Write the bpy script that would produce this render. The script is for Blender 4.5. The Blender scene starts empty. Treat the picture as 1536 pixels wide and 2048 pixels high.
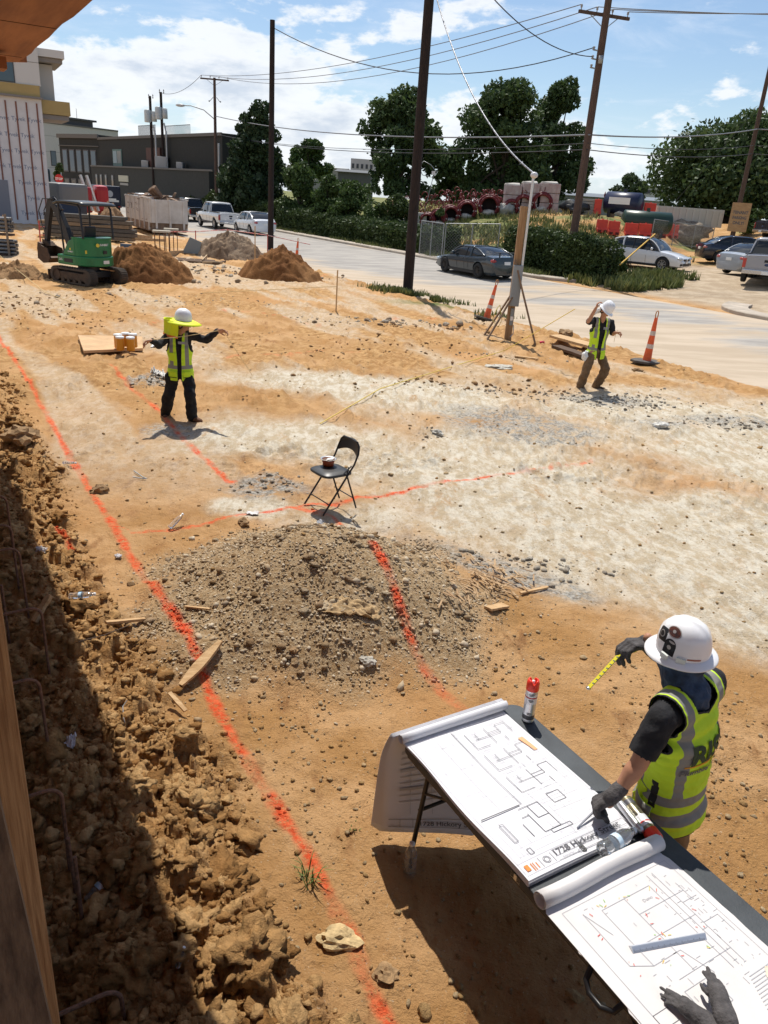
import bpy, bmesh, math, random
import numpy as np
from mathutils import Vector, Matrix, noise as mnoise
from mathutils.bvhtree import BVHTree
R = math.radians
rnd = random.Random(7)
# ------------------------------------------------------------------ camera
CH = 3.25; FPX = 1540.0; ROLL = R(4.0); PIT = R(22.2)
_fw = Vector((0, math.cos(PIT), -math.sin(PIT)))
_r0 = Vector((1, 0, 0)); _u0 = Vector((0, math.sin(PIT), math.cos(PIT)))
_rt = _r0*math.cos(ROLL) + _u0*math.sin(ROLL)*1.0
_up = -_r0*math.sin(ROLL) + _u0*math.cos(ROLL)
scn = bpy.context.scene
cam = bpy.data.objects.new('camera', bpy.data.cameras.new('camera'))
scn.collection.objects.link(cam); scn.camera = cam
cam.data.sensor_fit = 'VERTICAL'; cam.data.sensor_height = 24; cam.data.lens = 24*FPX/2048
cam.data.clip_start = .05; cam.data.clip_end = 6000
mm = Matrix((_rt, _up, -_fw)).transposed().to_4x4(); mm.translation = (0, 0, CH)
cam.matrix_world = mm
def ray(px, py):
 return _fw + _rt*((px-768)/FPX) + _up*((1024-py)/FPX)
def atz(px, py, z):
 d = ray(px, py); return Vector((0, 0, CH)) + d*((z-CH)/d.z)
def aty(px, py, Y):
 d = ray(px, py); return Vector((0, 0, CH)) + d*(Y/d.y)
# ------------------------------------------------------------------ light
SUN = Vector((.10, -.52, -1)).normalized()
sl = bpy.data.lights.new('sun', 'SUN'); sl.energy = 4.6; sl.angle = R(.5); sl.color = (1, .95, .87)
so = bpy.data.objects.new('sun', sl); scn.collection.objects.link(so)
so.rotation_euler = (-SUN).to_track_quat('Z', 'Y').to_euler()
scn.view_settings.view_transform = 'Standard'; scn.view_settings.look = 'None'
scn.view_settings.exposure = 0.16; scn.view_settings.gamma = 1
W = bpy.data.worlds.new('World'); scn.world = W; W.use_nodes = True
def world():
 nt = W.node_tree; N = nt.nodes; L = nt.links; N.clear()
 out = N.new('ShaderNodeOutputWorld'); bg = N.new('ShaderNodeBackground')
 sky = N.new('ShaderNodeTexSky'); sky.sky_type = 'NISHITA'; sky.sun_disc = False
 sky.sun_elevation = math.asin(-SUN.z); sky.sun_rotation = math.atan2(-SUN.x, -SUN.y)
 sky.air_density = 1.0; sky.dust_density = .4; sky.ozone_density = 3.0
 tc = N.new('ShaderNodeTexCoord')
 def mp(sc, loc=(0, 0, 0)):
  m = N.new('ShaderNodeMapping'); m.inputs['Scale'].default_value = sc; m.inputs['Location'].default_value = loc
  L.new(tc.outputs['Generated'], m.inputs[0]); return m.outputs[0]
 def nz(v, s, d, r, dist=0):
  n = N.new('ShaderNodeTexNoise'); n.inputs['Scale'].default_value = s; n.inputs['Detail'].default_value = d
  n.inputs['Roughness'].default_value = r; n.inputs['Distortion'].default_value = dist; L.new(v, n.inputs['Vector']); return n.outputs[0]
 def math_(op, a, b=None, c=None):
  m = N.new('ShaderNodeMath'); m.operation = op
  for i, v in enumerate((a, b, c)):
   if v is None: continue
   if isinstance(v, (int, float)): m.inputs[i].default_value = v
   else: L.new(v, m.inputs[i])
  return m.outputs[0]
 def ramp(v, a, b, x=0., y=1., interp='SMOOTHSTEP'):
  m = N.new('ShaderNodeMapRange'); m.interpolation_type = interp; L.new(v, m.inputs[0])
  for i, q in ((1, a), (2, b), (3, x), (4, y)): m.inputs[i].default_value = q
  return m.outputs[0]
 def mix(f, a, b):
  m = N.new('ShaderNodeMix'); m.data_type = 'RGBA'
  if isinstance(f, (int, float)): m.inputs[0].default_value = f
  else: L.new(f, m.inputs[0])
  for k, v in ((6, a), (7, b)):
   if isinstance(v, tuple): m.inputs[k].default_value = v+(1,)
   else: L.new(v, m.inputs[k])
  return m.outputs[2]
 sep = N.new('ShaderNodeSeparateXYZ'); L.new(tc.outputs['Generated'], sep.inputs[0])
 z = sep.outputs['Z']; x = sep.outputs['X']
 big = nz(mp((1, 1, 2.6), (.31, .2, .13)), 5.0, 9, .58, .15)
 det = nz(mp((1, 1, 2.0), (1.7, .4, .2)), 21, 8, .62)
 wis = nz(mp((1, 1, 5.0), (4.2, 0, .7)), 4.0, 8, .66, .6)
 c1 = math_('ADD', math_('MULTIPLY', big, .78), math_('MULTIPLY', det, .22))
 band = math_('MULTIPLY', ramp(z, .17, .10), ramp(z, -.02, .05, .55, 1))      # cumulus belt low in the sky
 leftw = ramp(x, .3, -.25, .0, .085)
 thr = math_('SUBTRACT', .515, math_('ADD', leftw, math_('MULTIPLY', math_('SUBTRACT', band, .6), .09)))
 dd = math_('SUBTRACT', c1, thr)
 cum = ramp(dd, -.005, .055)
 core = ramp(dd, .03, .17)
 wm = math_('MULTIPLY', ramp(wis, .50, .76), ramp(z, .0, .25, .70, .35))
 hz = ramp(z, .14, .0, 0, .55)
 pale = mix(hz, sky.outputs[0], (6.2, 7.5, 9.2))
 k = mix(wm, pale, (7.4, 8.1, 9.2))
 shade = mix(ramp(nz(mp((1, 1, 3), (.2, 9, .1)), 11, 6, .6), .38, .62), (8.6, 8.7, 8.9), (5.6, 6.2, 7.2))
 ccol = mix(core, (8.6, 8.8, 9.0), shade)
 k2 = mix(math_('MULTIPLY', cum, .88), k, ccol)
 L.new(k2, bg.inputs[0]); bg.inputs[1].default_value = .105; L.new(bg.outputs[0], out.inputs[0])
world()
# ------------------------------------------------------------------ helpers
COL = scn.collection
def tag(o, label=None, cat=None, group=None, kind=None):
 for k, v in (('label', label), ('category', cat), ('group', group), ('kind', kind)):
  if v: o[k] = v
 return o
def empty(name, loc=(0, 0, 0), rz=0, **kw):
 o = bpy.data.objects.new(name, None); COL.objects.link(o); o.empty_display_size = .2
 o.location = loc; o.rotation_euler = (0, 0, rz); return tag(o, **kw)
def copy_tree(o, parent=None):
 c = o.copy(); COL.objects.link(c); c.parent = parent
 for ch in o.children: copy_tree(ch, c)
 return c
def npmesh(name, V, F, mat, parent=None, smooth=False, attrs=None, loc=None):
 """V (n,3) array, F list of faces or (m,k) array"""
 V = np.asarray(V, dtype=np.float32); me = bpy.data.meshes.new(name)
 if isinstance(F, np.ndarray):
  k = F.shape[1]; me.vertices.add(len(V)); me.vertices.foreach_set('co', V.ravel())
  me.loops.add(F.size); me.loops.foreach_set('vertex_index', F.ravel().astype(np.int32))
  me.polygons.add(len(F)); me.polygons.foreach_set('loop_start', np.arange(0, F.size, k, dtype=np.int32))
  me.update(calc_edges=True)
 else: me.from_pydata(V.tolist(), [], F)
 if smooth: me.polygons.foreach_set('use_smooth', np.ones(len(me.polygons), dtype=bool))
 for an, a in (attrs or {}).items():
  at = me.attributes.new(an, 'FLOAT', 'POINT'); at.data.foreach_set('value', np.asarray(a, dtype=np.float32).ravel())
 me.validate(); me.update()
 for m in (mat if isinstance(mat, (list, tuple)) else [mat]): me.materials.append(m)
 o = bpy.data.objects.new(name, me); COL.objects.link(o); o.parent = parent
 if loc is not None: o.location = loc
 return o
def frame(d):
 d = Vector(d).normalized(); a = Vector((0, 0, 1)) if abs(d.z) < .95 else Vector((1, 0, 0))
 x = a.cross(d).normalized(); return x, d.cross(x)
class MB:
 def __init__(s): s.v = []; s.f = []; s.sm = []; s.X = None
 def add(s, vs, fs, sm=False):
  n = len(s.v)
  if s.X is not None: vs = [s.X @ Vector(q) for q in vs]
  s.v += [tuple(q) for q in vs]; s.f += [tuple(i+n for i in f) for f in fs]; s.sm += [sm]*len(fs); return s
 def box(s, x0, x1, y0, y1, z0, z1, bev=0):
  if bev:
   b = min(bev, (x1-x0)*.45, (y1-y0)*.45, (z1-z0)*.45)
   bm = bmesh.new(); bmesh.ops.create_cube(bm, size=1)
   for v in bm.verts: v.co = ((x0+x1)/2+v.co.x*(x1-x0), (y0+y1)/2+v.co.y*(y1-y0), (z0+z1)/2+v.co.z*(z1-z0))
   bmesh.ops.bevel(bm, geom=bm.edges[:], offset=b, segments=2, affect='EDGES', profile=.6)
   bm.verts.index_update(); s.add([v.co.copy() for v in bm.verts], [[v.index for v in f.verts] for f in bm.faces]); bm.free(); return s
  vs = [(x, y, z) for x in (x0, x1) for y in (y0, y1) for z in (z0, z1)]
  return s.add(vs, [(0, 1, 3, 2), (4, 6, 7, 5), (0, 4, 5, 1), (2, 3, 7, 6), (0, 2, 6, 4), (1, 5, 7, 3)])
 def bar(s, p0, p1, w, h, up=(0, 0, 1)):
  p0, p1 = Vector(p0), Vector(p1); d = (p1-p0).normalized(); u = Vector(up)
  if abs(d.dot(u)) > .95: u = Vector((1, 0, 0))
  x = u.cross(d).normalized()*(w/2); y = d.cross(x).normalized()*(h/2)
  vs = [p+a+b for p in (p0, p1) for a, b in ((-x, -y), (x, -y), (x, y), (-x, y))]
  return s.add(vs, [(3, 2, 1, 0), (4, 5, 6, 7), (0, 1, 5, 4), (1, 2, 6, 5), (2, 3, 7, 6), (3, 0, 4, 7)])
 def tube(s, pts, r, n=8, cap=True):
  pts = [Vector(p) for p in pts]; vs = []; m = len(pts)
  rr = r if isinstance(r, (list, tuple)) else [r]*m
  x = None
  for i, p in enumerate(pts):
   d = pts[min(i+1, m-1)]-pts[max(i-1, 0)]
   if d.length < 1e-9: d = Vector((0, 0, 1))
   d.normalize()
   if x is None: x, y = frame(d)
   else:
    x = (x-d*x.dot(d)).normalized(); y = d.cross(x)
   for k in range(n):
    a = 2*math.pi*k/n; vs.append(p+(x*math.cos(a)+y*math.sin(a))*rr[i])
  fs = [(i*n+k, i*n+(k+1) % n, (i+1)*n+(k+1) % n, (i+1)*n+k) for i in range(m-1) for k in range(n)]
  s.add(vs, fs, True)
  if cap: s.add(vs[:n], [tuple(range(n))[::-1]]); s.add(vs[-n:], [tuple(range(n))])
  return s
 def cyl(s, p0, p1, r0, r1=None, n=16): return s.tube([p0, p1], [r0, r0 if r1 is None else r1], n)
 def lathe(s, prof, c=(0, 0, 0), ax=(0, 0, 1), n=24, sx=1, sy=1):
  """prof [(r,z)..]"""
  d = Vector(ax).normalized(); x, y = frame(d); c = Vector(c); vs = []
  for r, z in prof:
   for k in range(n):
    a = 2*math.pi*k/n; vs.append(c+x*(r*math.cos(a)*sx)+y*(r*math.sin(a)*sy)+d*z)
  m = len(prof)
  return s.add(vs, [(i*n+k, i*n+(k+1) % n, (i+1)*n+(k+1) % n, (i+1)*n+k) for i in range(m-1) for k in range(n)], True)
 def ball(s, c, r, sub=2, jit=0, seed=0, sc=(1, 1, 1)):
  bm = bmesh.new(); bmesh.ops.create_icosphere(bm, subdivisions=sub, radius=1)
  c = Vector(c); vs = []
  for v in bm.verts:
   q = v.co.copy()
   if jit: q *= 1+jit*mnoise.noise(q*1.7+Vector((seed*3.1, seed, 0)))
   vs.append(c+Vector((q.x*sc[0], q.y*sc[1], q.z*sc[2]))*r)
  bm.verts.index_update(); s.add(vs, [[v.index for v in f.verts] for f in bm.faces], True); bm.free(); return s
 def prism(s, poly, h0, h1, axis='z'):
  """poly 2D list extruded"""
  n = len(poly)
  def P(a, b, h): return {'z': (a, b, h), 'y': (a, h, b), 'x': (h, a, b)}[axis]
  vs = [P(a, b, h0) for a, b in poly]+[P(a, b, h1) for a, b in poly]
  return s.add(vs, [tuple(range(n))[::-1], tuple(range(n, 2*n))]+[(i, (i+1) % n, n+(i+1) % n, n+i) for i in range(n)])
 def grid(s, P, sm=True, cu=False):
  """P rows x cols of points"""
  a = len(P); b = len(P[0]); vs = [q for r_ in P for q in r_]; c = b if cu else b-1
  return s.add(vs, [(i*b+j, i*b+(j+1) % b, (i+1)*b+(j+1) % b, (i+1)*b+j) for i in range(a-1) for j in range(c)], sm)
 def build(s, name, mat, parent=None, loc=None, bevel=0, sub=0, solid=0, fixn=True):
  me = bpy.data.meshes.new(name); me.from_pydata(s.v, [], s.f)
  if s.f: me.polygons.foreach_set('use_smooth', s.sm)
  if fixn:
   bm = bmesh.new(); bm.from_mesh(me); bmesh.ops.recalc_face_normals(bm, faces=bm.faces[:]); bm.to_mesh(me); bm.free()
  for m in (mat if isinstance(mat, (list, tuple)) else [mat]): me.materials.append(m)
  o = bpy.data.objects.new(name, me); COL.objects.link(o); o.parent = parent
  if loc is not None: o.location = loc
  if solid: m = o.modifiers.new('s', 'SOLIDIFY'); m.thickness = solid; m.offset = 0
  if bevel: m = o.modifiers.new('b', 'BEVEL'); m.width = bevel; m.segments = 2; m.limit_method = 'ANGLE'
  if sub: m = o.modifiers.new('u', 'SUBSURF'); m.levels = m.render_levels = sub
  return o
# ------------------------------------------------------------------ materials
MATS = {}
def mat(name, col, rough=.8, metal=0, var=.0, vs=8., bump=0, bs=40., col2=None, spec=.4, trans=0, coat=0, emit=0, coord='Object', stretch=None, alpha=1):
 if name in MATS: return MATS[name]
 m = bpy.data.materials.new(name); m.use_nodes = True; nt = m.node_tree; N = nt.nodes; L = nt.links
 b = N['Principled BSDF']; b.inputs['Base Color'].default_value = tuple(col)+(1,)
 b.inputs['Roughness'].default_value = rough; b.inputs['Metallic'].default_value = metal
 b.inputs['Specular IOR Level'].default_value = spec; b.inputs['Coat Weight'].default_value = coat
 b.inputs['Transmission Weight'].default_value = trans; b.inputs['Alpha'].default_value = alpha
 tc = N.new('ShaderNodeTexCoord'); mp = N.new('ShaderNodeMapping'); L.new(tc.outputs[coord], mp.inputs[0])
 if stretch: mp.inputs['Scale'].default_value = stretch
 if var or col2:
  n = N.new('ShaderNodeTexNoise'); n.inputs['Scale'].default_value = vs; n.inputs['Detail'].default_value = 6; n.inputs['Roughness'].default_value = .6
  L.new(mp.outputs[0], n.inputs['Vector'])
  r = N.new('ShaderNodeMapRange'); L.new(n.outputs[0], r.inputs[0]); r.inputs[1].default_value = .35; r.inputs[2].default_value = .65
  x = N.new('ShaderNodeMix'); x.data_type = 'RGBA'; L.new(r.outputs[0], x.inputs[0])
  c2 = col2 or tuple(max(0, c*(1-var)) for c in col); c1 = col if col2 else tuple(min(1, c*(1+var)) for c in col)
  x.inputs[6].default_value = tuple(c2)+(1,); x.inputs[7].default_value = tuple(c1)+(1,)
  L.new(x.outputs[2], b.inputs['Base Color'])
 if bump:
  n2 = N.new('ShaderNodeTexNoise'); n2.inputs['Scale'].default_value = bs; n2.inputs['Detail'].default_value = 5
  L.new(mp.outputs[0], n2.inputs['Vector']); bp = N.new('ShaderNodeBump'); bp.inputs['Strength'].default_value = bump
  bp.inputs['Distance'].default_value = .02; L.new(n2.outputs[0], bp.inputs['Height']); L.new(bp.outputs[0], b.inputs['Normal'])
 MATS[name] = m; return m
# ------------------------------------------------------------------ numpy noise
def _h(ix, iy, s):
 n = (ix.astype(np.int64)*374761393+iy.astype(np.int64)*668265263+s*974634) & 0x7fffffff
 n = ((n ^ (n >> 13))*1274126177) & 0x7fffffff
 n = ((n ^ (n >> 16))*2246822519) & 0x7fffffff
 return ((n ^ (n >> 15)) & 0xffffff)/float(0xffffff)
def vn(x, y, s=0):
 ix = np.floor(x); iy = np.floor(y); fx = x-ix; fy = y-iy
 fx = fx*fx*fx*(fx*(fx*6-15)+10); fy = fy*fy*fy*(fy*(fy*6-15)+10)
 a = _h(ix, iy, s); b = _h(ix+1, iy, s); c = _h(ix, iy+1, s); d = _h(ix+1, iy+1, s)
 return (a*(1-fx)+b*fx)*(1-fy)+(c*(1-fx)+d*fx)*fy
def fbm(x, y, oc=4, s=0, g=.5):
 t = 0; a = 1; n = 0
 for i in range(oc):
  t = t+a*vn(x, y, s+i*17); n += a; a *= g; x, y = (x*1.6+y*1.2+3.7), (y*1.6-x*1.2+1.3)
 return t/n
def wor(x, y, s=0):
 ix = np.floor(x); iy = np.floor(y); best = np.full(np.shape(x), 9.); hid = np.zeros(np.shape(x))
 for i in (-1, 0, 1):
  for j in (-1, 0, 1):
   cx = ix+i; cy = iy+j; h1 = _h(cx, cy, s); h2 = _h(cx, cy, s+5)
   d = (cx+h1-x)**2+(cy+h2-y)**2; m = d < best
   best = np.where(m, d, best); hid = np.where(m, _h(cx, cy, s+9), hid)
 return np.sqrt(best), hid
def sst(v, a, b):
 t = np.clip((v-a)/(b-a), 0, 1); return t*t*(3-2*t)
# ------------------------------------------------------------------ terrain: s runs along the street (towards the viewer's right), t across it
def st(x, y): return .522*x-.853*y, .853*x+.522*y
def xy(s, t): return .522*s+.853*t, -.853*s+.522*t
RT0, RT1 = 15.3, 24.4
def macro(x, y):
 s, t = st(x, y)
 z = .25*sst(t, 16, 24)
 sb = -28.5-.45*np.clip(t-26, 0, 30); left = 1-sst(s, sb-5, sb)          # 1 = the bank behind the hedges, 0 = the parking drive
 up = 2.55*sst(t, 27.5, 40)+.15*sst(t, 24.5, 27)
 par = .55*sst(t, 25, 34)+.35*sst(t, 36, 46)+1.9*sst(t, 48.5, 58)
 z = z+left*up+(1-left)*par
 far = sst(s, -95, -60); z = z*(.35+.65*far)
 z = z - .38*(1-sst(t, -.3, .55))*(1-sst(y, 11, 15))                          # footing trench beside the building
 return z
GP = []   # gravel pile
def ground_z(x, y, fine=True):
 x = np.asarray(x, float); y = np.asarray(y, float); s, t = st(x, y); z = macro(x, y)
 road = sst(t, 15, 15.8); off = 1-sst(t, 24.2, 24.8); onroad = road*off
 lot = 1-road
 z = z+lot*((fbm(x*.35, y*.35, 3, 3)-.5)*.16)
 tx, ty = s*1.0, t*1.0
 z = z+lot*(fbm(s*.5, t*2.4, 4, 11)-.5)*.10*sst(y, 3, 7)                        # wheel scrapes along the lot
 for t0_, ph, am in ((4.1, .3, .02), (5.8, .9, .02), (7.4, 2, .025), (9.2, 2.6, .025), (11.3, 4, .03), (12.9, 4.4, .03)):
  tc_ = t0_+.5*np.sin(s*.16+ph); z = z-lot*am*np.exp(-((t-tc_)/.17)**2)*(.6+.8*fbm(s*.4, t, 2, 63))*(1+.5*np.sin(s*22))+lot*am*.8*np.exp(-((abs(t-tc_)-.30)/.08)**2)
 # gravel pile
 gx, gy = GPC; dx = (x-gx); dy = (y-gy); a = dx*.95+dy*.30; b = -dx*.30+dy*.95
 rr = np.sqrt((a/1.8)**2+(b/1.45)**2); rr = rr*(1+.35*(fbm(x*1.3, y*1.3, 3, 5)-.5))
 gp = np.clip(1-rr, 0, 1); z = z+.60*gp*gp*(3-2*gp)+.03*gp
 if fine:
  cl = clodmask(x, y)
  w1, h1 = wor(x*3.2+.7*fbm(x*5, y*5, 2, 1), y*3.2+.7*fbm(x*5, y*5, 2, 2), 1)
  w2, h2 = wor(x*9+.8*fbm(x*14, y*14, 2, 6), y*9, 2)
  w3, h3 = wor(x*24, y*24, 4)
  z = z+cl*(.26*(fbm(x*1.2, y*1.2, 3, 31)-.45)+.24*h1*np.clip(.75-w1, 0, 1)+.15*h2*np.clip(.8-w2, 0, 1)+.040*h3*np.clip(.8-w3, 0, 1)+.07*(fbm(x*16, y*16, 5, 8, .65)-.5))
  nr = np.clip(1-cl, 0, 1)*lot
  z = z+nr*(.020*np.clip(.5-w2, 0, 1)*(h2 > .62)+.012*h3*np.clip(.45-w3, 0, 1)+.030*(fbm(x*4.5, y*4.5, 5, 21, .6)-.5))
  rough = sst(fbm(x*.9+3, y*.9, 4, 77), .47, .60)*nr*sst(y, 8, 10)
  z = z+rough*(.15*np.clip(.7-w1, 0, 1)*h1+.11*np.clip(.6-w2, 0, 1)*h2+.05*(fbm(x*9, y*9, 3, 66)-.5))
  edge = np.exp(-((t-14.9)/.55)**2)*sst(y, 12, 15)*(1-onroad)
  z = z+edge*(.10*fbm(x*3, y*3, 4, 61)+.08*np.clip(.7-w1, 0, 1)*h1)
  bank = sst(t, 24.8, 27)
  z = z+bank*(.35*(fbm(x*.4, y*.4, 4, 9)-.5)+.08*(fbm(x*2.5, y*2.5, 4, 19)-.5))*(.25+.75*(1-sst(s, -36, -30)))*(1-.8*sst(t, 37, 40))
 return z-.02*onroad
def gz(x, y): return float(ground_z(np.array([x]), np.array([y]))[0])
def G(px, py, dz=0):
 """point of the ground seen at a photo pixel"""
 d = ray(px, py); o = Vector((0, 0, CH)); a = 1.5
 ts = np.concatenate([np.arange(1.5, 12, .02), np.arange(12, 160, .08)])
 X = d.x*ts; Y = d.y*ts; Z = CH+d.z*ts; g = ground_z(X, Y)
 k = np.argmax(Z < g) if (Z < g).any() else len(ts)-1
 if px > 690 and ts[k]*d.y > 74: k = int(np.argmin(abs(Y-60)))
 p = o+d*ts[k]; return Vector((p.x, p.y, float(g[k])+dz))
def drop(p, dz=0): return Vector((p[0], p[1], gz(p[0], p[1])+dz))
def P0(px, py, z=0): v = atz(px, py, z); return (v.x, v.y)
GPC = P0(645, 1165, .2)
# red paint polylines (photo pixels -> ground)
PAINT = [([(-10,655),(40,730),(95,820),(140,900),(178,965),(215,1020),(262,1100),(300,1160),(335,1215),(372,1275),(405,1340),(440,1410),(487,1490),(530,1560),(585,1640),(630,1710),(668,1785),(705,1855),(725,1925),(760,1990),(800,2060)], .05),
 ([(222,722),(260,765),(300,795),(335,830),(372,868),(415,908),(455,948),(468,950)], .055),
 ([(262,1052),(330,1048),(420,1035),(500,1020),(570,1010),(640,1003)], .03),
 ([(640,1003),(720,986),(810,974),(900,955),(1000,940),(1090,922),(1185,908)], .045),
 ([(590,1010),(628,1018),(665,1028),(690,1055),(705,1080),(712,1108)], .05),
 ([(742,1188),(770,1225),(800,1270),(832,1312),(870,1350),(905,1385),(945,1415)], .055),
 ([(110,1062),(125,1075),(140,1095)], .035), ([(255,1045),(220,1040)], .02),
 ([(420,610),(520,620),(640,640)], .05), ([(450,700),(560,700),(650,690),(720,695)], .07), ([(600,560),(660,548)], .1),
 ([(300,640),(340,628)], .06), ([(760,630),(900,636)], .05)]
PAINTW = []
def paintmask(x, y, soft=1.0):
 x = np.asarray(x, float); y = np.asarray(y, float); m = np.zeros(x.shape)
 wob = (fbm(x*6, y*6, 3, 91)-.5)
 for (pts, w), k in zip(PAINTW, range(99)):
  lo = pts.min(0)-.5; hi = pts.max(0)+.5
  sel = (x > lo[0]) & (x < hi[0]) & (y > lo[1]) & (y < hi[1])
  if not sel.any(): continue
  X = x[sel]; Y = y[sel]; best = np.full(X.shape, 9.)
  for a, b in zip(pts[:-1], pts[1:]):
   ab = b-a; t = np.clip(((X-a[0])*ab[0]+(Y-a[1])*ab[1])/(ab@ab+1e-9), 0, 1)
   best = np.minimum(best, np.hypot(X-a[0]-ab[0]*t, Y-a[1]-ab[1]*t))
  st_ = (.42 if k >= 8 else 1.)
  v = st_*(1-sst(best+wob[sel]*.05, w*.22, w*1.15)); m[sel] = np.maximum(m[sel], v)
 brk = sst(fbm(x*3.3, y*3.3, 3, 55), .30, .50)
 return m*(.30+.70*brk)
def clodmask(x, y):
 s, t = st(x, y)
 e = t+.5*(fbm(x*1.1, y*1.1, 3, 41)-.5)
 a = (1-sst(e, .85, 1.25))*(1-.65*sst(y, 9, 16))
 return a
def gravelmask(x, y):
 gx, gy = GPC; dx = (x-gx); dy = (y-gy); a = dx*.95+dy*.30; b = -dx*.30+dy*.95
 rr = np.sqrt((a/1.72)**2+(b/1.42)**2)+.6*(fbm(x*1.6, y*1.6, 3, 15)-.5)
 return 1-sst(rr, .75, 1.05)
for pts, w in PAINT:
 PAINTW.append((np.array([P0(a, b, .1) for a, b in pts]), w))
# ------------------------------------------------------------------ ground sheet
def blob(x, y, px, py, rx, ry, z=0, ang=0):
 cx, cy = P0(px, py, z); dx = x-cx; dy = y-cy; c, s_ = math.cos(ang), math.sin(ang)
 a = dx*c+dy*s_; b = -dx*s_+dy*c; return np.sqrt((a/rx)**2+(b/ry)**2)
def earth_mat(name, base=None, simple=False):
 m = bpy.data.materials.new(name); m.use_nodes = True; nt = m.node_tree; N = nt.nodes; L = nt.links; b = N['Principled BSDF']
 b.inputs['Roughness'].default_value = .93; b.inputs['Specular IOR Level'].default_value = .15
 tc = N.new('ShaderNodeTexCoord')
 def nz(s, d=6, r=.6, sc=None):
  n = N.new('ShaderNodeTexNoise'); n.inputs['Scale'].default_value = s; n.inputs['Detail'].default_value = d; n.inputs['Roughness'].default_value = r
  if sc:
   mp = N.new('ShaderNodeMapping'); mp.inputs['Scale'].default_value = sc; mp.inputs['Rotation'].default_value = (0, 0, R(58.5)); L.new(tc.outputs['Object'], mp.inputs[0]); L.new(mp.outputs[0], n.inputs['Vector'])
  else: L.new(tc.outputs['Object'], n.inputs['Vector'])
  return n.outputs[0]
 def rg(v, a, c, x=0., y=1.):
  q = N.new('ShaderNodeMapRange'); q.interpolation_type = 'SMOOTHSTEP'; L.new(v, q.inputs[0])
  for i, w in ((1, a), (2, c), (3, x), (4, y)): q.inputs[i].default_value = w
  return q.outputs[0]
 def mix(f, a, c):
  q = N.new('ShaderNodeMix'); q.data_type = 'RGBA'
  if isinstance(f, (int, float)): q.inputs[0].default_value = f
  else: L.new(f, q.inputs[0])
  for k, v in ((6, a), (7, c)):
   if isinstance(v, tuple): q.inputs[k].default_value = v+(1,)
   else: L.new(v, q.inputs[k])
  return q.outputs[2]
 def mul(a, c):
  q = N.new('ShaderNodeMath'); q.operation = 'MULTIPLY'
  for i, v in enumerate((a, c)):
   if isinstance(v, (int, float)): q.inputs[i].default_value = v
   else: L.new(v, q.inputs[i])
  return q.outputs[0]
 def add(a, c):
  o = mul(a, c); o.node.operation = 'ADD'; return o
 def att(n):
  a = N.new('ShaderNodeAttribute'); a.attribute_name = n; return a.outputs['Fac']
 tan = mix(rg(nz(1.1, 7, .62), .38, .64), (.42, .228, .085), (.56, .338, .160))
 tan = mix(rg(nz(4.3, 6, .7, (1, .35, 1)), .52, .70), tan, (.31, .156, .062))
 tan = mix(rg(nz(.33, 5), .5, .72), tan, (.51, .268, .105))
 clod = mix(rg(nz(6, 7, .65), .35, .66), (.35, .184, .066), (.56, .340, .148))
 c = mix(att('clod'), tan, clod)
 wh = mul(mul(att('white'), rg(nz(2.2, 10, .80, (1, .45, 1)), .27, .47)), rg(nz(26, 5, .7), .22, .46, .45, 1))
 cream = mix(rg(nz(7.0, 8, .78, (1, .5, 1)), .42, .60), (.50, .405, .275), (.67, .61, .495))
 c = mix(wh, c, cream)
 gr = mul(att('grey'), rg(nz(7, 8, .7), .36, .58))
 greyc = mix(rg(nz(22, 6, .7), .38, .62), (.20, .185, .16), (.50, .47, .41))
 c = mix(gr, c, greyc)
 gv = mix(rg(nz(30, 5, .7), .4, .62), (.34, .225, .115), (.50, .385, .24)); c = mix(mul(att('gravel'), .9), c, gv)
 c = mix(att('grass'), c, mix(rg(nz(3, 6), .4, .6), (.10, .13, .035), (.23, .21, .085)))
 c = mix(att('dust'), c, mix(rg(nz(1.3, 6), .4, .65), (.38, .29, .195), (.50, .40, .285)))
 fleck = rg(nz(70, 3, .5), .66, .72); c = mix(mul(fleck, .55), c, (.58, .50, .38))
 dk = rg(nz(38, 4, .6), .60, .72); c = mix(mul(dk, .45), c, (.20, .12, .06))
 pm = mul(att('paint'), rg(nz(26, 6, .75), .30, .56))
 c = mix(pm, c, mix(rg(nz(12, 4), .4, .6), (.70, .085, .025), (.80, .16, .06)))
 L.new(c, b.inputs['Base Color'])
 h = add(mul(nz(14, 9, .72), .7), mul(nz(75, 5, .65), .28))
 bp = N.new('ShaderNodeBump'); bp.inputs['Strength'].default_value = 1; bp.inputs['Distance'].default_value = .055
 L.new(h, bp.inputs['Height']); L.new(bp.outputs[0], b.inputs['Normal']); return m
M_EARTH = earth_mat('earth')
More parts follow.
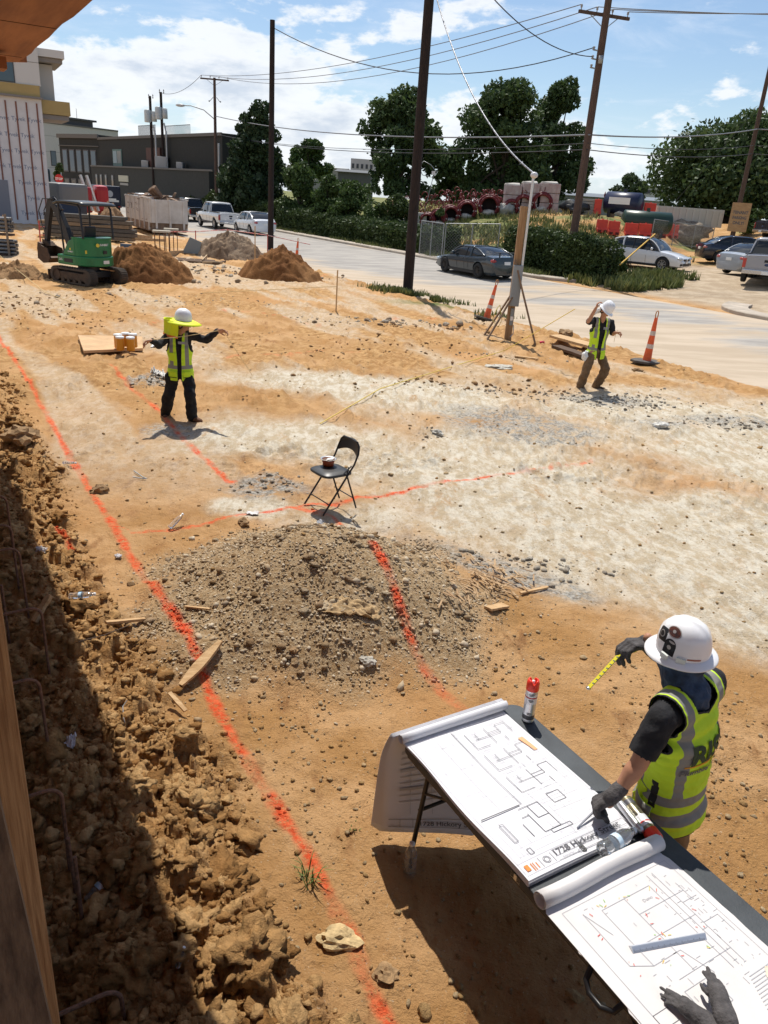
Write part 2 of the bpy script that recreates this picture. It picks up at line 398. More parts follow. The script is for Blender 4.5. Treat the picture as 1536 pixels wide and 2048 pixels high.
def ground_attrs(x, y):
 s, t = st(x, y); lot = 1-sst(t, 15.0, 15.9)
 n = fbm(x*.7, y*.7, 4, 101)-.5
 w = 1-sst(np.minimum.reduce([blob(x, y, 1000, 960, 2.8, 2.4)+n, blob(x, y, 1400, 1080, 3.0, 2.2)+n, blob(x, y, 640, 880, 2.2, 1.5)+n*1.2,
  blob(x, y, 1536, 900, 3, 3)+n, blob(x, y, 500, 1020, .5, .35)+n, blob(x, y, 1300, 820, 3.2, 2)+n, blob(x, y, 800, 780, 4.0, 1.6)*1.25+n, blob(x, y, 1536, 1250, 1.0, .8)+n]), .55, 1.25)
 w = np.maximum(w, .5*sst(fbm(s*.25+5, t*1.1, 4, 111), .48, .62)*sst(y, 7, 9.5))
 g = 1-sst(np.minimum.reduce([blob(x, y, 1210, 800, 1.6, .7)+n, blob(x, y, 1050, 850, 1.2, 1.1)+n*1.6, blob(x, y, 1480, 850, 2, .5)+n, blob(x, y, 340, 860, .5, .4)+n,
  blob(x, y, 300, 765, .5, .5)+n, blob(x, y, 540, 980, .7, .5)+n, blob(x, y, 1000, 1150, 1.2, .3, 0, -.5)+n*1.5, blob(x, y, 1330, 850, .9, .5)+n]), .5, 1.1)
 bank = sst(t, 24.6, 26.5); left = 1-sst(s, -33, -28.5)
 gn = fbm(x*.35, y*.35, 4, 131)
 gr = bank*left*(1-.92*sst(gn, .46, .54)*sst(t, 27, 30)*sst(s, -62, -50))
 isl = sst(s, -17.2, -16.6)*sst(t, 24.4, 24.8)
 gr = np.maximum(gr, isl*.95)
 gr = np.maximum(gr, (1-left)*sst(t, 37, 40)*sst(gn, .40, .5)*.9)
 gr = np.maximum(gr, np.maximum(0, 1-blob(x, y, 870, 612, 2.3, .9))*1.2*sst(gn, .2, .5))
 dust = bank*(1-left)*(1-isl)*(1-sst(t, 37, 40))
 gr = np.clip(gr, 0, 1)*(1-sst(-s, 120, 200)*0)
 cb = sst(fbm(x*.55+9, y*.55, 4, 171), .46, .62)*sst(y, 9, 14)*lot*(1-.8*w)
 cb = np.maximum(cb, lot*(1-sst(np.minimum(blob(x, y, 180, 600, 6, 4), blob(x, y, 950, 745, 5, 1.2)), .5, 1.1))*.8*sst(fbm(x*1.4, y*1.4, 3, 181), .35, .55))
 return dict(white=w*lot*(1-clodmask(x, y)), grey=g*lot, clod=np.maximum(clodmask(x, y), cb), gravel=gravelmask(x, y), paint=paintmask(x, y)*lot, grass=gr, dust=np.clip(dust, 0, 1))
def polar(b0, b1, nb, rad):
 bs = np.radians(np.linspace(b0, b1, nb)); B, Rr = np.meshgrid(bs, rad); X = Rr*np.sin(B); Y = Rr*np.cos(B)
 m = len(rad); i = np.arange(m-1)[:, None]*nb+np.arange(nb-1)[None]; F = np.stack([i, i+1, i+nb+1, i+nb], -1).reshape(-1, 4)[:, ::-1]
 return X.ravel(), Y.ravel(), F
def ground():
 r = [.7]
 while r[-1] < 10: r.append(r[-1]*1.0042)
 while r[-1] < 130: r.append(r[-1]*1.011)
 r += [150, 190, 260, 400, 700, 1500, 4000]
 X, Y, F = polar(-56, 56, 1060, np.array(r)); Z = ground_z(X, Y)
 Z = np.where(np.hypot(X, Y) > 170, 0, Z)
 o = npmesh('ground', np.stack([X, Y, Z], 1), F, M_EARTH, smooth=False, attrs=ground_attrs(X, Y)); tag(o, kind='structure')
 r2 = [.7, 1, 1.5, 2, 3, 4, 6, 8, 12, 18, 25, 40, 60, 100, 200, 600, 4000]
 X, Y, F = polar(56, 304, 90, np.array(r2)); Z = macro(X, Y); Z = np.where(np.hypot(X, Y) > 170, 0, Z)
 # the centre disc under the viewer
 o2 = npmesh('ground', np.stack([X, Y, Z], 1), F, M_EARTH, attrs=ground_attrs(X, Y)); tag(o2, kind='structure')
 a = np.linspace(0, 2*np.pi, 40, endpoint=False); V = [(0, 0, -.28)]+[(.7*math.sin(q), .7*math.cos(q), -.28) for q in a]
 o3 = npmesh('ground', V, [(0, 1+i, 1+(i+1) % 40) for i in range(40)], M_EARTH); tag(o3, kind='structure')
ground()
# ------------------------------------------------------------------ road and kerb
def road_mat():
 m = bpy.data.materials.new('dusty_asphalt'); m.use_nodes = True; nt = m.node_tree; N = nt.nodes; L = nt.links; b = N['Principled BSDF']
 b.inputs['Roughness'].default_value = .9; tc = N.new('ShaderNodeTexCoord')
 def nz(s, d=6, sc=(1, 1, 1)):
  n = N.new('ShaderNodeTexNoise'); n.inputs['Scale'].default_value = s; n.inputs['Detail'].default_value = d; n.inputs['Roughness'].default_value = .62
  mp = N.new('ShaderNodeMapping'); mp.inputs['Scale'].default_value = sc; mp.inputs['Rotation'].default_value = (0, 0, R(58.5)); L.new(tc.outputs['Object'], mp.inputs[0]); L.new(mp.outputs[0], n.inputs['Vector']); return n.outputs[0]
 def rg(v, a, c, x=0., y=1.):
  q = N.new('ShaderNodeMapRange'); q.interpolation_type = 'SMOOTHSTEP'; L.new(v, q.inputs[0])
  for i, w in ((1, a), (2, c), (3, x), (4, y)): q.inputs[i].default_value = w
  return q.outputs[0]
 def mix(f, a, c):
  q = N.new('ShaderNodeMix'); q.data_type = 'RGBA'; L.new(f, q.inputs[0])
  for k, v in ((6, a), (7, c)):
   if isinstance(v, tuple): q.inputs[k].default_value = v+(1,)
   else: L.new(v, q.inputs[k])
  return q.outputs[2]
 a = N.new('ShaderNodeAttribute'); a.attribute_name = 'dusty'
 asph = mix(rg(nz(2.2, 6, (.25, 1, 1)), .38, .62), (.27, .25, .225), (.37, .34, .30))
 dust = mix(rg(nz(1.5, 6, (.2, 1, 1)), .35, .65), (.40, .315, .22), (.49, .395, .29))
 q = N.new('ShaderNodeMath'); q.operation = 'ADD'; L.new(a.outputs['Fac'], q.inputs[0]); L.new(rg(nz(.45, 7, (.3, 1, 1)), .35, .7, -.35, .35), q.inputs[1])
 c = mix(rg(q.outputs[0], .3, .7), asph, dust)
 c = mix(rg(nz(6, 8, (.12, 1, 1)), .6, .75, 0, .5), c, (.33, .25, .17))
 L.new(c, b.inputs['Base Color'])
 bp = N.new('ShaderNodeBump'); bp.inputs['Strength'].default_value = .35; bp.inputs['Distance'].default_value = .02; L.new(nz(30, 6), bp.inputs['Height']); L.new(bp.outputs[0], b.inputs['Normal'])
 return m
def road():
 S = np.concatenate([np.arange(-220, -80, 4), np.arange(-80, 20, .35), np.arange(20, 60, 4)]); T = np.linspace(0, 1, 46)
 SS, TT = np.meshgrid(S, T, indexing='ij')
 e0 = RT0+.35*(fbm(SS*.6, SS*0+3, 4, 71)-.5)*2+.1; tt = e0+(RT1-e0)*TT
 X, Y = xy(SS, tt); Z = macro(X, Y)+.012-.03*(1-sst(TT, 0, .02))
 n = len(T); i = np.arange(len(S)-1)[:, None]*n+np.arange(n-1)[None]; F = np.stack([i, i+1, i+n+1, i+n], -1).reshape(-1, 4)
 d = .85*(1-sst(TT, .05, .6))+.5*sst(TT, .9, 1)+.5*sst(SS, -34, -24)
 o = npmesh('road', np.stack([X.ravel(), Y.ravel(), Z.ravel()], 1), F, road_mat(), attrs=dict(dusty=d)); tag(o, kind='structure')
 kerbm = mat('kerb_concrete', (.42, .36, .29), .9, var=.18, vs=2, bump=.3)
 def kerb(path):
  m = MB(); prof = [(-.0, -.2), (0, .10), (.03, .13), (.16, .13), (.9, .12), (.9, -.2)]; rows = []
  for k, (s_, t_) in enumerate(path):
   a = path[max(k-1, 0)]; b = path[min(k+1, len(path)-1)]; dx, dy = b[0]-a[0], b[1]-a[1]; l = math.hypot(dx, dy); nx, ny = -dy/l, dx/l
   row = []
   x0, y0 = xy(s_, t_); zb = float(macro(np.array(x0), np.array(y0)))
   for o_, h in prof:
    x, y = xy(s_+nx*o_, t_+ny*o_); row.append((x, y, zb+h+.01))
   rows.append(row)
  m.grid(rows, False); o = m.build('kerb', kerbm); tag(o, kind='structure')
 p = [(s_, RT1) for s_ in range(-210, -29, 2)]+[(-29, RT1)]+[(-29+3.0*math.sin(a), RT1+3.0-3.0*math.cos(a)) for a in np.linspace(.15, 1.25, 9)]
 kerb(p)
 p2 = [(-16.6-.0+3*(1-math.sin(a))-3+.0, RT1+3*(1-math.cos(a))) for a in np.linspace(1.3, 0, 9)]+[(s_, RT1) for s_ in range(-15, 30, 2)]
 kerb(p2)
road()
# ================================================================== shared materials
M_BLACKMET = mat('black_metal', (.02, .02, .022), .38, .3, spec=.5)
M_TABLE = mat('table_plastic', (.045, .052, .058), .55, var=.25, vs=5, bump=.12, bs=160)
M_WOODN = mat('lumber', (.40, .235, .11), .75, col2=(.22, .11, .045), vs=6, bump=.3, bs=30, stretch=(22, 22, .8))
M_WOODH = mat('lumber_flat', (.62, .42, .22), .8, col2=(.42, .25, .11), vs=5, bump=.25, bs=25, stretch=(1, 10, 6))
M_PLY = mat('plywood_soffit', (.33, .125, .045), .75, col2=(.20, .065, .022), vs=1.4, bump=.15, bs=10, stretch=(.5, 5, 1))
M_PAPER = mat('paper', (.67, .67, .70), .75, var=.03, vs=4)
M_PAPER2 = mat('worn_paper', (.65, .63, .62), .8, var=.05, vs=5)
M_INK = mat('ink', (.12, .12, .13), .8); M_INK2 = mat('faint_ink', (.46, .47, .50), .8); M_INKR = mat('orange_ink', (.80, .25, .06), .8)
M_INKRED = mat('red_pen', (.75, .08, .06), .8); M_INKGRN = mat('green_pen', (.25, .55, .12), .8); M_INKYEL = mat('yellow_pen', (.75, .50, .08), .8)
M_WHITE = mat('white_paint', (.78, .78, .77), .4); M_STEEL = mat('steel', (.55, .55, .56), .3, .9); M_RUST = mat('rusty_rebar', (.20, .105, .065), .8, .2, var=.4, vs=40, bump=.4, bs=200)
M_CLEAR = mat('clear_plastic', (.93, .95, .96), .08, trans=.92, spec=.5); M_GREYM = mat('galvanised', (.33, .35, .36), .5, .5, var=.15)
M_REDCAP = mat('red_cap', (.85, .045, .02), .35, spec=.5); M_WHITEP = mat('white_plastic', (.8, .8, .78), .45)
def TS(o, s, t, z=0, extra=0):
 """place an empty whose local x runs along the street and local y across it"""
 x, y = xy(s, t); o.location = (x, y, z); o.rotation_euler = (0, 0, R(-58.5)+extra); return o
def text_mesh(name, body, size, mt, parent, M, ext=.0, bold=0., align='LEFT', sx=1.0):
 cu = bpy.data.curves.new(name, 'FONT'); cu.body = body; cu.size = size; cu.extrude = ext; cu.offset = bold; cu.align_x = align; cu.resolution_u = 3
 o = bpy.data.objects.new(name, cu); COL.objects.link(o); dg = bpy.context.evaluated_depsgraph_get()
 me = bpy.data.meshes.new_from_object(o.evaluated_get(dg)); bpy.data.objects.remove(o); bpy.data.curves.remove(cu)
 me.transform(M @ Matrix.Diagonal((sx, 1, 1, 1))); me.materials.clear(); me.materials.append(mt)
 q = bpy.data.objects.new(name, me); COL.objects.link(q); q.parent = parent; return q
# ================================================================== unfinished building round the viewer
def building():
 b = TS(empty('unfinished_building', label='timber-framed building shell with plywood soffit overhead and studs at the left edge', cat='building'), 0, 0)
 far = atz(65, 126, 4.48); sf, tf = st(far.x, far.y); e2 = atz(0, 124, 4.48); s2, t2 = st(e2.x, e2.y)
 # local x = s, local y = t ; lip scalloped like the torn sheet edges
 pts = []
 for i in range(40):
  s_ = 6+(sf-6)*i/39; wob = .03*math.sin(i*1.9)*(i > 20)
  pts.append((s_, 1.44+wob*.4+(.012 if (i//5) % 2 else 0)))
 pts += [(sf-.02, tf-.05), (s2, t2), (s2-.6, -5), (6, -5)]
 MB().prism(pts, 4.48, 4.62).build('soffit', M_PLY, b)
 m = MB()
 for k in range(1, 9):
  s_ = 6-2.44*k
  if s_ > sf: m.box(s_-.004, s_+.004, -5, 1.42, 4.476, 4.4815)
 m.box(sf+.1, 6, .2, .206, 4.476, 4.4815); m.build('soffit_joint', mat('dark_gap', (.05, .02, .01)), b)
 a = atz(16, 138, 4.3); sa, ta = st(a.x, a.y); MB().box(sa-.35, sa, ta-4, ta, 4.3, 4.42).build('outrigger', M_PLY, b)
 MB().box(-25, 6, -5, -.30, 1.35, 1.62).build('floor_deck', M_WOODH, b)
 MB().box(-25, 6, -.40, -.31, -.6, 1.34).build('foundation_wall', mat('grey_concrete', (.30, .28, .25), .9, var=.2, vs=3, bump=.3), b)
 def stud(p, ang, w, d, z0, z1):
  q = MB(); q.X = Matrix.Translation((p[0], p[1], 0)) @ Matrix.Rotation(ang, 4, 'Z'); q.box(-w/2, w/2, -d/2, d/2, z0, z1, .003)
  s_ = q.build('stud', M_WOODN, b); return s_
 return b, stud
bld, stud = building()
def put_stud(px, py, dist, w, d, shift=0, ang=0):
 """right-hand edge of the stud runs through the photo pixel"""
 r = ray(px, py); k = dist/math.hypot(r.x, r.y); x, y = r.x*k, r.y*k
 s_, t_ = st(x, y); n = math.hypot(s_, t_); return stud((s_-.0, t_-w*0-d/2-shift), ang, w, d, 1.62-2.2, 4.47)
put_stud(120, 2040, 1.55, .04, .14)
def near_brace():
 a = Vector((0, 0, CH))+ray(104, 2048)*.85; b = Vector((0, 0, CH))+ray(-2, 1585)*.80; d = b-a; a = a-d*1.2; b = b+d*2; w = Vector((-.853, -.522, 0))*.075
 pr = lambda p: Vector(st(p.x, p.y)+(p.z,))
 MB().bar(pr(a+w), pr(b+w), .15, .045, (1, 0, 0)).build('brace', mat('weathered_brace', (.17, .115, .075), .85, col2=(.07, .045, .03), vs=5, bump=.4, bs=30, stretch=(14, 14, .6)), bld)
near_brace()
for s_ in (-4.6, -6.6): stud((s_, -.22), 0, .04, .14, 1.62, 4.47)
def rebar_hooks():
 pos = [(100, 1350, .55, 1), (100, 1500, .5, 1), (140, 1750, .55, 1), (60, 1240, .6, 1), (38, 1180, .6, 1), (30, 1120, .6, 1), (255, 2040, .2, 1), (165, 1850, .42, 0), (155, 1790, .36, 0), (20, 1290, .5, 0)]
 for i, (px, py, h, hook) in enumerate(pos):
  g = G(px, py); z0 = -.35; m = MB(); j = rnd.uniform(-.02, .02)
  if hook:
   sx, sy = .522, -.853; tx, ty = -.853, -.522; top = h
   pts = [(0, 0, z0-g.z), (j, 0, top-.08)]+[(j+tx*.07*(1-math.cos(a)), ty*.07*(1-math.cos(a)), top-.08+.07*math.sin(a)) for a in np.linspace(.3, 1.57, 6)]
   pts += [(j+tx*.32+sx*.05*j, ty*.32, top-.02), (j+tx*.5, ty*.5, top-.06)]
  else: pts = [(0, 0, z0-g.z), (j*.3, j, h)]
  m.tube(pts, .0095, 8); o = m.build('rebar', M_RUST, None, loc=g)
  lab = {0: 'bent steel rebar hook rising nearest beside the two wooden stud edges', 1: 'rusty rebar hook in the shadowed trench beside the stud, fifth from the far end', 2: 'tall bent rebar hook in shade beyond the two short cut rebar stubs', 3: 'rusty rebar hook in shadow fourth from the far end of the row',
    4: 'rusty rebar hook third from the far end of the shaded row', 5: 'farthest rebar hook of the shaded row at the left edge', 6: 'thick rebar hook curving over clods at the bottom edge', 7: 'straight cut rebar stub standing by the half buried bottle', 8: 'straight rebar stub with cut top behind the tallest hook', 9: 'thin straight rebar beside the far hooks'}[i]
  tag(o, lab, 'rebar', 'rebar rods along the building edge')
rebar_hooks()
# ================================================================== loose soil
def clump(n, seed, sub=2, amp=.35, flat=.75, cell=True):
 bm = bmesh.new(); bmesh.ops.create_icosphere(bm, subdivisions=sub, radius=1); r_ = random.Random(seed); o = Vector((r_.random()*50, r_.random()*50, r_.random()*50)); V = []
 for v in bm.verts:
  q = v.co.copy(); d = mnoise.noise(q*1.1+o)*amp*1.2+mnoise.noise(q*2.7+o)*amp*.7
  d -= abs(mnoise.noise(q*1.9+o*1.3))*amp*1.1
  if sub > 2: d += mnoise.noise(q*6+o)*amp*.55-abs(mnoise.noise(q*4+o))*amp*.8
  V.append(tuple(q*(1+d)))
 bm.verts.index_update(); F = [[v.index for v in f.verts] for f in bm.faces]; bm.free()
 V = np.array(V); V[:, 2] *= flat; return V, np.array(F)
def scatter(name, variants, P, S, mt, label, cat, attrf=None, sink=.25, rng=None, squash=None):
 Vs = []; Fs = []; n = 0; At = []
 for i, (p, s_) in enumerate(zip(P, S)):
  V, F = variants[i % len(variants)]; a = rng.uniform(0, 2*np.pi); b = rng.uniform(-.5, .5); c, sn = math.cos(a), math.sin(a); cb, sb = math.cos(b), math.sin(b)
  Rm = np.array([[c, -sn, 0], [sn, c, 0], [0, 0, 1]]) @ np.array([[cb, 0, sb], [0, 1, 0], [-sb, 0, cb]])
  sc = np.array([s_*rng.uniform(.75, 1.35), s_*rng.uniform(.75, 1.2), s_*rng.uniform(.6, 1.05)])
  Q = (V*sc) @ Rm.T+np.array([p[0], p[1], p[2]+s_*(.45-sink)]); Vs.append(Q); Fs.append(F+n); n += len(V); At.append(np.full(len(V), rng.random()))
 V = np.concatenate(Vs); F = np.concatenate(Fs); at = dict(rand=np.concatenate(At))
 if attrf: at.update(attrf(V))
 o = npmesh(name, V, F, mt, attrs=at); tag(o, label, cat, kind='stuff'); return o
def soil_mat(name, cols, paint=True, bump=1.):
 m = bpy.data.materials.new(name); m.use_nodes = True; nt = m.node_tree; N = nt.nodes; L = nt.links; b = N['Principled BSDF']; b.inputs['Roughness'].default_value = .95; b.inputs['Specular IOR Level'].default_value = .12
 a = N.new('ShaderNodeAttribute'); a.attribute_name = 'rand'; cr = N.new('ShaderNodeValToRGB'); L.new(a.outputs['Fac'], cr.inputs[0])
 el = cr.color_ramp.elements; el[0].color = tuple(cols[0])+(1,); el[1].color = tuple(cols[-1])+(1,)
 for i, c in enumerate(cols[1:-1]): e = el.new((i+1)/(len(cols)-1)); e.color = tuple(c)+(1,)
 tc = N.new('ShaderNodeTexCoord'); n = N.new('ShaderNodeTexNoise'); n.inputs['Scale'].default_value = 24; n.inputs['Detail'].default_value = 6; L.new(tc.outputs['Object'], n.inputs['Vector'])
 mr = N.new('ShaderNodeMapRange'); L.new(n.outputs[0], mr.inputs[0]); mr.inputs[1].default_value = .3; mr.inputs[2].default_value = .7; mr.inputs[3].default_value = .72; mr.inputs[4].default_value = 1.2
 x = N.new('ShaderNodeMix'); x.data_type = 'RGBA'; x.blend_type = 'MULTIPLY'; x.inputs[0].default_value = 1; L.new(cr.outputs[0], x.inputs[6]); L.new(mr.outputs[0], x.inputs[7]); c = x.outputs[2]
 if paint:
  p = N.new('ShaderNodeAttribute'); p.attribute_name = 'paint'; y = N.new('ShaderNodeMix'); y.data_type = 'RGBA'; L.new(p.outputs['Fac'], y.inputs[0]); L.new(c, y.inputs[6]); y.inputs[7].default_value = (.78, .075, .02, 1); c = y.outputs[2]
 L.new(c, b.inputs['Base Color'])
 if bump:
  n2 = N.new('ShaderNodeTexNoise'); n2.inputs['Scale'].default_value = 34; n2.inputs['Detail'].default_value = 8; n2.inputs['Roughness'].default_value = .7; L.new(tc.outputs['Object'], n2.inputs['Vector']); bp = N.new('ShaderNodeBump'); bp.inputs['Strength'].default_value = bump; bp.inputs['Distance'].default_value = .035; L.new(n2.outputs[0], bp.inputs['Height']); L.new(bp.outputs[0], b.inputs['Normal'])
 return m
def pa(V): return dict(paint=paintmask(V[:, 0], V[:, 1])*.8)
def clods():
 rng = np.random.default_rng(5); M = soil_mat('clod_soil', [(.31, .158, .054), (.45, .252, .098), (.58, .360, .160)])
 big = [clump(0, k, 3, .55) for k in range(9)]; mid = [clump(0, 20+k, 2, .40) for k in range(10)]; sm = [clump(0, 40+k, 1, .45) for k in range(10)]
 def pts(n, y0, y1, t0, t1, pw=1.4):
  out = []
  while len(out) < n:
   m = n*2; yy = y0+(y1-y0)*rng.random(m)**pw; tt = t0+(t1-t0)*rng.random(m); xx = (tt-.522*yy)/.853
   k = (rng.random(m) < clodmask(xx, yy)) & (xx > -yy*.62-.6); out += list(zip(xx[k], yy[k]))
  out = np.array(out[:n]); return np.column_stack([out, ground_z(out[:, 0], out[:, 1])])
 P = pts(900, 1.3, 13, -.6, 1.15); S = .025+.085*rng.random(len(P))**2.6; scatter('clods', big, P, S, M, 'broken clods of brown clay heaped along the trench', 'soil', pa, .42, rng)
 P = pts(70, 1.5, 3.6, .1, 1.0, 1.); S = .07+.075*rng.random(len(P))**1.6; scatter('clods', [clump(0, 70+k, 4, .6) for k in range(5)], P, S, M, 'largest broken clods at the near end of the trench', 'soil', pa, .45, rng)
 P = pts(7500, 1.3, 15, -.6, 1.40); S = .010+.028*rng.random(len(P))**2; scatter('clods', mid, P, S, M, 'small clay lumps strewn along the trench', 'soil', pa, .15, rng)
 P = pts(15000, 1.3, 11, -.5, 1.55); S = .004+.009*rng.random(len(P))**2; scatter('clods', sm, P, S, M, 'crumbs of clay soil along the trench', 'soil', pa, .1, rng)
 # stones lying over the packed lot
 M2 = soil_mat('lot_stone', [(.33, .19, .075), (.42, .26, .11), (.50, .38, .23), (.38, .27, .15)])
 n = 4200; yy = 1.6+22*rng.random(n)**1.9; xx = (rng.random(n)*1.25-.62)*yy; s_, t_ = st(xx, yy); k = (t_ > 1.0) & (t_ < 15.2); xx, yy = xx[k], yy[k]
 P = np.column_stack([xx, yy, ground_z(xx, yy)]); S = (.004+.013*rng.random(len(P))**3)*(1+.06*yy); scatter('stones', sm, P, S, M2, 'small stones and crumbs on the packed earth', 'stones', pa, .2, rng)
 n = 500; yy = 2+26*rng.random(n)**1.3; xx = (rng.random(n)*1.25-.6)*yy; s_, t_ = st(xx, yy); k = (t_ > 1.3) & (t_ < 15.2) & (fbm(xx*.8, yy*.8, 3, 7) > .5); xx, yy = xx[k], yy[k]
 P = np.column_stack([xx, yy, ground_z(xx, yy)]); S = .010+.030*rng.random(len(P))**3; scatter('stones', mid, P, S, M2, 'loose lumps of earth lying over the lot', 'stones', pa, .2, rng)
 # loose berm by the road edge and grey rubble
 M3 = soil_mat('rubble', [(.24, .20, .15), (.40, .35, .28), (.50, .45, .37), (.24, .16, .09)])
 P = []
 for px, py, rx, ry, c in ((1220, 800, 1.5, .6, 420), (300, 765, .45, .35, 90), (540, 975, .5, .3, 80), (1450, 850, 1.3, .35, 160), (1020, 1130, .9, .2, 120), (870, 868, .3, .2, 30), (1000, 780, 1.2, .25, 110), (990, 710, 1.5, .2, 90), (400, 600, 2.5, .7, 120), (700, 640, 2.5, .5, 120)):
  cx, cy = P0(px, py, .02); a = rng.normal(size=(c, 2)); P += [(cx+rx*u*.5, cy+ry*v*.7) for u, v in a]
 P = np.array(P); P = np.column_stack([P, ground_z(P[:, 0], P[:, 1])]); S = .008+.030*rng.random(len(P))**3; scatter('rubble', mid, P, S, M3, 'grey broken concrete rubble scattered over the lot', 'rubble', pa, .2, rng)
 P = []
 for px, py, r_, c in ((1450, 1440, .25, 130), (1480, 1590, .2, 120), (1260, 1390, .3, 90), (1400, 1560, .2, 70), (600, 1480, .25, 60), (560, 1440, .2, 60), (700, 1560, .2, 40), (690, 1680, .2, 40), (1000, 1330, .4, 90), (1140, 1300, .4, 60), (520, 1340, .2, 40), (1500, 1750, .15, 80), (900, 1950, .3, 60), (640, 1560, .3, 60)):
  cx, cy = P0(px, py, 0); P += [(cx+r_*u, cy+r_*v) for u, v in rng.normal(size=(c, 2))]
 P = np.array(P); P = np.column_stack([P, ground_z(P[:, 0], P[:, 1])]); scatter('stones', sm, P, .004+.017*rng.random(len(P))**3, M2, 'patches of crumbled earth near the table', 'stones', pa, .2, rng)
 # gravel heap
 M4 = soil_mat('gravel_stone', [(.21, .14, .075), (.36, .26, .155), (.45, .34, .215), (.58, .49, .36), (.29, .22, .15)], bump=.2)
 n = 30000; gx, gy = GPC; a = rng.normal(size=(n, 2))*.46; rr = rng.random(n)**.5*1.12; th = rng.random(n)*6.283
 dx = rr*np.cos(th)*1.9; dy = rr*np.sin(th)*1.55; xx = gx+dx*.95-dy*.3; yy = gy+dx*.3+dy*.95
 k = rng.random(n) < gravelmask(xx, yy)*.95+.03; xx, yy = xx[k], yy[k]; P = np.column_stack([xx, yy, ground_z(xx, yy, False)])
 S = .004+.012*rng.random(len(P))**2.5; S *= np.where(rng.random(len(P)) < .025, 2.6, 1); scatter('gravel', sm, P, S, M4, 'heap of brown and grey gravel in the middle of the lot', 'gravel', pa, .15, rng)
 n = 330; rr = rng.random(n)**.7*.95; th = rng.random(n)*6.283; dx = rr*np.cos(th)*1.7-.1; dy = rr*np.sin(th)*1.35+.1; xx = gx+dx*.95-dy*.3; yy = gy+dx*.3+dy*.95; P = np.column_stack([xx, yy, ground_z(xx, yy, False)])
 scatter('gravel', mid, P, .010+.030*rng.random(n)**3, soil_mat('gravel_lump', [(.20, .12, .055), (.34, .22, .12), (.42, .33, .22)]), 'larger stones and clay lumps lying in the gravel heap', 'gravel', pa, .25, rng)
 # single rocks
 rocks = [(675, 1885, .085, 'pale yellow rock touched by orange paint beside the line', (1.5, .8, .7)), (770, 1950, .06, 'rounded brown rock next to the orange line', (1, 1, .6)), (200, 985, .10, 'dark clay lump lying where the orange line breaks off', (1.2, 1, .8)),
    (40, 880, .20, 'biggest dark clay lump at the far left edge of the trench', (1.2, 1, .9)), (876, 868, .09, 'grey stone alone on the white dusted earth', (1, .8, .8)), (735, 1330, .06, 'largest grey stone at the foot of the gravel heap', (1.1, 1, .8)),
    (486, 1050, .07, 'dark stone high on the far side of the gravel heap', (1, 1, .9)), (640, 1048, .045, 'bluish stone near the top of the gravel heap', (1, 1, .8)), (1320, 855, .13, 'pale concrete chunk on the grey rubble right of the lot', (1.2, .8, .7)),
    (1130, 675, .2, 'round brown lump behind the timber board', (1, 1, .8)), (1275, 742, .1, 'tan stone in front of the right hand cone', (1.3, 1, .6)), (588, 1306, .035, 'dark square stone below the gravel heap', (1, 1, .8)), (365, 1320, .04, 'dark stone next to the split lath', (1, 1, .8)), (1000, 735, .22, 'flat grey slab of concrete in front of the temporary power pole', (1.4, .8, .3))]
 for i, (px, py, r_, lab, sc) in enumerate(rocks):
  V, F = clump(0, 200+i, 3, .33); g = G(px, py); V = V*np.array(sc)*r_; V[:, 2] += r_*.25*sc[2]
  col = {0: (.50, .37, .19), 4: (.45, .43, .38), 5: (.42, .39, .33), 7: (.33, .34, .36), 8: (.6, .58, .53), 13: (.48, .45, .38)}.get(i, (.30, .19, .095))
  o = npmesh('rock', V, F.tolist(), mat('rock_%d' % i, col, .95, var=.3, vs=18, bump=.5, bs=60), smooth=False, loc=g); tag(o, lab, 'rock')
clods()
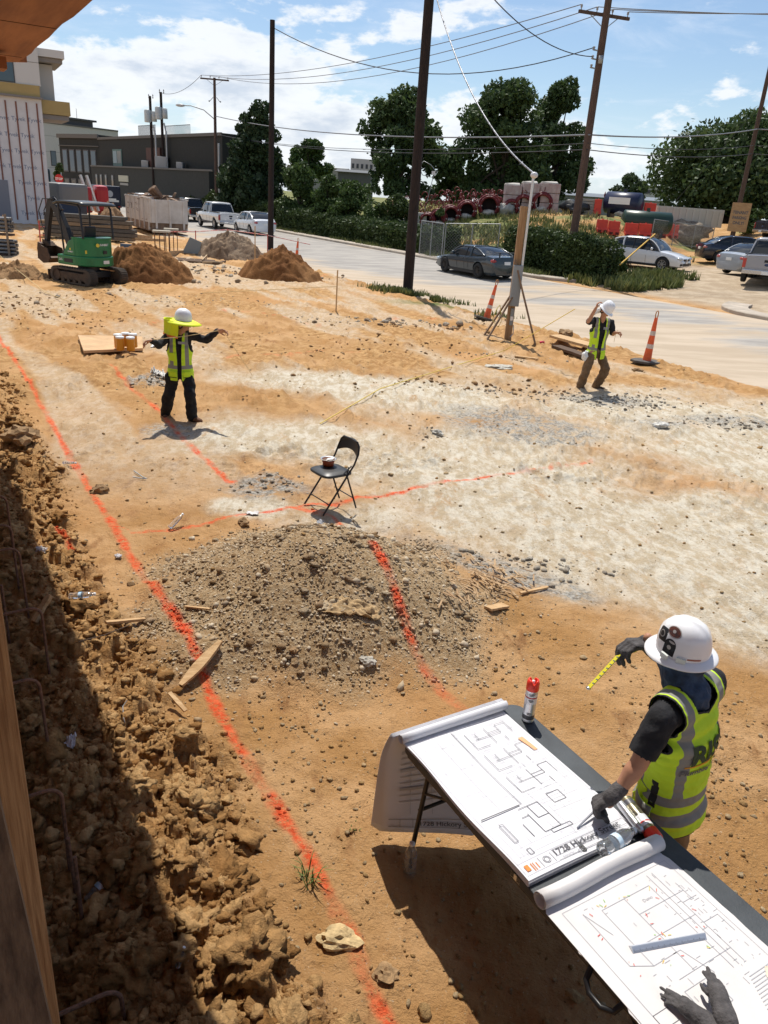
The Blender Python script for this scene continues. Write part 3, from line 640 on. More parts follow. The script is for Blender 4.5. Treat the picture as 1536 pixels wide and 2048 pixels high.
# ================================================================== table and what lies on it
S0, T0, TZ = -1.685, 2.155, .74
def table():
 t = TS(empty('folding_table', label='black plastic folding table with drawings spread over it', cat='table'), S0, T0, 0)
 hl, hw = .915, .375
 for sgn in (-1, 1):
  a, b = (-hl, -.003) if sgn < 0 else (.003, hl)
  m = MB(); c = .07; poly = []
  def arc(cx, cy, a0, a1): return [(cx+c*math.cos(q), cy+c*math.sin(q)) for q in np.linspace(a0, a1, 7)]
  if sgn < 0: poly = [(b, -hw), (b, hw)]+arc(a+c, hw-c, math.pi/2, math.pi)+arc(a+c, -hw+c, math.pi, 1.5*math.pi)
  else: poly = [(a, hw), (a, -hw)]+arc(b-c, -hw+c, -math.pi/2, 0)+arc(b-c, hw-c, 0, math.pi/2)
  m.prism(poly, TZ-.045, TZ).build('tabletop', M_TABLE, t, bevel=.006)
 for sgn in (-1, 1):
  x = sgn*.74; xb = sgn*.80
  for q in (-1, 1):
   MB().tube([(x-.0*sgn, q*.30, TZ-.045), (xb, q*.335, -.06)], .0125, 10).build('leg', M_BLACKMET, t)
  MB().tube([(x+sgn*.035, -.318, .38), (x+sgn*.035, .318, .38)], .010, 8).tube([(xb, -.335, -.03), (xb, .335, -.03)], .0125, 8).build('crossbar', M_BLACKMET, t)
  MB().tube([(x*1.01, 0, .45), (x*1.01, -.12, .45), (x-sgn*.33, -.02, TZ-.05)], .008, 8).tube([(x+sgn*.02, -.31, .50), (x-sgn*.30, -.30, TZ-.05)], .007, 6).build('brace', M_BLACKMET, t)
 for q in (-1, 1): MB().box(-hl+.05, hl-.05, q*.345-.012, q*.345+.012, TZ-.075, TZ-.046).build('side_rail', M_BLACKMET, t)
 MB().tube([(.44, -hw-.0, TZ-.02), (.455, -hw-.035, TZ-.055), (.49, -hw-.05, TZ-.075), (.55, -hw-.05, TZ-.075), (.59, -hw-.035, TZ-.055), (.60, -hw-.0, TZ-.02)], .012, 8).build('carry_handle', M_BLACKMET, t)
 for q in (-1, 1): MB().box(-.03, .03, q*(hw-.012)-.012, q*(hw-.012)+.012+(.001*q), TZ-.04, TZ-.012).build('hinge', M_STEEL, t)
 return t
table()
def seg(m, x0, y0, x1, y1, w, z):
 d = math.hypot(x1-x0, y1-y0) or 1; nx, ny = -(y1-y0)/d*w/2, (x1-x0)/d*w/2
 m.add([(x0+nx, y0+ny, z), (x0-nx, y0-ny, z), (x1-nx, y1-ny, z), (x1+nx, y1+ny, z)], [(0, 1, 2, 3)])
def rect(m, x0, y0, x1, y1, w, z):
 for a in ((x0, y0, x1, y0), (x1, y0, x1, y1), (x1, y1, x0, y1), (x0, y1, x0, y0)): seg(m, *a, w, z)
def plans1():
 # local: x = along the street (0 = far end .. .94 near end), y = 0 left .. .62 right
 p = TS(empty('plan_set', label='clean white building plans rolled at the far end and hanging off the table', cat='plans'), -2.56, 1.775, TZ)
 Lx, Wy, th = .95, .625, .028
 r_ = random.Random(3); m = MB(); n = 9
 rows = []
 for i in range(25):
  x = Lx*i/24; h = th*(.35+.65*sst(x, .25, .9))
  rows.append([(x, Wy*j/10+.006*math.sin(x*9+j*.3)*(j in (0,)), h+.0025*math.sin(x*7+j*.5)) for j in range(11)])
 for r0 in rows: r0.insert(0, (r0[0][0], r0[0][1]-.002, .001)); r0.append((r0[-1][0], r0[-1][1]+.002, .001))
 rows.append([(q[0]+.004, q[1], .001) for q in rows[-1]])
 m.grid(rows, False).build('sheet_stack', M_PAPER, p)
 # page edges of the stack as darker hair lines on the near side
 ed = MB()
 for k in range(7): ed.box(Lx+.0045, Lx+.0052, .002, Wy-.002, .0035+k*.0034, .0042+k*.0034)
 ed.build('page_edge', M_INK2, p)
 # roll at the far end
 m = MB(); prof = []
 for i in range(30):
  a = i/29*3.6*math.pi; rr = .030-.0012*a; prof.append((-.01+rr*math.sin(a)*.9, .034+rr*math.cos(a)*.9))
 m.grid([[(x, -.015+.66*j/8, z) for j in range(9)] for x, z in prof]).build('rolled_sheets', M_PAPER, p, solid=.002)
 # sheets draped over the end of the table
 def drape(dx, off, name, L=.66):
  m = MB(); rows = []
  for i in range(22):
   u = i/21; row = []
   for j in range(17):
    v = j/16; y = -.035+.70*v; z = .03-u*L; fl = (1-v)**2
    x = -.045-dx-.045*math.sin(min(u*3, 1)*1.57)-.02*fl*u*u-.035*math.sin(u*2.4)+.02*math.sin(v*5+u*2)*u+u*.27*min(1, v*1.6)
    yy = y-.01*fl*u**3+.02*(1-v)*u+off*fl*u*.6; row.append((x, yy, z))
   rows.append(row)
  m.grid(rows); return m.build(name, M_PAPER, p, solid=.0015)
 for k in range(7): drape(.004*k, -.012*k, 'hanging_sheet', .68-.006*k)
 # left-hand fan of page edges turned under
 z = th
 ink = MB(); fa = MB(); org = MB()
 def Z(x, dz=.0045): return th*(.35+.65*float(sst(np.array(x), .25, .9)))+dz
 def S(m, x0, y0, x1, y1, w):
  k = max(1, int(abs(x1-x0)/.05)+1)
  for i in range(k):
   a, b = i/k, (i+1)/k; xa, ya, xb, yb = x0+(x1-x0)*a, y0+(y1-y0)*a, x0+(x1-x0)*b, y0+(y1-y0)*b
   d = math.hypot(xb-xa, yb-ya) or 1; nx, ny = -(yb-ya)/d*w/2, (xb-xa)/d*w/2
   m.add([(xa+nx, ya+ny, Z(xa)), (xa-nx, ya-ny, Z(xa)), (xb-nx, yb-ny, Z(xb)), (xb+nx, yb+ny, Z(xb))], [(0, 1, 2, 3)])
 rq = random.Random(12)
 for i in range(150):
  x = rq.uniform(.06, .84); y = rq.uniform(.27, .56) if rq.random() < .7 else rq.uniform(.04, .24); w = rq.uniform(.008, .05)
  S(fa, x, y, x+w, y, .0011) if rq.random() < .5 else S(fa, x, y, x, min(.6, y+w), .0011)
 # border + title strip
 for a in ((.03, .015, .92, .015), (.03, .61, .92, .61), (.03, .015, .03, .61), (.865, .015, .865, .61), (.93, .015, .93, .61)): S(fa, *a, .0016)
 # three unit plans in a chain
 for k in range(3):
  x0 = .08+.17*k; y0 = .31
  for a in ((x0, y0, x0+.12, y0), (x0+.06, y0+.03, x0+.06, y0+.19), (x0, y0+.12, x0+.06, y0+.12), (x0, y0+.19, x0, y0+.25), (x0, y0+.19, x0+.06, y0+.19), (x0+.06, y0+.12, x0+.12, y0+.12), (x0+.12, y0, x0+.12, y0+.08), (x0, y0+.25, x0+.08, y0+.25), (x0+.09, y0+.19, x0+.13, y0+.19), (x0+.02, y0+.05, x0+.06, y0+.05), (x0+.04, y0+.12, x0+.04, y0+.19)): S(ink, *a, .0026)
  for j in range(5): S(fa, x0+.01+.022*j, y0+.01, x0+.01+.022*j, y0+.07, .0012)
  for j in range(4): S(fa, x0+.005, y0+.04+.02*j, x0+.055, y0+.04+.02*j, .001)
  S(fa, x0-.02, y0-.05, x0-.02, y0+.27, .0012); S(fa, x0+.14, y0-.02, x0+.14, y0+.20, .0012)
 S(ink, .04, .255, .60, .255, .0022); S(fa, .04, .262, .60, .262, .0016)
 S(ink, .60, .03, .60, .245, .0055)
 S(fa, .07, .15, .58, .15, .0014); S(fa, .05, .56, .6, .56, .0012); S(fa, .05, .575, .62, .575, .0012)
 for j in range(6): S(fa, .12+.08*j, .05, .12+.08*j, .24, .0009)
 for a in ((.62, .22, .62, .33), (.62, .33, .78, .33), (.78, .33, .78, .24), (.78, .24, .66, .24), (.62, .27, .70, .27), (.70, .27, .70, .33), (.70, .18, .78, .18), (.67, .20, .67, .24)): S(ink, *a, .0030)
 for x0, y0, x1, y1 in ((.66, .08, .77, .10), (.78, .27, .80, .38), (.82, .10, .87-.02, .12), (.60, .40, .66, .47)):
  for a in ((x0, y0, x1, y0), (x1, y0, x1, y1), (x1, y1, x0, y1), (x0, y1, x0, y0)): S(ink, *a, .0026)
 for a in ((.55, .33, .62, .33), (.62, .33, .62, .5), (.55, .5, .62, .5), (.53, .5, .53, .42), (.64, .34, .64, .56), (.70, .36, .70, .56), (.8, .06, .8, .56), (.84, .05, .84, .5), (.63, .05, .86, .05), (.63, .09, .86, .09), (.66, .36, .86, .36)): S(fa, *a, .0012)
 for x0, y0 in ((.885, .03), (.885, .30)): pass
 for a in ((.875, .11, .925, .11), (.875, .175, .925, .175), (.872, .19, .872, .60), (.905, .19, .905, .60), (.928, .19, .928, .6)): S(ink, *a, .0016)
 for j in range(16):   # round seal
  a0, a1 = j*math.pi/8, (j+1)*math.pi/8
  for q in (.017, .011): S(ink, .90+q*math.cos(a0), .143+q*math.sin(a0), .90+q*math.cos(a1), .143+q*math.sin(a1), .002)
 ink.build('plan_drawing', M_INK, p, fixn=False); fa.build('faint_drawing', M_INK2, p, fixn=False)
 S(org, .90, .03, .90, .05, .03); S(org, .885, .065, .925, .065, .004); S(org, .885, .075, .925, .075, .003); S(org, .89, .09, .92, .09, .004)
 S(org, .24, .55, .36, .565, .028) if False else None
 org.build('orange_logo', M_INKR, p, fixn=False)
 o2 = MB(); o2.add([(.22, .545, Z(.22)), (.22, .575, Z(.22)), (.33, .585, Z(.33)), (.33, .565, Z(.33))], [(0, 1, 2, 3)]); o2.build('orange_mark', mat('orange_marker', (.85, .42, .22)), p, fixn=False)
 Mt = Matrix.Translation((.902, .185, th+.0055)) @ Matrix.Rotation(math.pi/2, 4, 'Z')
 text_mesh('title', '1728 Hickory Street', .041, M_INK, p, Mt, bold=.0006, sx=1.12)
 Mt = Matrix.Translation((.922, .215, th+.0055)) @ Matrix.Rotation(math.pi/2, 4, 'Z'); text_mesh('title', 'Building Plan', .012, M_INK2, p, Mt)
 # printed face of the hanging pages seen under the table
 pr = MB(); pf = MB()
 def H(u, v):
  L = .66; y = -.035+.70*v; fl = (1-v)**2
  x = -.045-.045*math.sin(min(u*3, 1)*1.57)-.02*fl*u*u-.035*math.sin(u*2.4)+.02*math.sin(v*5+u*2)*u+u*.27*min(1, v*1.6)
  return (x+.006, y-.01*fl*u**3+.02*(1-v)*u, .03-u*L)
 def hl(m, u0, v0, u1, v1, w):
  k = 10
  for i in range(k):
   a, b = i/k, (i+1)/k; A = Vector(H(u0+(u1-u0)*a, v0+(v1-v0)*a)); B = Vector(H(u0+(u1-u0)*b, v0+(v1-v0)*b))
   d = (B-A).normalized(); n_ = d.cross(Vector((1, 0, 0)))*w/2; m.add([A+n_, A-n_, B-n_, B+n_], [(0, 1, 2, 3)])
 hl(pr, .90, .05, .90, .97, .003); hl(pr, .97, .05, .97, .97, .003)
 for k in range(9): hl(pf, .25+.06*k, .12, .22+.06*k, .9, .006 if k % 3 else .02)
 for k in range(5): hl(pf, .2, .2+.16*k, .85, .2+.16*k, .003)
 for v in (.13, .22): hl(pr, .90, v, .97, v, .002)
 pr.build('plan_drawing', M_INK, p, fixn=False); pf.build('faint_drawing', M_INK2, p, fixn=False)
 # title on the hanging page: its letters stand on the page curve
 tm = text_mesh('title', '1728 Hickory Street', .034, M_INK, p, Matrix.Identity(4), bold=.0006, sx=1.1)
 for v in tm.data.vertices:
  u_, v_ = v.co.x, v.co.y; q = H(.955-v_/.66, .26+u_/.70); v.co = (q[0]+.002, q[1], q[2])
plans1()
def plans2():
 p = TS(empty('plan_set', label='worn stained plans marked in coloured pen on the near half of the table', cat='plans'), -1.50, 1.775, TZ)
 r_ = random.Random(11); Lx, Wy, th = .74, .62, .016
 for k in range(5):
  m = MB(); poly = []
  j = .012*(k < 4); dx = -.01*k
  e = [(0, 0)]+[(Lx*i/24, -.006*k-.02*math.sin(i*.7+k)*(k < 4)*i/24+r_.uniform(-.006, .006)*(k < 4)) for i in range(1, 24)]+[(Lx, -.01)]
  e += [(Lx, Wy)]+[(Lx*(1-i/14), Wy+.006*(4-k)+r_.uniform(-.004, .004)*(k < 4)) for i in range(1, 14)]+[(0, Wy)]
  m.prism(e, .001+th*k/5, th*(k+1)/5).build('plan_sheet', M_PAPER2, p)
 # roll at the far end
 m = MB(); prof = []
 for i in range(34):
  a = i/33*4.2*math.pi; rr = .038-.0010*a; prof.append((-.012+rr*math.sin(a), .042+rr*math.cos(a)))
 m.grid([[(x+.004*math.sin(j), -.025+.66*j/8, z) for j in range(9)] for x, z in prof]).build('rolled_sheets', M_PAPER2, p, solid=.0018)
 # curled near corner
 m = MB(); rows = []
 for i in range(14):
  a = i/13*2.9; x = .70+.028*math.sin(a)+.006*i/13; z = .016+.032*(1-math.cos(a)); rows.append([(x-.09*(j/8)+.02*(1-j/8), .33+.30*j/8, z) for j in range(9)])
 m.grid(rows).build('curled_corner', M_PAPER2, p, solid=.0018)
 z = th+.0018; ink = MB(); fa = MB()
 for a in ((.06, .03, .735, .03), (.06, .60, .735, .60), (.06, .03, .06, .60)): seg(fa, *a, .0016, z)
 g = [(.12, .18, .38, .18), (.12, .30, .46, .30), (.12, .44, .52, .44), (.12, .18, .12, .44), (.30, .18, .30, .50), (.46, .22, .46, .50), (.20, .30, .20, .55), (.38, .18, .38, .32), (.38, .32, .50, .36), (.50, .20, .60, .20), (.60, .20, .60, .33), (.60, .33, .50, .33), (.50, .33, .50, .20), (.08, .47, .52, .47), (.08, .50, .52, .50), (.16, .55, .24, .55), (.24, .50, .24, .58), (.34, .50, .34, .58), (.34, .58, .42, .58), (.10, .10, .34, .10), (.10, .10, .22, .14), (.34, .1, .38, .18)]
 for a in g: seg(fa, *a, .0022, z)
 for i in range(70):
  x, y = r_.uniform(.08, .56), r_.choice([r_.uniform(.46, .58), r_.uniform(.1, .58)]); w = r_.uniform(.005, .03)
  if r_.random() < .5: seg(fa, x, y, x+w, y, .0018, z)
  else: seg(fa, x, y, x, y+w, .0018, z)
 for k in range(13): seg(fa, .57+.012*k, .46-.006*k, .57+.012*k, .585, .0032, z)
 fa.build('faint_drawing', M_INK2, p, fixn=False)
 for nm, mm_, n in (('red_marks', M_INKRED, 17), ('green_marks', M_INKGRN, 6), ('yellow_marks', M_INKYEL, 9)):
  q = MB()
  for i in range(n):
   c = r_.choice([(.12, .30), (.14, .44), (.30, .30), (.30, .50), (.20, .24), (.40, .22), (.40, .40), (.10, .2)]) if nm != 'red_marks' else (r_.uniform(.1, .45), r_.choice([.12, .3, .44, .5]))
   x, y = c[0]+r_.uniform(-.02, .02), c[1]+r_.uniform(-.03, .03); seg(q, x, y, x+r_.uniform(-.016, .016), y+r_.uniform(-.016, .016), .0026, z+.001)
  q.build(nm, mm_, p, fixn=False)
 rect(ink, .51, .03, .56, .10, .0015, z); rect(ink, .63, .035, .71, .13, .0018, z)
 for k in range(10):
  a0, a1 = 1.2+k*.3, 1.2+(k+1)*.3; seg(ink, .652+.016*math.cos(a0), .09+.03*math.sin(a0), .652+.016*math.cos(a1), .09+.03*math.sin(a1), .003+.0006*k, z)
 ink.build('plan_drawing', M_INK, p, fixn=False)
 Mt = Matrix.Translation((.688, .040, z)) @ Matrix.Rotation(math.pi/2, 4, 'Z'); text_mesh('logo_text', 'PLRserview', .017, M_INK, p, Mt, bold=.0005)
 Mt = Matrix.Translation((.700, .045, z)) @ Matrix.Rotation(math.pi/2, 4, 'Z'); text_mesh('logo_text', 'engineering group', .008, M_INK, p, Mt)
 Mt = Matrix.Translation((.17, .36, z)) @ Matrix.Rotation(math.pi/2, 4, 'Z'); text_mesh('logo_text', 'Demo', .02, M_INK2, p, Mt)
 # brown coffee stain
 st_ = MB()
 for cx, cy, rr in ((.62, .54, .045), (.66, .50, .03), (.60, .575, .02)):
  st_.add([(cx+rr*(1+.2*math.sin(a*3))*math.cos(a), cy+rr*.6*math.sin(a), z+.0012) for a in np.linspace(0, 6.1, 18)], [tuple(range(18))])
 st_.build('stain', mat('paper_stain', (.60, .52, .38), .8, col2=(.70, .66, .58), vs=30), p, fixn=False)
plans2()
def ruler():
 A = atz(1262, 1898, .76); B = atz(1422, 1868, .76); d = Vector((B.x-A.x, B.y-A.y, 0)); L = .31; a = math.atan2(d.y, d.x)
 o = empty('scale_ruler', (A.x, A.y, .7575), a, label='grey aluminium triangular scale ruler lying across the worn plans', cat='ruler')
 al = mat('aluminium', (.62, .66, .72), .4, .6)
 MB().prism([(-.016, 0), (.016, 0), (.003, .014), (.0, .016), (-.003, .014)], 0, L, 'x').build('blade', al, o)
 m = MB()
 for i in range(60):
  x = .005+i*.005; m.box(x, x+.0008, -.0155, -.0105 if i % 5 else -.008, .0008, .006) if False else m.add([(x, -.0155, .0012), (x+.0012, -.0155, .0012), (x+.0012, -.0115 if i % 5 else -.009, .0055 if i % 5 else .0085), (x, -.0115 if i % 5 else -.009, .0055 if i % 5 else .0085)], [(0, 1, 2, 3)])
 m.build('graduations', M_INK, o, fixn=False)
ruler()
def bottle(label, loc, ax, rz=0, L=.2, labelled=True, crushed=0, mt=None, cap=True):
 o = empty('water_bottle', loc, 0, label=label, cat='bottle'); d = Vector(ax).normalized(); k = L/.2
 pr = [(.001, 0), (.026, .001), (.031, .008), (.031, .03), (.0295, .034), (.031, .04), (.0295, .05), (.031, .056), (.0295, .066), (.031, .072), (.031, .10), (.0295, .104), (.031, .110), (.0295, .12), (.031, .126), (.029, .145), (.018, .172), (.0125, .182), (.0125, .192)]
 pr = [(r_*k*(1-crushed*.35*abs(math.sin(z*60))), z*k) for r_, z in pr]
 b = MB().lathe(pr, (0, 0, 0), d, 22, sy=1-crushed).build('bottle_body', mt or M_CLEAR, o)
 if labelled: MB().lathe([(.0315*k, .074*k), (.0316*k, .098*k)], (0, 0, 0), d, 22, sy=1-crushed).build('bottle_label', mat('blue_label', (.20, .42, .62), .5, col2=(.75, .82, .86), vs=25), o)
 if cap: MB().lathe([(.0005, .202*k), (.0135*k, .201*k), (.0138*k, .188*k)], (0, 0, 0), d, 16).build('bottle_cap', M_WHITEP, o)
 return o
A = atz(1196, 1705, .79); B = atz(1268, 1660, .79)
bottle('clear water bottle lying on the table against the paper roll', (A.x+.01, A.y-.005, .806), (B-A), L=.215)
g = G(818, 1752); bottle('clear bottle standing on the ground against the table leg', (g.x, g.y, gz(g.x, g.y)-.005), (0, .03, 1), L=.21, labelled=False)
for px, py, ax, lab, cr in ((128, 930, (.8, -.35, .15), 'crushed clear bottle lying in clods beside the orange line', .35), (340, 1062, (.4, .6, .4), 'clear bottle lying at the edge of the gravel heap', .25),
       (175, 1815, (.55, .75, .45), 'half buried bottle with blue green label in the shaded trench', .1), (355, 1945, (.2, .2, .7), 'crumpled clear plastic cup among clods at the bottom', .4), (140, 1208, (.9, .1, .1), 'blue labelled bottle neck poking from the shaded clods', .2)):
 g = G(px, py, .03); bottle(lab, g, ax, L=.2 if px != 355 else .1, crushed=cr, labelled=px in (175, 140))
def spray(label, loc, ax, up=True, mt=None):
 o = empty('spray_can', loc, label=label, cat='spray can'); d = Vector(ax).normalized()
 MB().lathe([(.001, 0), (.030, .001), (.0325, .004), (.0325, .008), (.0315, .010), (.0315, .185), (.0325, .190), (.0325, .194), (.024, .206), (.020, .21)], (0, 0, 0), d, 28).build('can', mt or mat('can_silver', (.62, .63, .65), .3, .75), o)
 MB().lathe([(.0322, .02), (.0322, .045), (.0321, .046)], (0, 0, 0), d, 28).build('dark_band', mat('can_dark', (.08, .08, .09), .4), o)
 MB().lathe([(.0322, .115), (.0322, .175)], (0, 0, 0), d, 28).build('printed_label', mat('can_label', (.72, .72, .74), .35, .2), o)
 MB().lathe([(.0323, .150), (.0323, .158)], (0, 0, 0), d, 28).build('red_stripe', mat('can_red', (.45, .03, .03), .4), o)
 x, y = frame(d); m = MB(); n = 28   # cap with the two prongs of a marking can
 rows = []
 for r_, z0 in ((.0335, .192), (.0335, .215), (.033, .235), (.028, .250), (.022, .254), (.020, .245), (.017, .225)):
  row = []
  for k in range(n):
   a = 2*math.pi*k/n; dip = .022*max(0, math.cos(a*2))**3 if z0 > .23 else 0
   row.append(x*(r_*math.cos(a))+y*(r_*math.sin(a))+d*(z0-dip))
  rows.append(row)
 m.grid(rows, True, True); m.build('cap', M_REDCAP, o)
 MB().lathe([(.0005, .246), (.008, .244), (.008, .21)], (0, 0, 0), d, 12).build('nozzle', M_WHITEP, o)
 if up:
  M_ = Matrix.Translation((-.004, -.0328, .17)) @ Matrix.Rotation(math.pi/2, 4, 'X') @ Matrix.Rotation(-math.pi/2, 4, 'Z')
  m = MB()
  for k, (w, z0) in enumerate(((.03, .175), (.022, .168), (.026, .14), (.018, .132), (.026, .06), (.02, .052))):
   m.grid([[(math.sin(a)*.0326, -math.cos(a)*.0326, zz) for a in np.linspace(-w/.0326/2-.2, w/.0326/2-.2, 7)] for zz in (z0, z0+.004)])
  m.build('print', M_INK, o)
 return o
A = atz(1055, 1440, TZ); spray('upright silver marking paint can with orange red cap on the far table corner', (A.x, A.y-.0, TZ+.001), (0, .02, 1))
A = atz(1240, 1602, .775); B = atz(1292, 1668, .775); dk = mat('can_black_gold', (.10, .095, .08), .3, .6, col2=(.45, .40, .25), vs=25)
spray('dark marking paint can with red cap lying on the table edge beside the man', (A.x+.025, A.y+.005, .775), B-A, False, dk)
C_ = B-A; C_.normalize(); nx = Vector((C_.y, -C_.x, 0))
MB().lathe([(.001, 0), (.017, .001), (.018, .01), (.018, .16), (.012, .175), (.001, .177)], (0, 0, 0), C_, 18).build('chalk_tube', mat('can_silver', (.62, .63, .65)), None, loc=(A.x-.012, A.y-.026, .787))
tag(bpy.data.objects['chalk_tube'], 'slim silver tube lying between the drawings and the dark paint can', 'tube')
# binder clip and pen
def clip(px, py, lab):
 A = atz(px, py, .772); o = empty('binder_clip', (A.x, A.y, .769), R(31), label=lab, cat='clip')
 MB().prism([(-.014, 0), (.006, .009), (.006, -.006), (-.014, -.002)], -.018, .018, 'y').build('clamp', M_BLACKMET, o)
 MB().tube([(.0, -.008, .008), (-.02, -.008, .014), (-.03, 0, .016), (-.02, .008, .014), (0, .008, .008)], .0012, 6).build('wire_loop', M_STEEL, o)
clip(1166, 1695, 'small black binder clip on the title block of the clean plans')
A = atz(1150, 1655, .775); B = atz(1190, 1622, .775)
MB().tube([(0, 0, 0), ((B-A).x*.9, (B-A).y*.9, .02)], [.004, .006], 8).build('pen', mat('pen_grey', (.25, .26, .30), .4), None, loc=(A.x+.01, A.y, .775)); tag(bpy.data.objects['pen'], 'grey pen on the drawing beside the gloved fist', 'pen')
# ------------------------------------------------------------------ folding chair with the bowl
def chair():
 F = G(625, 1008); Bk = P0(720, 1030, .05)
 o = empty('folding_chair', (-.60, 7.80, gz(-.60, 7.80)+.03), R(218), label='black metal folding chair with padded seat on the white dusted earth', cat='chair'); o.scale = (.92, .92, .92)
 # local: x forward (front of seat), y left ; seat .40 deep .42 wide
 pad = mat('black_vinyl', (.022, .022, .022), .42, spec=.5)
 m = MB(); rows = []
 def sup(a, rx, ry, e=.45): c, s_ = math.cos(a), math.sin(a); return rx*abs(c)**e*(1 if c > 0 else -1), ry*abs(s_)**e*(1 if s_ > 0 else -1)
 for r_, z in ((.0, .428), (.9, .428), (1.0, .437), (1.0, .455), (.95, .464), (.9, .466), (.84, .474), (.5, .482), (.01, .485)):
  rows.append([(sup(a, .20*r_, (.205+.012*math.cos(a))*r_)[0], sup(a, .20*r_, .205*r_)[1], z) for a in np.linspace(0, 2*math.pi, 32, endpoint=False)])
 m.grid(rows, True, True).build('seat', pad, o)
 P = lambda x, y, z: (x, y, z)
 hw = .205
 for q in (-1, 1):
  # back/front tube: from back-rest top down to the front foot, straight with slight bend
  MB().tube([P(-.26, q*.14, .80), P(-.255, q*.185, .76), P(-.235, q*hw, .68), P(-.185, q*hw, .56), P(.22, q*hw, 0)], .0115, 10).build('leg', M_BLACKMET, o)
  MB().tube([P(-.13, q*(hw-.025), .53), P(-.10, q*(hw-.025), .45), P(-.26, q*(hw-.025), 0)], .0105, 10).build('leg', M_BLACKMET, o)
  MB().bar(P(-.155, q*(hw-.012), .545), P(-.02, q*(hw-.012), .44), .016, .005).build('hinge_link', M_BLACKMET, o)
 MB().tube([P(-.26, -.14, .80), P(-.262, 0, .808), P(-.26, .14, .80)], .0115, 10).build('back_frame', M_BLACKMET, o)
 MB().tube([P(.14, -hw, .12), P(.14, hw, .12)], .007, 8).tube([P(-.22, -.18, .13), P(-.22, .18, .13)], .007, 8).build('stretcher', M_BLACKMET, o)
 rows = []
 for i in range(9):
  v = i/8
  row = []
  for j in range(17):
   u = j/16*2-1; w = .205-.03*v**3-(.055*v**6); zt = .795+.010*(1-u*u); zb = .625+.055*(1-u*u)**1.0; z = zb+(zt-zb)*v
   row.append((-.215-.05*(z-.6)/.2-.035*(1-u*u), w*u, z))
  rows.append(row)
 MB().grid(rows).build('backrest', pad, o, solid=.012)
 for v in ((.22, -hw, 0), (.22, hw, 0), (-.26, -.18, 0), (-.26, .18, 0)): pass
 b = empty('bowl', (0, 0, 0), label='brown bowl with foil rim standing on the folding chair', cat='bowl')
 c = o.matrix_basis if False else Matrix.LocRotScale(o.location, o.rotation_euler, o.scale); w = c @ Vector((-.02, -.09, .485))
 b.location = w
 MB().lathe([(.001, .004), (.055, .003), (.058, 0), (.062, .03), (.072, .075), (.069, .075), (.058, .03), (.001, .02)], n=28).build('bowl_body', mat('red_clay', (.30, .06, .02), .5), b)
 MB().lathe([(.088, .078), (.09, .081), (.070, .076), (.066, .070), (.067, .070)], n=28).build('rim', mat('foil', (.6, .58, .55), .35, .8), b)
 MB().lathe([(.001, .062), (.067, .064)], n=20).build('contents', mat('bowl_inside', (.16, .10, .07), .8), b)
 MB().add([(-.02, -.05, .080), (.05, -.045, .088), (.06, .02, .086), (-.005, .01, .079)], [(0, 1, 2, 3)]).build('napkin', M_WHITEP, b, solid=.002)
chair()
# ------------------------------------------------------------------ plywood board with the five amber canisters
def board():
 pts = [G(a, b) for a, b in ((157, 684), (285, 682), (286, 706), (168, 710))]; c = sum(pts, Vector())/4
 o = empty('plywood_board', (c.x, c.y, 0), label='bare plywood sheet flat on the earth under the five amber canisters', cat='board')
 vs = [(p.x-c.x, p.y-c.y, p.z+.03) for p in pts]; top = [(x, y, z+.05) for x, y, z in vs]
 MB().add(vs+top, [(3, 2, 1, 0), (4, 5, 6, 7), (0, 1, 5, 4), (1, 2, 6, 5), (2, 3, 7, 6), (3, 0, 4, 7)]).build('sheet', mat('ply_light', (.56, .36, .19), .85, var=.15, vs=3), o)
 zt = max(v[2] for v in vs)+.05
 am = mat('amber_plastic', (.62, .27, .02), .35, spec=.5)
 labs = ['amber canister nearest the left, front row, on the plywood', 'amber canister behind at the far left of the cluster', 'amber canister standing at the back centre of the cluster', 'amber canister at the front right of the cluster', 'amber canister half hidden at the back right of the cluster']
 for (px, py), lab in zip(((241, 696), (237, 691), (252, 688), (262, 697), (267, 690)), labs):
  q = atz(px, py+2, zt-.02); b = empty('canister', (q.x, q.y, zt-.045), label=lab, cat='canister', group='amber canisters on the plywood')
  MB().lathe([(.001, 0), (.072, .002), (.078, .02), (.076, .22), (.078, .24), (.078, .262)], n=24).build('container', am, b); MB().lathe([(.0795, .235), (.081, .24), (.081, .268), (.001, .270)], n=24).build('lid', M_WHITEP, b)
board()
# ------------------------------------------------------------------ litter
def stick(name, a, b, w, h, lab, cat, mt=M_WOODH, za=.02, zb=.02, pts=False):
 A = G(*a, za); B = G(*b, zb); m = MB(); c = (A+B)/2
 n = 6; d = B-A; x, y = frame(d.normalized()); r_ = random.Random(a[0]); rows = []
 for i in range(n):
  p = A+d*(i/(n-1))-c; k = 1 if not pts else (math.sin(math.pi*(.12+.76*i/(n-1))))
  hh = w/2*k*(1+r_.uniform(-.12, .12)); rows.append([p+x*hh+y*h/2, p-x*hh+y*h/2, p-x*hh-y*h/2, p+x*hh-y*h/2])
 m.grid(rows, False, True); m.add(rows[0], [(0, 1, 2, 3)]); m.add(rows[-1], [(3, 2, 1, 0)])
 o = m.build(name, mt, None, loc=c); tag(o, lab, cat); return o
stick('wood_lath', (362, 1378), (442, 1298), .085, .02, 'split wooden lath sprayed orange where the line crosses it', 'lath', pts=True, za=.03, zb=.05)
A = G(405, 1335, .06); B = G(392, 1350, .055)
stick('wood_scrap', (212, 1250), (290, 1243), .03, .02, 'grey wood scrap lying in the clods left of the gravel', 'wood'); stick('wood_scrap', (70, 1250), (103, 1218), .05, .03, 'pointed stake end leaning in the shaded clods', 'wood', zb=.1)
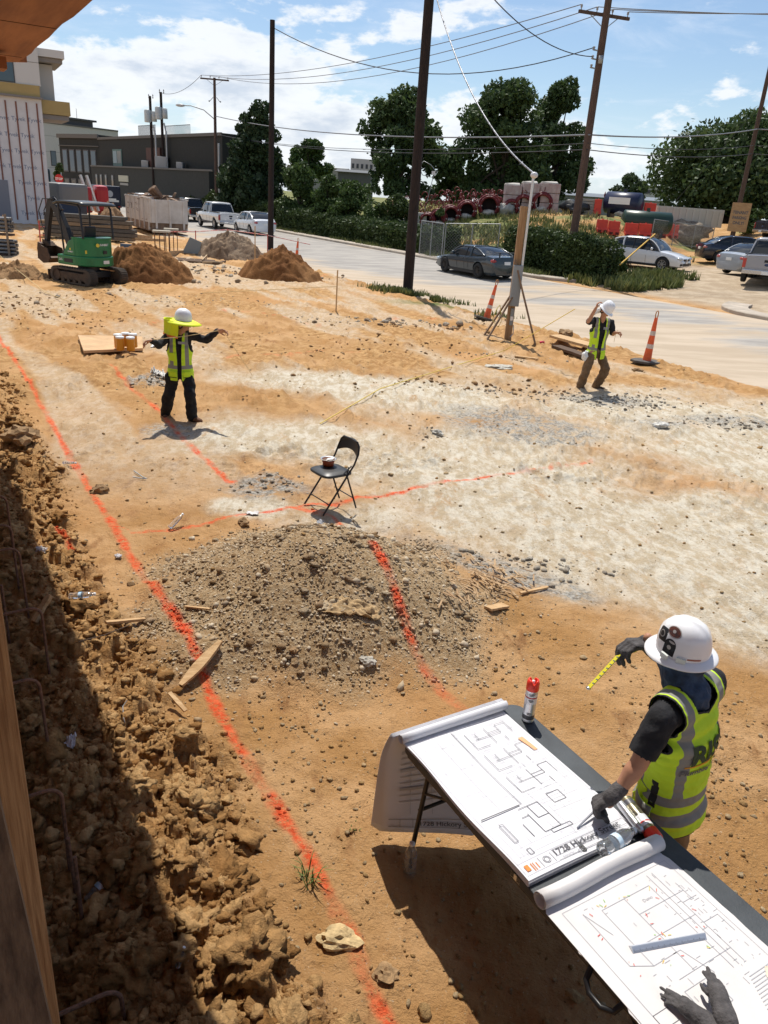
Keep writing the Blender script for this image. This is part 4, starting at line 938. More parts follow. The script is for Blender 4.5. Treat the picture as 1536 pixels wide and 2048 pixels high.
stick('wood_scrap', (370, 1218), (420, 1225), .018, .012, 'thin dark stick on the left foot of the gravel heap', 'wood'); stick('wood_scrap', (340, 1412), (372, 1435), .03, .012, 'short pale splinter among the sunlit clods', 'wood', za=.08, zb=.05)
stick('wood_scrap', (1010, 1215), (975, 1222), .08, .02, 'broken square of brown board by the splinters', 'wood'); stick('wood_scrap', (1040, 1190), (1095, 1178), .03, .015, 'long brown stick right of the splinter pile', 'wood')
stick('wood_scrap', (1030, 715), (1075, 722), .08, .03, 'narrow timber scrap in front of the stacked boards', 'wood')
stick('lumber_board', (1108, 684), (1188, 706), .42, .06, 'thick tan timber board lying behind the man looking down', 'lumber', za=.13, zb=.13)
stick('lumber_board', (1112, 695), (1180, 718), .30, .06, 'lower dark timber under the thick tan board', 'lumber', mat('dark_lumber', (.10, .06, .035), .85), za=.03, zb=.03)
def splinters():
 r_ = random.Random(8); m = MB()
 for i in range(110):
  px, py = r_.gauss(965, 42), r_.gauss(1165, 20); g = G(px, py, .012+r_.random()*.05); a = r_.gauss(-.9, .5); L = r_.uniform(.04, .16); d = Vector((math.cos(a), math.sin(a), r_.uniform(-.15, .15)))*L
  m.bar(g, g+d, r_.uniform(.006, .02), .004)
 o = m.build('wood_splinters', mat('splinter', (.52, .36, .20), .85, col2=(.26, .15, .07), vs=4)); tag(o, 'pile of brown wood splinters right of the gravel heap', 'splinters', kind='stuff')
splinters()
def cloth(lab, px, py, sx, sy, mt, seed, h=.05):
 g = G(px, py); rows = []
 for i in range(16):
  for_ = []
  for j in range(22):
   u, v = i/15-.5, j/21-.5; q = Vector((u*4+seed, v*6, seed)); x = v*sx*(1+.3*mnoise.noise(q*.7)); y = u*sy*(1+.5*mnoise.noise(q*.9+Vector((5, 0, 0))))
   for_.append((x, y, .012+h*abs(mnoise.noise(q*1.3))+gz(g.x+x, g.y+y)-g.z))
  rows.append(for_)
 o = MB().grid(rows).build('rag', mt, None, loc=g, solid=.003); tag(o, lab, 'rag')
cloth('crumpled tan rag half buried in the gravel heap', 705, 1222, .42, .12, mat('rag_tan', (.42, .29, .15), .95, var=.2, vs=20), 1, .06)
cloth('pale torn strip of cloth left of the tan rag', 665, 1215, .2, .08, mat('rag_pale', (.48, .38, .25), .9), 3, .04)
cloth('white crumpled paper in the shaded trench', 140, 1485, .06, .05, M_PAPER, 4, .05); cloth('small white scrap of paper at the gravel edge', 237, 1117, .06, .04, M_PAPER, 6, .05)
cloth('grey crumpled plastic on the white patch behind the chair', 505, 1030, .12, .1, M_PAPER2, 7, .03); cloth('white lump of plaster beside the amber canisters', 310, 694, .14, .12, M_WHITE, 9, .08)
cloth('white broken slab near the striding man', 318, 752, .26, .18, mat('plaster', (.66, .64, .60), .9, var=.2), 10, .14)
cloth('white flat wrapper on the clods left of the line', 82, 1105, .1, .05, M_PAPER2, 12, .03)
def tube_thing(name, pts, r_, mt, lab, cat, n=6, off=.02):
 P = [G(a, b, off) for a, b in pts]; o = MB().tube([p-P[0] for p in P], r_, n).build(name, mt, None, loc=P[0]); tag(o, lab, cat)
tube_thing('metal_strip', [(268, 945), (286, 958), (293, 961), (284, 961), (266, 957)], .007, M_GREYM, 'folded grey metal strip lying on tan earth', 'metal strip')
tube_thing('wire', [(255, 1405), (246, 1420), (248, 1445), (250, 1452)], .003, M_GREYM, 'thin bent wire over the dark hollow in the clods', 'wire')
tube_thing('root', [(150, 1300), (210, 1275), (260, 1255)], .004, mat('dark_root', (.09, .06, .04), .9), 'thin dark root lying across the shaded clods', 'root')
def tuft(px, py, lab, n=26, h=.16, seed=2):
 g = G(px, py); r_ = random.Random(seed); m = MB()
 for i in range(n):
  a = r_.uniform(0, 6.28); l = h*r_.uniform(.5, 1.2); b = Vector((r_.gauss(0, .02), r_.gauss(0, .02), -.01)); d = Vector((math.cos(a)*.5, math.sin(a)*.5, 1)).normalized(); w = Vector((-math.sin(a), math.cos(a), 0))*.0035
  c = b+d*l*.6; e = c+Vector((math.cos(a)*.7, math.sin(a)*.7, .35))*l*.45; m.add([b-w, b+w, c+w*.8, c-w*.8, e], [(0, 1, 2, 3), (3, 2, 4)])
 o = m.build('grass_tuft', mat('grass_blade', (.10, .17, .035), .7, var=.3, vs=9), None, loc=g, fixn=False); tag(o, lab, 'grass tuft')
tuft(625, 1765, 'small green grass tuft growing beside the orange line'); tuft(705, 1660, 'tiny yellow weed left of the table', 7, .05, 4)
tuft(100, 500, 'weedy tuft beside the grey door', 20, .8, 5)
# ================================================================== people
M_SKIN = mat('skin', (.42, .205, .12), .55, var=.08, vs=30, spec=.35)
M_SHIRT = mat('black_shirt', (.012, .012, .014), .85, var=.3, vs=12, bump=.3, bs=40)
M_HAT = mat('white_hard_hat', (.80, .80, .81), .25, spec=.5, coat=.3)
M_HAIR = mat('dark_hair', (.015, .01, .008), .7)
M_GLOVE = mat('grey_work_glove', (.070, .064, .064), .8, var=.35, vs=30, bump=.3, bs=120)
def vest_mat():
 m = bpy.data.materials.new('hi_vis_vest'); m.use_nodes = True; nt = m.node_tree; N = nt.nodes; L = nt.links; b = N['Principled BSDF']; b.inputs['Roughness'].default_value = .75
 def st_(n, k=0.0006):
  a = N.new('ShaderNodeAttribute'); a.attribute_name = n; q = N.new('ShaderNodeMapRange'); L.new(a.outputs['Fac'], q.inputs[0]); q.inputs[1].default_value = -k; q.inputs[2].default_value = k; return q.outputs[0]
 tc = N.new('ShaderNodeTexCoord'); n = N.new('ShaderNodeTexNoise'); n.inputs['Scale'].default_value = 9; n.inputs['Detail'].default_value = 4; L.new(tc.outputs['Object'], n.inputs['Vector'])
 def mix(f, a, c):
  q = N.new('ShaderNodeMix'); q.data_type = 'RGBA'; L.new(f, q.inputs[0])
  for k, v in ((6, a), (7, c)):
   if isinstance(v, tuple): q.inputs[k].default_value = v+(1,)
   else: L.new(v, q.inputs[k])
  return q.outputs[2]
 c = mix(n.outputs[0], (.47, .70, .015), (.60, .85, .03)); c = mix(st_('stripe'), c, (.23, .225, .20)); c = mix(st_('bind'), c, (.012, .012, .012)); L.new(c, b.inputs['Base Color'])
 n2 = N.new('ShaderNodeTexNoise'); n2.inputs['Scale'].default_value = 14; L.new(tc.outputs['Object'], n2.inputs['Vector']); bp = N.new('ShaderNodeBump'); bp.inputs['Strength'].default_value = .35; bp.inputs['Distance'].default_value = .03; L.new(n2.outputs[0], bp.inputs['Height']); L.new(bp.outputs[0], b.inputs['Normal']); return m
M_VEST = vest_mat()
def rcone(m, p0, p1, r0, r1, n=14):
 """round cone as closed pieces (fused later by voxel remesh)"""
 p0, p1 = Vector(p0), Vector(p1); d = p1-p0; L = d.length; d = d/L if L > 1e-6 else Vector((0, 0, 1))
 pr = []
 for k in range(5): a = -math.pi/2+k*math.pi/8; pr.append((max(1e-4, r0*math.cos(a)), r0*math.sin(a)))
 for k in range(5): a = k*math.pi/8; pr.append((max(1e-4, r1*math.cos(a)), L+r1*math.sin(a)))
 x, y = frame(d); vs = [p0+x*(r*math.cos(2*math.pi*i/n))+y*(r*math.sin(2*math.pi*i/n))+d*z for r, z in pr for i in range(n)]
 k = len(pr); f = [(i*n+j, i*n+(j+1) % n, (i+1)*n+(j+1) % n, (i+1)*n+j) for i in range(k-1) for j in range(n)]
 m.add(vs, f+[tuple(range(n))[::-1], tuple(range((k-1)*n, k*n))])
def ell(m, c, r, B=None):
 """ellipsoid, radii r along basis B (3 vectors)"""
 B = B or (Vector((1, 0, 0)), Vector((0, 1, 0)), Vector((0, 0, 1))); bm = bmesh.new(); bmesh.ops.create_icosphere(bm, subdivisions=3, radius=1); c = Vector(c)
 vs = [c+B[0]*(v.co.x*r[0])+B[1]*(v.co.y*r[1])+B[2]*(v.co.z*r[2]) for v in bm.verts]; bm.verts.index_update()
 m.add(vs, [[v.index for v in f.verts] for f in bm.faces]); bm.free()
def fuse(m, vox, name, mt, parent, smooth=4, wr=0, wf=9, seed=0, keep=None, wdir=None):
 o = m.build('tmp', mt); md = o.modifiers.new('r', 'REMESH'); md.mode = 'VOXEL'; md.voxel_size = vox
 s = o.modifiers.new('s', 'SMOOTH'); s.iterations = smooth; s.factor = .5
 dg = bpy.context.evaluated_depsgraph_get(); me = bpy.data.meshes.new_from_object(o.evaluated_get(dg)); bpy.data.objects.remove(o)
 if wr:
  ns = [v.normal.copy() for v in me.vertices]; sd = Vector((seed*1.7, seed*.3, seed))
  for v, n in zip(me.vertices, ns):
   q = v.co*wf+sd; w = mnoise.noise(Vector((q.x, q.y, q.z*1.0)))+.5*mnoise.noise(q*2.1)-.35*abs(mnoise.noise(q*1.5+Vector((9, 1, 3))))
   v.co += n*(w*wr)
 me.polygons.foreach_set('use_smooth', [True]*len(me.polygons)); me.materials.clear(); me.materials.append(mt); me.name = name
 q = bpy.data.objects.new(name, me); COL.objects.link(q); q.parent = parent; return q
def cut_sd(o, sdf):
 """keep sdf>0, sliding the border vertices on to the zero line"""
 me = o.data; bm = bmesh.new(); bm.from_mesh(me); vals = {v: sdf(v.co) for v in bm.verts}
 dele = [f for f in bm.faces if all(vals[v] <= 0 for v in f.verts)]; bmesh.ops.delete(bm, geom=dele, context='FACES')
 bm.verts.ensure_lookup_table(); mv = {}
 for v in bm.verts:
  if vals[v] <= 0:
   ins = [(e.other_vert(v)) for e in v.link_edges if vals[e.other_vert(v)] > 0]
   if ins:
    w = max(ins, key=lambda q: vals[q]); t = vals[v]/(vals[v]-vals[w]); mv[v] = v.co.lerp(w.co, t)
 for v, c in mv.items(): v.co = c
 bm.normal_update(); bm.to_mesh(me); bm.free()
def hand(m, wrist, dirn, palmn, s=1.0, curl=.5, thumb=.5, side=1, spread=1., fcurl=None, fat=1.):
 """dirn wrist->knuckles, palmn = direction the palm faces, side=+1: thumb on dirn x palmn side"""
 d = Vector(dirn).normalized(); n = Vector(palmn); n = (n-d*n.dot(d)).normalized(); w = d.cross(n)*side; W = Vector(wrist)
 for k in range(4):
  off = (k-1.5)*.019*s*-1
  a = W+w*off*.7+d*.012*s; b = W+w*off+d*(.085-.004*abs(k-1))*s; rcone(m, a, b, .016*s*fat, .0125*s*fat, 10)
  L = (.044, .050, .047, .036)[k]*s; p = b; dd = (d+w*(-off)*.0+w*off*3*spread).normalized(); c = (fcurl[k] if fcurl else curl)
  for j, (fl, r) in enumerate(((1, .0098), (.68, .009), (.52, .0082))):
   ang = c*(.85, 1.1, .8)[j]; ax = dd.cross(n).normalized(); dd = (Matrix.Rotation(ang, 3, ax) @ dd).normalized() if ax.length > 0 else dd
   q = p+dd*L*fl; rcone(m, p, q, r*s*fat, r*s*.95*fat, 10); p = q; n_ = n
 t0 = W+w*.022*s+d*.02*s+n*.006*s; t1 = t0+(w*.9+d*.8+n*.35)*.030*s; rcone(m, t0, t1, .0155*s*fat, .0125*s*fat, 10)
 t2 = t1+(w*(.5-.5*thumb)+d*1.0+n*(.3+thumb*.6)).normalized()*.032*s; rcone(m, t1, t2, .0115*s*fat, .0105*s*fat, 10)
 t3 = t2+(w*(.1-.6*thumb)+d*.9+n*(.2+thumb*.4)).normalized()*.026*s; rcone(m, t2, t3, .0105*s*fat, .009*s*fat, 10)
def head(m, c, F, U, s=1.0):
 """head with face; c = centre, F = facing, U = up"""
 F = Vector(F).normalized(); U = Vector(U); U = (U-F*U.dot(F)).normalized(); L_ = U.cross(F); B = (F, L_, U); c = Vector(c)
 P = lambda f, l, u: c+F*f*s+L_*l*s+U*u*s
 ell(m, P(-.012, 0, .025), (.098*s, .076*s, .092*s), B); ell(m, P(.030, 0, -.045), (.062*s, .058*s, .070*s), B); ell(m, P(.058, 0, -.088), (.024*s, .026*s, .020*s), B)
 for q in (-1, 1): ell(m, P(.062, q*.034, -.020), (.024*s, .024*s, .020*s), B); ell(m, P(-.010, q*.078, -.015), (.018*s, .010*s, .032*s), B); ell(m, P(.085, q*.030, .022), (.010*s, .022*s, .008*s), B)
 rcone(m, P(.090, 0, .012), P(.108, 0, -.026), .0085*s, .012*s, 10)
 ell(m, P(.086, 0, -.055), (.012*s, .022*s, .006*s), B); ell(m, P(.083, 0, -.066), (.012*s, .018*s, .007*s), B)
 return P, B
def eyes(par, P, s):
 for q in (-1, 1): MB().ball(P(.084, q*.031, .004), .0115*s, 2).build('eye', mat('eye', (.05, .03, .02), .3), par)
def hard_hat(par, c, F, U, s=1.0, brim=.0, mt=M_HAT, full=True, stickers=False):
 F = Vector(F).normalized(); U = Vector(U); U = (U-F*U.dot(F)).normalized(); L_ = U.cross(F); c = Vector(c); rows = []
 def P(f, l, u): return c+F*f*s+L_*l*s+U*u*s
 N = 40
 for r_, z in ((1.0, 0), (1.0, .02), (.985, .05), (.94, .085), (.85, .117), (.70, .142), (.48, .160), (.25, .168), (.02, .170)):
  row = []
  for k in range(N):
   a = 2*math.pi*k/N; f = .126*r_*math.cos(a); l = .112*r_*math.sin(a); rid = .007*math.exp(-(l/.012)**2)+.005*math.exp(-((abs(l)-.045)/.010)**2); row.append(P(f, l, z+rid*(z > .05)))
  rows.append(row)
 MB().grid(rows, True, True).build('hat_shell', mt, par)
 rows = []
 for k_, (ex, dz) in enumerate(((0, .012), (.014, .006), (.030, -.004), (.036, -.010), (.036, -.014), (.030, -.010), (.014, -.002), (-.004, 0))):
  row = []
  for k in range(N):
   a = 2*math.pi*k/N; e = ex*(1+.35*max(0, math.cos(a))) if full else ex*(max(0, math.cos(a))*1.3+.22); row.append(P((.126+e)*math.cos(a), (.112+e)*math.sin(a), dz-.010*(1 if full else 0)*max(0, math.cos(a))))
  rows.append(row)
 MB().grid(rows, True, True).build('hat_brim', mt, par)
 return P
def facing_basis(F): F = Vector(F); F.z = 0; F.normalize(); return F, Vector((-F.y, F.x, 0))
def leg_prims(m, hip, knee, ankle, rs=(.092, .062, .045)):
 rcone(m, hip, knee, rs[0], rs[1]); rcone(m, knee, ankle, rs[1], rs[2])
def boots(par, ank, F, mt, s=1., sole=True):
 m = MB(); F = Vector(F).normalized(); F2 = Vector((F.x, F.y, 0)).normalized() if abs(F.z) < .9 else F; a = Vector(ank); L_ = Vector((0, 0, 1)).cross(F).normalized(); U = F.cross(L_)
 rcone(m, a+U*.10, a+U*.0, .050*s, .048*s); rcone(m, a-U*.035-F*.03, a-U*.038+F*.10, .042*s, .040*s); rcone(m, a-U*.040+F*.06, a-U*.045+F*.155, .045*s, .036*s)
 ell(m, a-U*.045-F*.035, (.045*s, .038*s, .040*s), (F, L_, U)); b = fuse(m, .008, 'boot', mt, par, 3)
 if sole:
  q = MB(); n = 20; pts = []
  for k in range(n):
   t = 2*math.pi*k/n; f = .045+.135*math.cos(t); w = (.046 if math.cos(t) > 0 else .038)*math.sin(t); pts.append((f, w))
  vs = [a+F*f+L_*w-U*.088 for f, w in pts]+[a+F*f+L_*w-U*.062 for f, w in pts]
  q.add(vs, [tuple(range(n))[::-1], tuple(range(n, 2*n))]+[(i, (i+1) % n, n+(i+1) % n, n+i) for i in range(n)]); q.build('boot_sole', mat('boot_sole', (.03, .022, .015), .9), b)
def torso_prims(m, pel, chest, shL, shR, F, g=0.0, short=False):
 """stack of ellipsoids pelvis->shoulders ; g inflates"""
 pel, chest = Vector(pel), Vector(chest); ax = (chest-pel); H = ax.length; U = ax.normalized(); W_ = (Vector(shL)-Vector(shR)); Ls = (W_-U*W_.dot(U)).normalized(); Fd = Ls.cross(U)
 if Fd.dot(F) < 0: Fd = -Fd
 for k in range(9):
  t = k/8; w = .150+.012*math.cos(t*6)-.006*math.sin(t*3)+.018*t; d = .105+.012*t
  ell(m, pel+ax*t, (w+g, d+g, .085), (Ls, Fd, U))
 mid = (Vector(shL)+Vector(shR))/2; ell(m, chest.lerp(mid, .55), (.165+g, .098+g, .085), (Ls, Fd, U))
 for q in (shL, shR): rcone(m, Vector(q), mid-U*.01, .058+g, .072+g)
 rcone(m, mid-U*.02, mid+U*.05, .075+g*.6, .055+g*.4)
 return Ls, Fd, U, mid
def vest(par, pel, chest, shL, shR, F, hem=-.14, front_gap=.05, seed=1, front=True, text=False, vox=.009, g=.026, extra_back=True):
 m = MB(); Ls, Fd, U, mid = torso_prims(m, pel, chest, shL, shR, F, g); p0 = Vector(pel)
 for k in range(4): ell(m, p0-U*(.05*k), (.168+g, .130+g, .07), (Ls, Fd, U))
 o = fuse(m, vox, 'vest', M_VEST, par, 5, .007, 7, seed)
 top = (mid-p0).dot(U); hw = (Vector(shL)-Vector(shR)).length/2
 def loc(c): q = c-p0; return q.dot(Ls), q.dot(Fd), q.dot(U)
 def sdf(c):
  l, f, u = loc(c); s1 = u-hem; arm = math.hypot((abs(l)-hw-.030)/.62, (u-(top-.075))/1.1)-.115 if u < top-.085 else (hw-.045-abs(l))
  arm = arm if abs(l) > .06 else 1
  if f > 0:
   v = abs(l)-max(front_gap*(.5 if u < .2 else .5+(u-.2)*1.1), 0)
  else: v = (top-.005+abs(l)*.35)-u if abs(l) < .09 else 1
  nk = math.hypot(l, f*.8)-.075 if u > top-.06 else 1
  return min(s1, arm, v, nk)
 cut_sd(o, sdf); me = o.data; A = [];  Bd = []
 for v in me.vertices:
  l, f, u = loc(v.co); sw = .026
  h1 = sw-abs(u-(hem+.20)); h2 = sw-abs(u-(hem+.10)) if extra_back else -1; vert = min(sw-abs(abs(l)-hw*.60), u-(hem+.19), abs(f)-.075 if u < top-.16 else 1)
  A.append(max(h1, h2, vert)); Bd.append(max(.008-sdf(v.co), (.006-abs(abs(l)-.172)) if u < hem+.30 and abs(f) < .02 and u > hem else -1))
 for an, a in (('stripe', A), ('bind', Bd)): at = me.attributes.new(an, 'FLOAT', 'POINT'); at.data.foreach_set('value', np.array(a, dtype=np.float32))
 md = o.modifiers.new('so', 'SOLIDIFY'); md.thickness = .004; md.offset = -1
 return o, (Ls, Fd, U, mid, p0, top, hw, hem)
def pocket(par, vo, fr, l0, l1, u0, u1, name='pocket', front=1, mt=None, dz=.006):
 """patch shrink-wrapped on the vest, in the vest's own frame"""
 Ls, Fd, U, mid, p0, top, hw, hem = fr; bv = BVHTree.FromObject(vo, bpy.context.evaluated_depsgraph_get()); rows = []; N = 8
 for i in range(N):
  row = []
  for j in range(N):
   l = l0+(l1-l0)*j/(N-1); u = u0+(u1-u0)*i/(N-1); org = p0+Ls*l+U*u+Fd*.5*front; h = bv.ray_cast(org, -Fd*front, 1)
   row.append((h[0] if h[0] else p0+Ls*l+U*u+Fd*.13*front)+Fd*front*dz)
  rows.append(row)
 return MB().grid(rows).build(name, mt or mat('vest_pocket', (.56, .78, .02), .7), par, solid=.004)
def wrap_text(par, vo, fr, body, size, l, u, front=-1, mt=None, bold=0, sx=1., name='lettering', dz=.0105):
 Ls, Fd, U, mid, p0, top, hw, hem = fr; t = text_mesh(name, body, size, mt or M_INK, par, Matrix.Identity(4), bold=bold, align='CENTER', sx=sx); bv = BVHTree.FromObject(vo, bpy.context.evaluated_depsgraph_get())
 bm = bmesh.new(); bm.from_mesh(t.data); bmesh.ops.subdivide_edges(bm, edges=[e for e in bm.edges if e.calc_length() > .012], cuts=2, use_grid_fill=False); bmesh.ops.triangulate(bm, faces=bm.faces[:])
 right = Ls if front < 0 and False else (-Ls if front > 0 else Ls)
 right = Ls*(-1 if front < 0 else 1)*-1 if False else (Ls if front > 0 else -Ls)
 xs = [v.co.x for v in bm.verts]; ys = [v.co.y for v in bm.verts]; S_ = []
 for a in np.linspace(min(xs), max(xs), 17):
  for b in np.linspace(min(ys), max(ys), 7):
   h = bv.ray_cast(p0+right*(a+l)+U*(b+u)+Fd*.5*front, -Fd*front, 1)
   if h[0]: S_.append((a, b, (h[0]-p0).dot(Fd*front)))
 S_ = np.array(S_); ph = lambda a, b: np.stack([a*0+1, a, b, a*a, a*b, b*b, a**3, a**4], -1); co, *_ = np.linalg.lstsq(ph(S_[:, 0], S_[:, 1]), S_[:, 2], rcond=None); res = np.percentile(S_[:, 2]-ph(S_[:, 0], S_[:, 1]) @ co, 96)
 for v in bm.verts:
  d_ = float(ph(np.array(v.co.x), np.array(v.co.y)) @ co)+res+.003; v.co = p0+right*(v.co.x+l)+U*(v.co.y+u)+Fd*front*d_
 bm.to_mesh(t.data); bm.free(); return t
# ------------------------------------------------------------------ 1. man leaning on the table
def man_table():
 D = Vector
 F, Lf = facing_basis((-.68, .73, 0)); o = empty('person', (1.52, 2.78, -.12), label='man in white hard hat and RISE vest leaning on the drawing table', cat='person')
 inv = Matrix.Translation(-o.location); A = lambda px, py, Y: inv @ aty(px, py, Y)
 shL = A(1322, 1437, 2.76); shR = A(1424, 1362, 3.06); mid = (shL+shR)/2; pel = A(1338, 1600, 2.93); chest = pel.lerp(mid, .72)
 elL = A(1278, 1527, 2.70); wrL = A(1232, 1588, 2.66); elR = A(1372, 1395, 3.30); wrR = A(1304, 1288, 3.22)
 hc = A(1362, 1312, 2.985); nk = mid.lerp(hc, .45)
 HF = D((-.80, .55, -.02)).normalized(); HU = D((-.02, -.14, 1)).normalized()
 hp = pel-D((0, 0, .02)); hipL = hp+Lf*.095; hipR = hp-Lf*.095; aL = D((-.02, .0, .09))+Lf*.13; aR = D((.03, .10, .09))-Lf*.13
 kL = hipL.lerp(aL, .5)+F*.05; kR = hipR.lerp(aR, .5)+F*.04
 # body: one continuous figure
 m = MB(); P, B = head(m, hc, HF, HU, .92); rcone(m, mid-D((0, 0, .02)), nk.lerp(hc, .3), .058, .052)
 torso_prims(m, pel, chest, shL, shR, F, -.012)
 rcone(m, shL, elL, .050, .040); rcone(m, elL, wrL, .041, .027); rcone(m, elL.lerp(wrL, .25), elL.lerp(wrL, .5), .043, .036); rcone(m, shR, elR, .050, .040); rcone(m, elR, wrR, .040, .027)
 for h, k, a in ((hipL, kL, aL), (hipR, kR, aR)): leg_prims(m, h, k, a, (.085, .055, .04))
 for W_, d_ in ((wrL, wrL-elL), (wrR, wrR-elR)): rcone(m, W_, W_+d_.normalized()*.05, .026, .024)
 fuse(m, .009, 'body', M_SKIN, o, 4)
 # trousers
 m = MB(); ell(m, pel-D((0, 0, .0)), (.155, .118, .13), (Lf, F, D((0, 0, 1))))
 for h, k, a in ((hipL, kL, aL), (hipR, kR, aR)): leg_prims(m, h, k, a+D((0, 0, .0)), (.088, .082, .075))
 fuse(m, .010, 'trousers', mat('tan_trousers', (.21, .125, .06), .9, var=.25, vs=8), o, 4, .012, 8, 3)
 for a in (aL, aR): boots(o, a, F, mat('tan_boot', (.22, .12, .06), .85, var=.2))
 # shirt with short sleeves
 m = MB(); torso_prims(m, pel+D((0, 0, .03)), chest, shL, shR, F, .006)
 for s_, e in ((shL, elL), (shR, elR)): rcone(m, s_, s_.lerp(e, .80), .068, .066)
 sh = fuse(m, .008, 'shirt', M_SHIRT, o, 3, .010, 12, 5)
 cuts = [(elL-shL).normalized(), (elR-shR).normalized()]
 def sd(c):
  v = 1
  for s_, e in ((shL, elL), (shR, elR)):
   d = (e-s_); L_ = d.length; d.normalize(); q = (c-s_).dot(d); rad = ((c-s_)-d*q).length
   if q > .1 and rad < .11: v = min(v, L_*.80-q)
  return v
 cut_sd(sh, sd)
 vo, fr = vest(o, pel, chest, shL, shR, F, -.07, .05, 4, vox=.0075, g=.033)
 for md in vo.modifiers: md.show_viewport = False
 dk = mat('vest_lettering', (.035, .06, .03), .8)
 wrap_text(o, vo, fr, 'RISE', .142, .004, fr[5]-.235, -1, dk, .0055, 1.0); wrap_text(o, vo, fr, 'Plumbing Services', .042, .004, fr[5]-.298, -1, M_INK, .0016, 1.)
 ln = pocket(o, vo, fr, -.13, .13, fr[5]-.256, fr[5]-.250, 'underline', -1, mat('orange_line', (.8, .35, .02), .6), .003)
 pocket(o, vo, fr, .165, .10, .02, .15, 'pocket', 1)
 # side pocket on the left hip with black piping
 Ls, Fd, U, mid_, p0, top, hw, hem = fr; bv = BVHTree.FromObject(vo, bpy.context.evaluated_depsgraph_get())
 def side(f0, f1, u0, u1, nm, mt, dz=.008, curve=0):
  rows = []
  for i in range(8):
   row = []
   for j in range(8):
    f = f0+(f1-f0)*j/7; u = u0+(u1-u0)*i/7-curve*math.sin(math.pi*j/7)*(1-i/7); h = bv.ray_cast(p0+Ls*.6+Fd*f+U*u, -Ls, 1); row.append((h[0] if h[0] else p0+Ls*.18+Fd*f+U*u)+Ls*dz)
   rows.append(row)
  return MB().grid(rows).build(nm, mt, o, solid=.004)
 side(-.01, .115, -.03, .085, 'hip_pocket', mat('vest_pocket', (.56, .78, .02), .7), .009, .03)
 side(-.01, .115, .045, .085, 'hip_pocket_stripe', mat('stripe_grey', (.23, .225, .20), .6), .013, .01)
 # piping
 pts = []
 for j in range(12):
  f = -.012+.13*j/11; u = -.030-.032*math.sin(math.pi*j/11); h = bv.ray_cast(p0+Ls*.6+Fd*f+U*u, -Ls, 1); pts.append((h[0] if h[0] else p0+Ls*.18+Fd*f+U*u)+Ls*.010)
 for md in vo.modifiers: md.show_viewport = True
 # neck gaiter
 m = MB(); rcone(m, mid+U*.020, hc-HU*.055, .098, .088); rcone(m, hc-HU*.06+HF*.01, hc-HU*.035+HF*.045, .078, .062); ell(m, hc-HU*.02-HF*.02, (.105, .088, .06), B)
 fuse(m, .0065, 'neck_gaiter', mat('blue_gaiter', (.05, .085, .15), .85, col2=(.012, .018, .03), vs=9, bump=.4, bs=35), o, 2, .012, 16, 9)
 # gloves
 gs = M_GLOVE
 m = MB(); dL = (A(1196, 1612, 2.60)-wrL); hand(m, wrL+dL.normalized()*.012, (-.62, .05, -.55), (.25, -.1, -.9), 1.12, 1.25, .9, -1, .2, fat=1.2); rcone(m, wrL-(wrL-elL).normalized()*.03, wrL+dL.normalized()*.03, .036, .036); gl = fuse(m, .0045, 'glove', gs, o, 2, .003, 30, 2)
 m = MB(); dR = A(1262, 1282, 3.24)-wrR; hand(m, wrR+dR.normalized()*.01, (-1, -.25, .05), (-.15, -.2, -1), 1.2, .75, .5, -1, .4, fat=1.2); rcone(m, wrR+(elR-wrR).normalized()*.08, wrR+dR.normalized()*.03, .042, .040); fuse(m, .0045, 'glove', gs, o, 2, .003, 30, 7)
 # hard hat
 HP = hard_hat(o, hc+HU*.035+HF*.0, HF, HU, .94)
 hat = [c for c in o.children if c.name.startswith('hat_shell')][-1]; bvh = BVHTree.FromObject(hat, bpy.context.evaluated_depsgraph_get()); cen = hc+HU*.055; LL = HU.cross(HF)
 def decal(az, el, w, h, nm, mt, shape='rect', dz=.0015, rot=0, par=None):
  d = (HF*math.cos(az)*math.cos(el)+LL*math.sin(az)*math.cos(el)+HU*math.sin(el)).normalized(); x = HU.cross(d).normalized(); y = d.cross(x); n = 20; pts = []
  for k in range(n):
   a = 2*math.pi*k/n; c, s_ = math.cos(a), math.sin(a)
   if shape == 'oval': u, v = c*w/2, s_*h/2
   elif shape == 'arch': u, v = (c*w/2, s_*w/2+h/2-w/2) if s_ >= 0 else (math.copysign(w/2, c) if abs(c) > .3 else c*w/2/.3, -h/2 if s_ < -.3 else s_/.3*h/2)
   else: e = .3; u = math.copysign(abs(c)**e, c)*w/2; v = math.copysign(abs(s_)**e, s_)*h/2
   u, v = u*math.cos(rot)-v*math.sin(rot), u*math.sin(rot)+v*math.cos(rot); pts.append((u, v))
  rings = []
  for sc in (1, .66, .33, .02):
   row = []
   for u, v in pts:
    org = cen+d*.4+x*u*sc+y*v*sc; hh = bvh.ray_cast(org, -d, 1); row.append((hh[0] if hh[0] else cen+d*.13+x*u*sc+y*v*sc)+d*dz)
   rings.append(row)
  MB().grid(rings, True, True).build(nm, mt, hat)
 bk = mat('sticker_black', (.018, .018, .02), .4); bn = mat('sticker_brown', (.16, .05, .03), .35, col2=(.05, .03, .03), vs=60); gy = mat('sticker_grey', (.40, .38, .36), .4)
 decal(1.15, .38, .055, .075, 'sticker', bk, 'arch'); decal(1.20, .58, .030, .010, 'sticker', gy, 'oval', .003); decal(1.15, .36, .020, .020, 'sticker', gy, 'oval', .003)
 decal(.60, .62, .055, .060, 'sticker', bk, 'rect', rot=.3); decal(.60, .62, .032, .032, 'sticker', gy, 'oval', .003); decal(.60, .62, .024, .024, 'sticker', bk, 'oval', .0042)
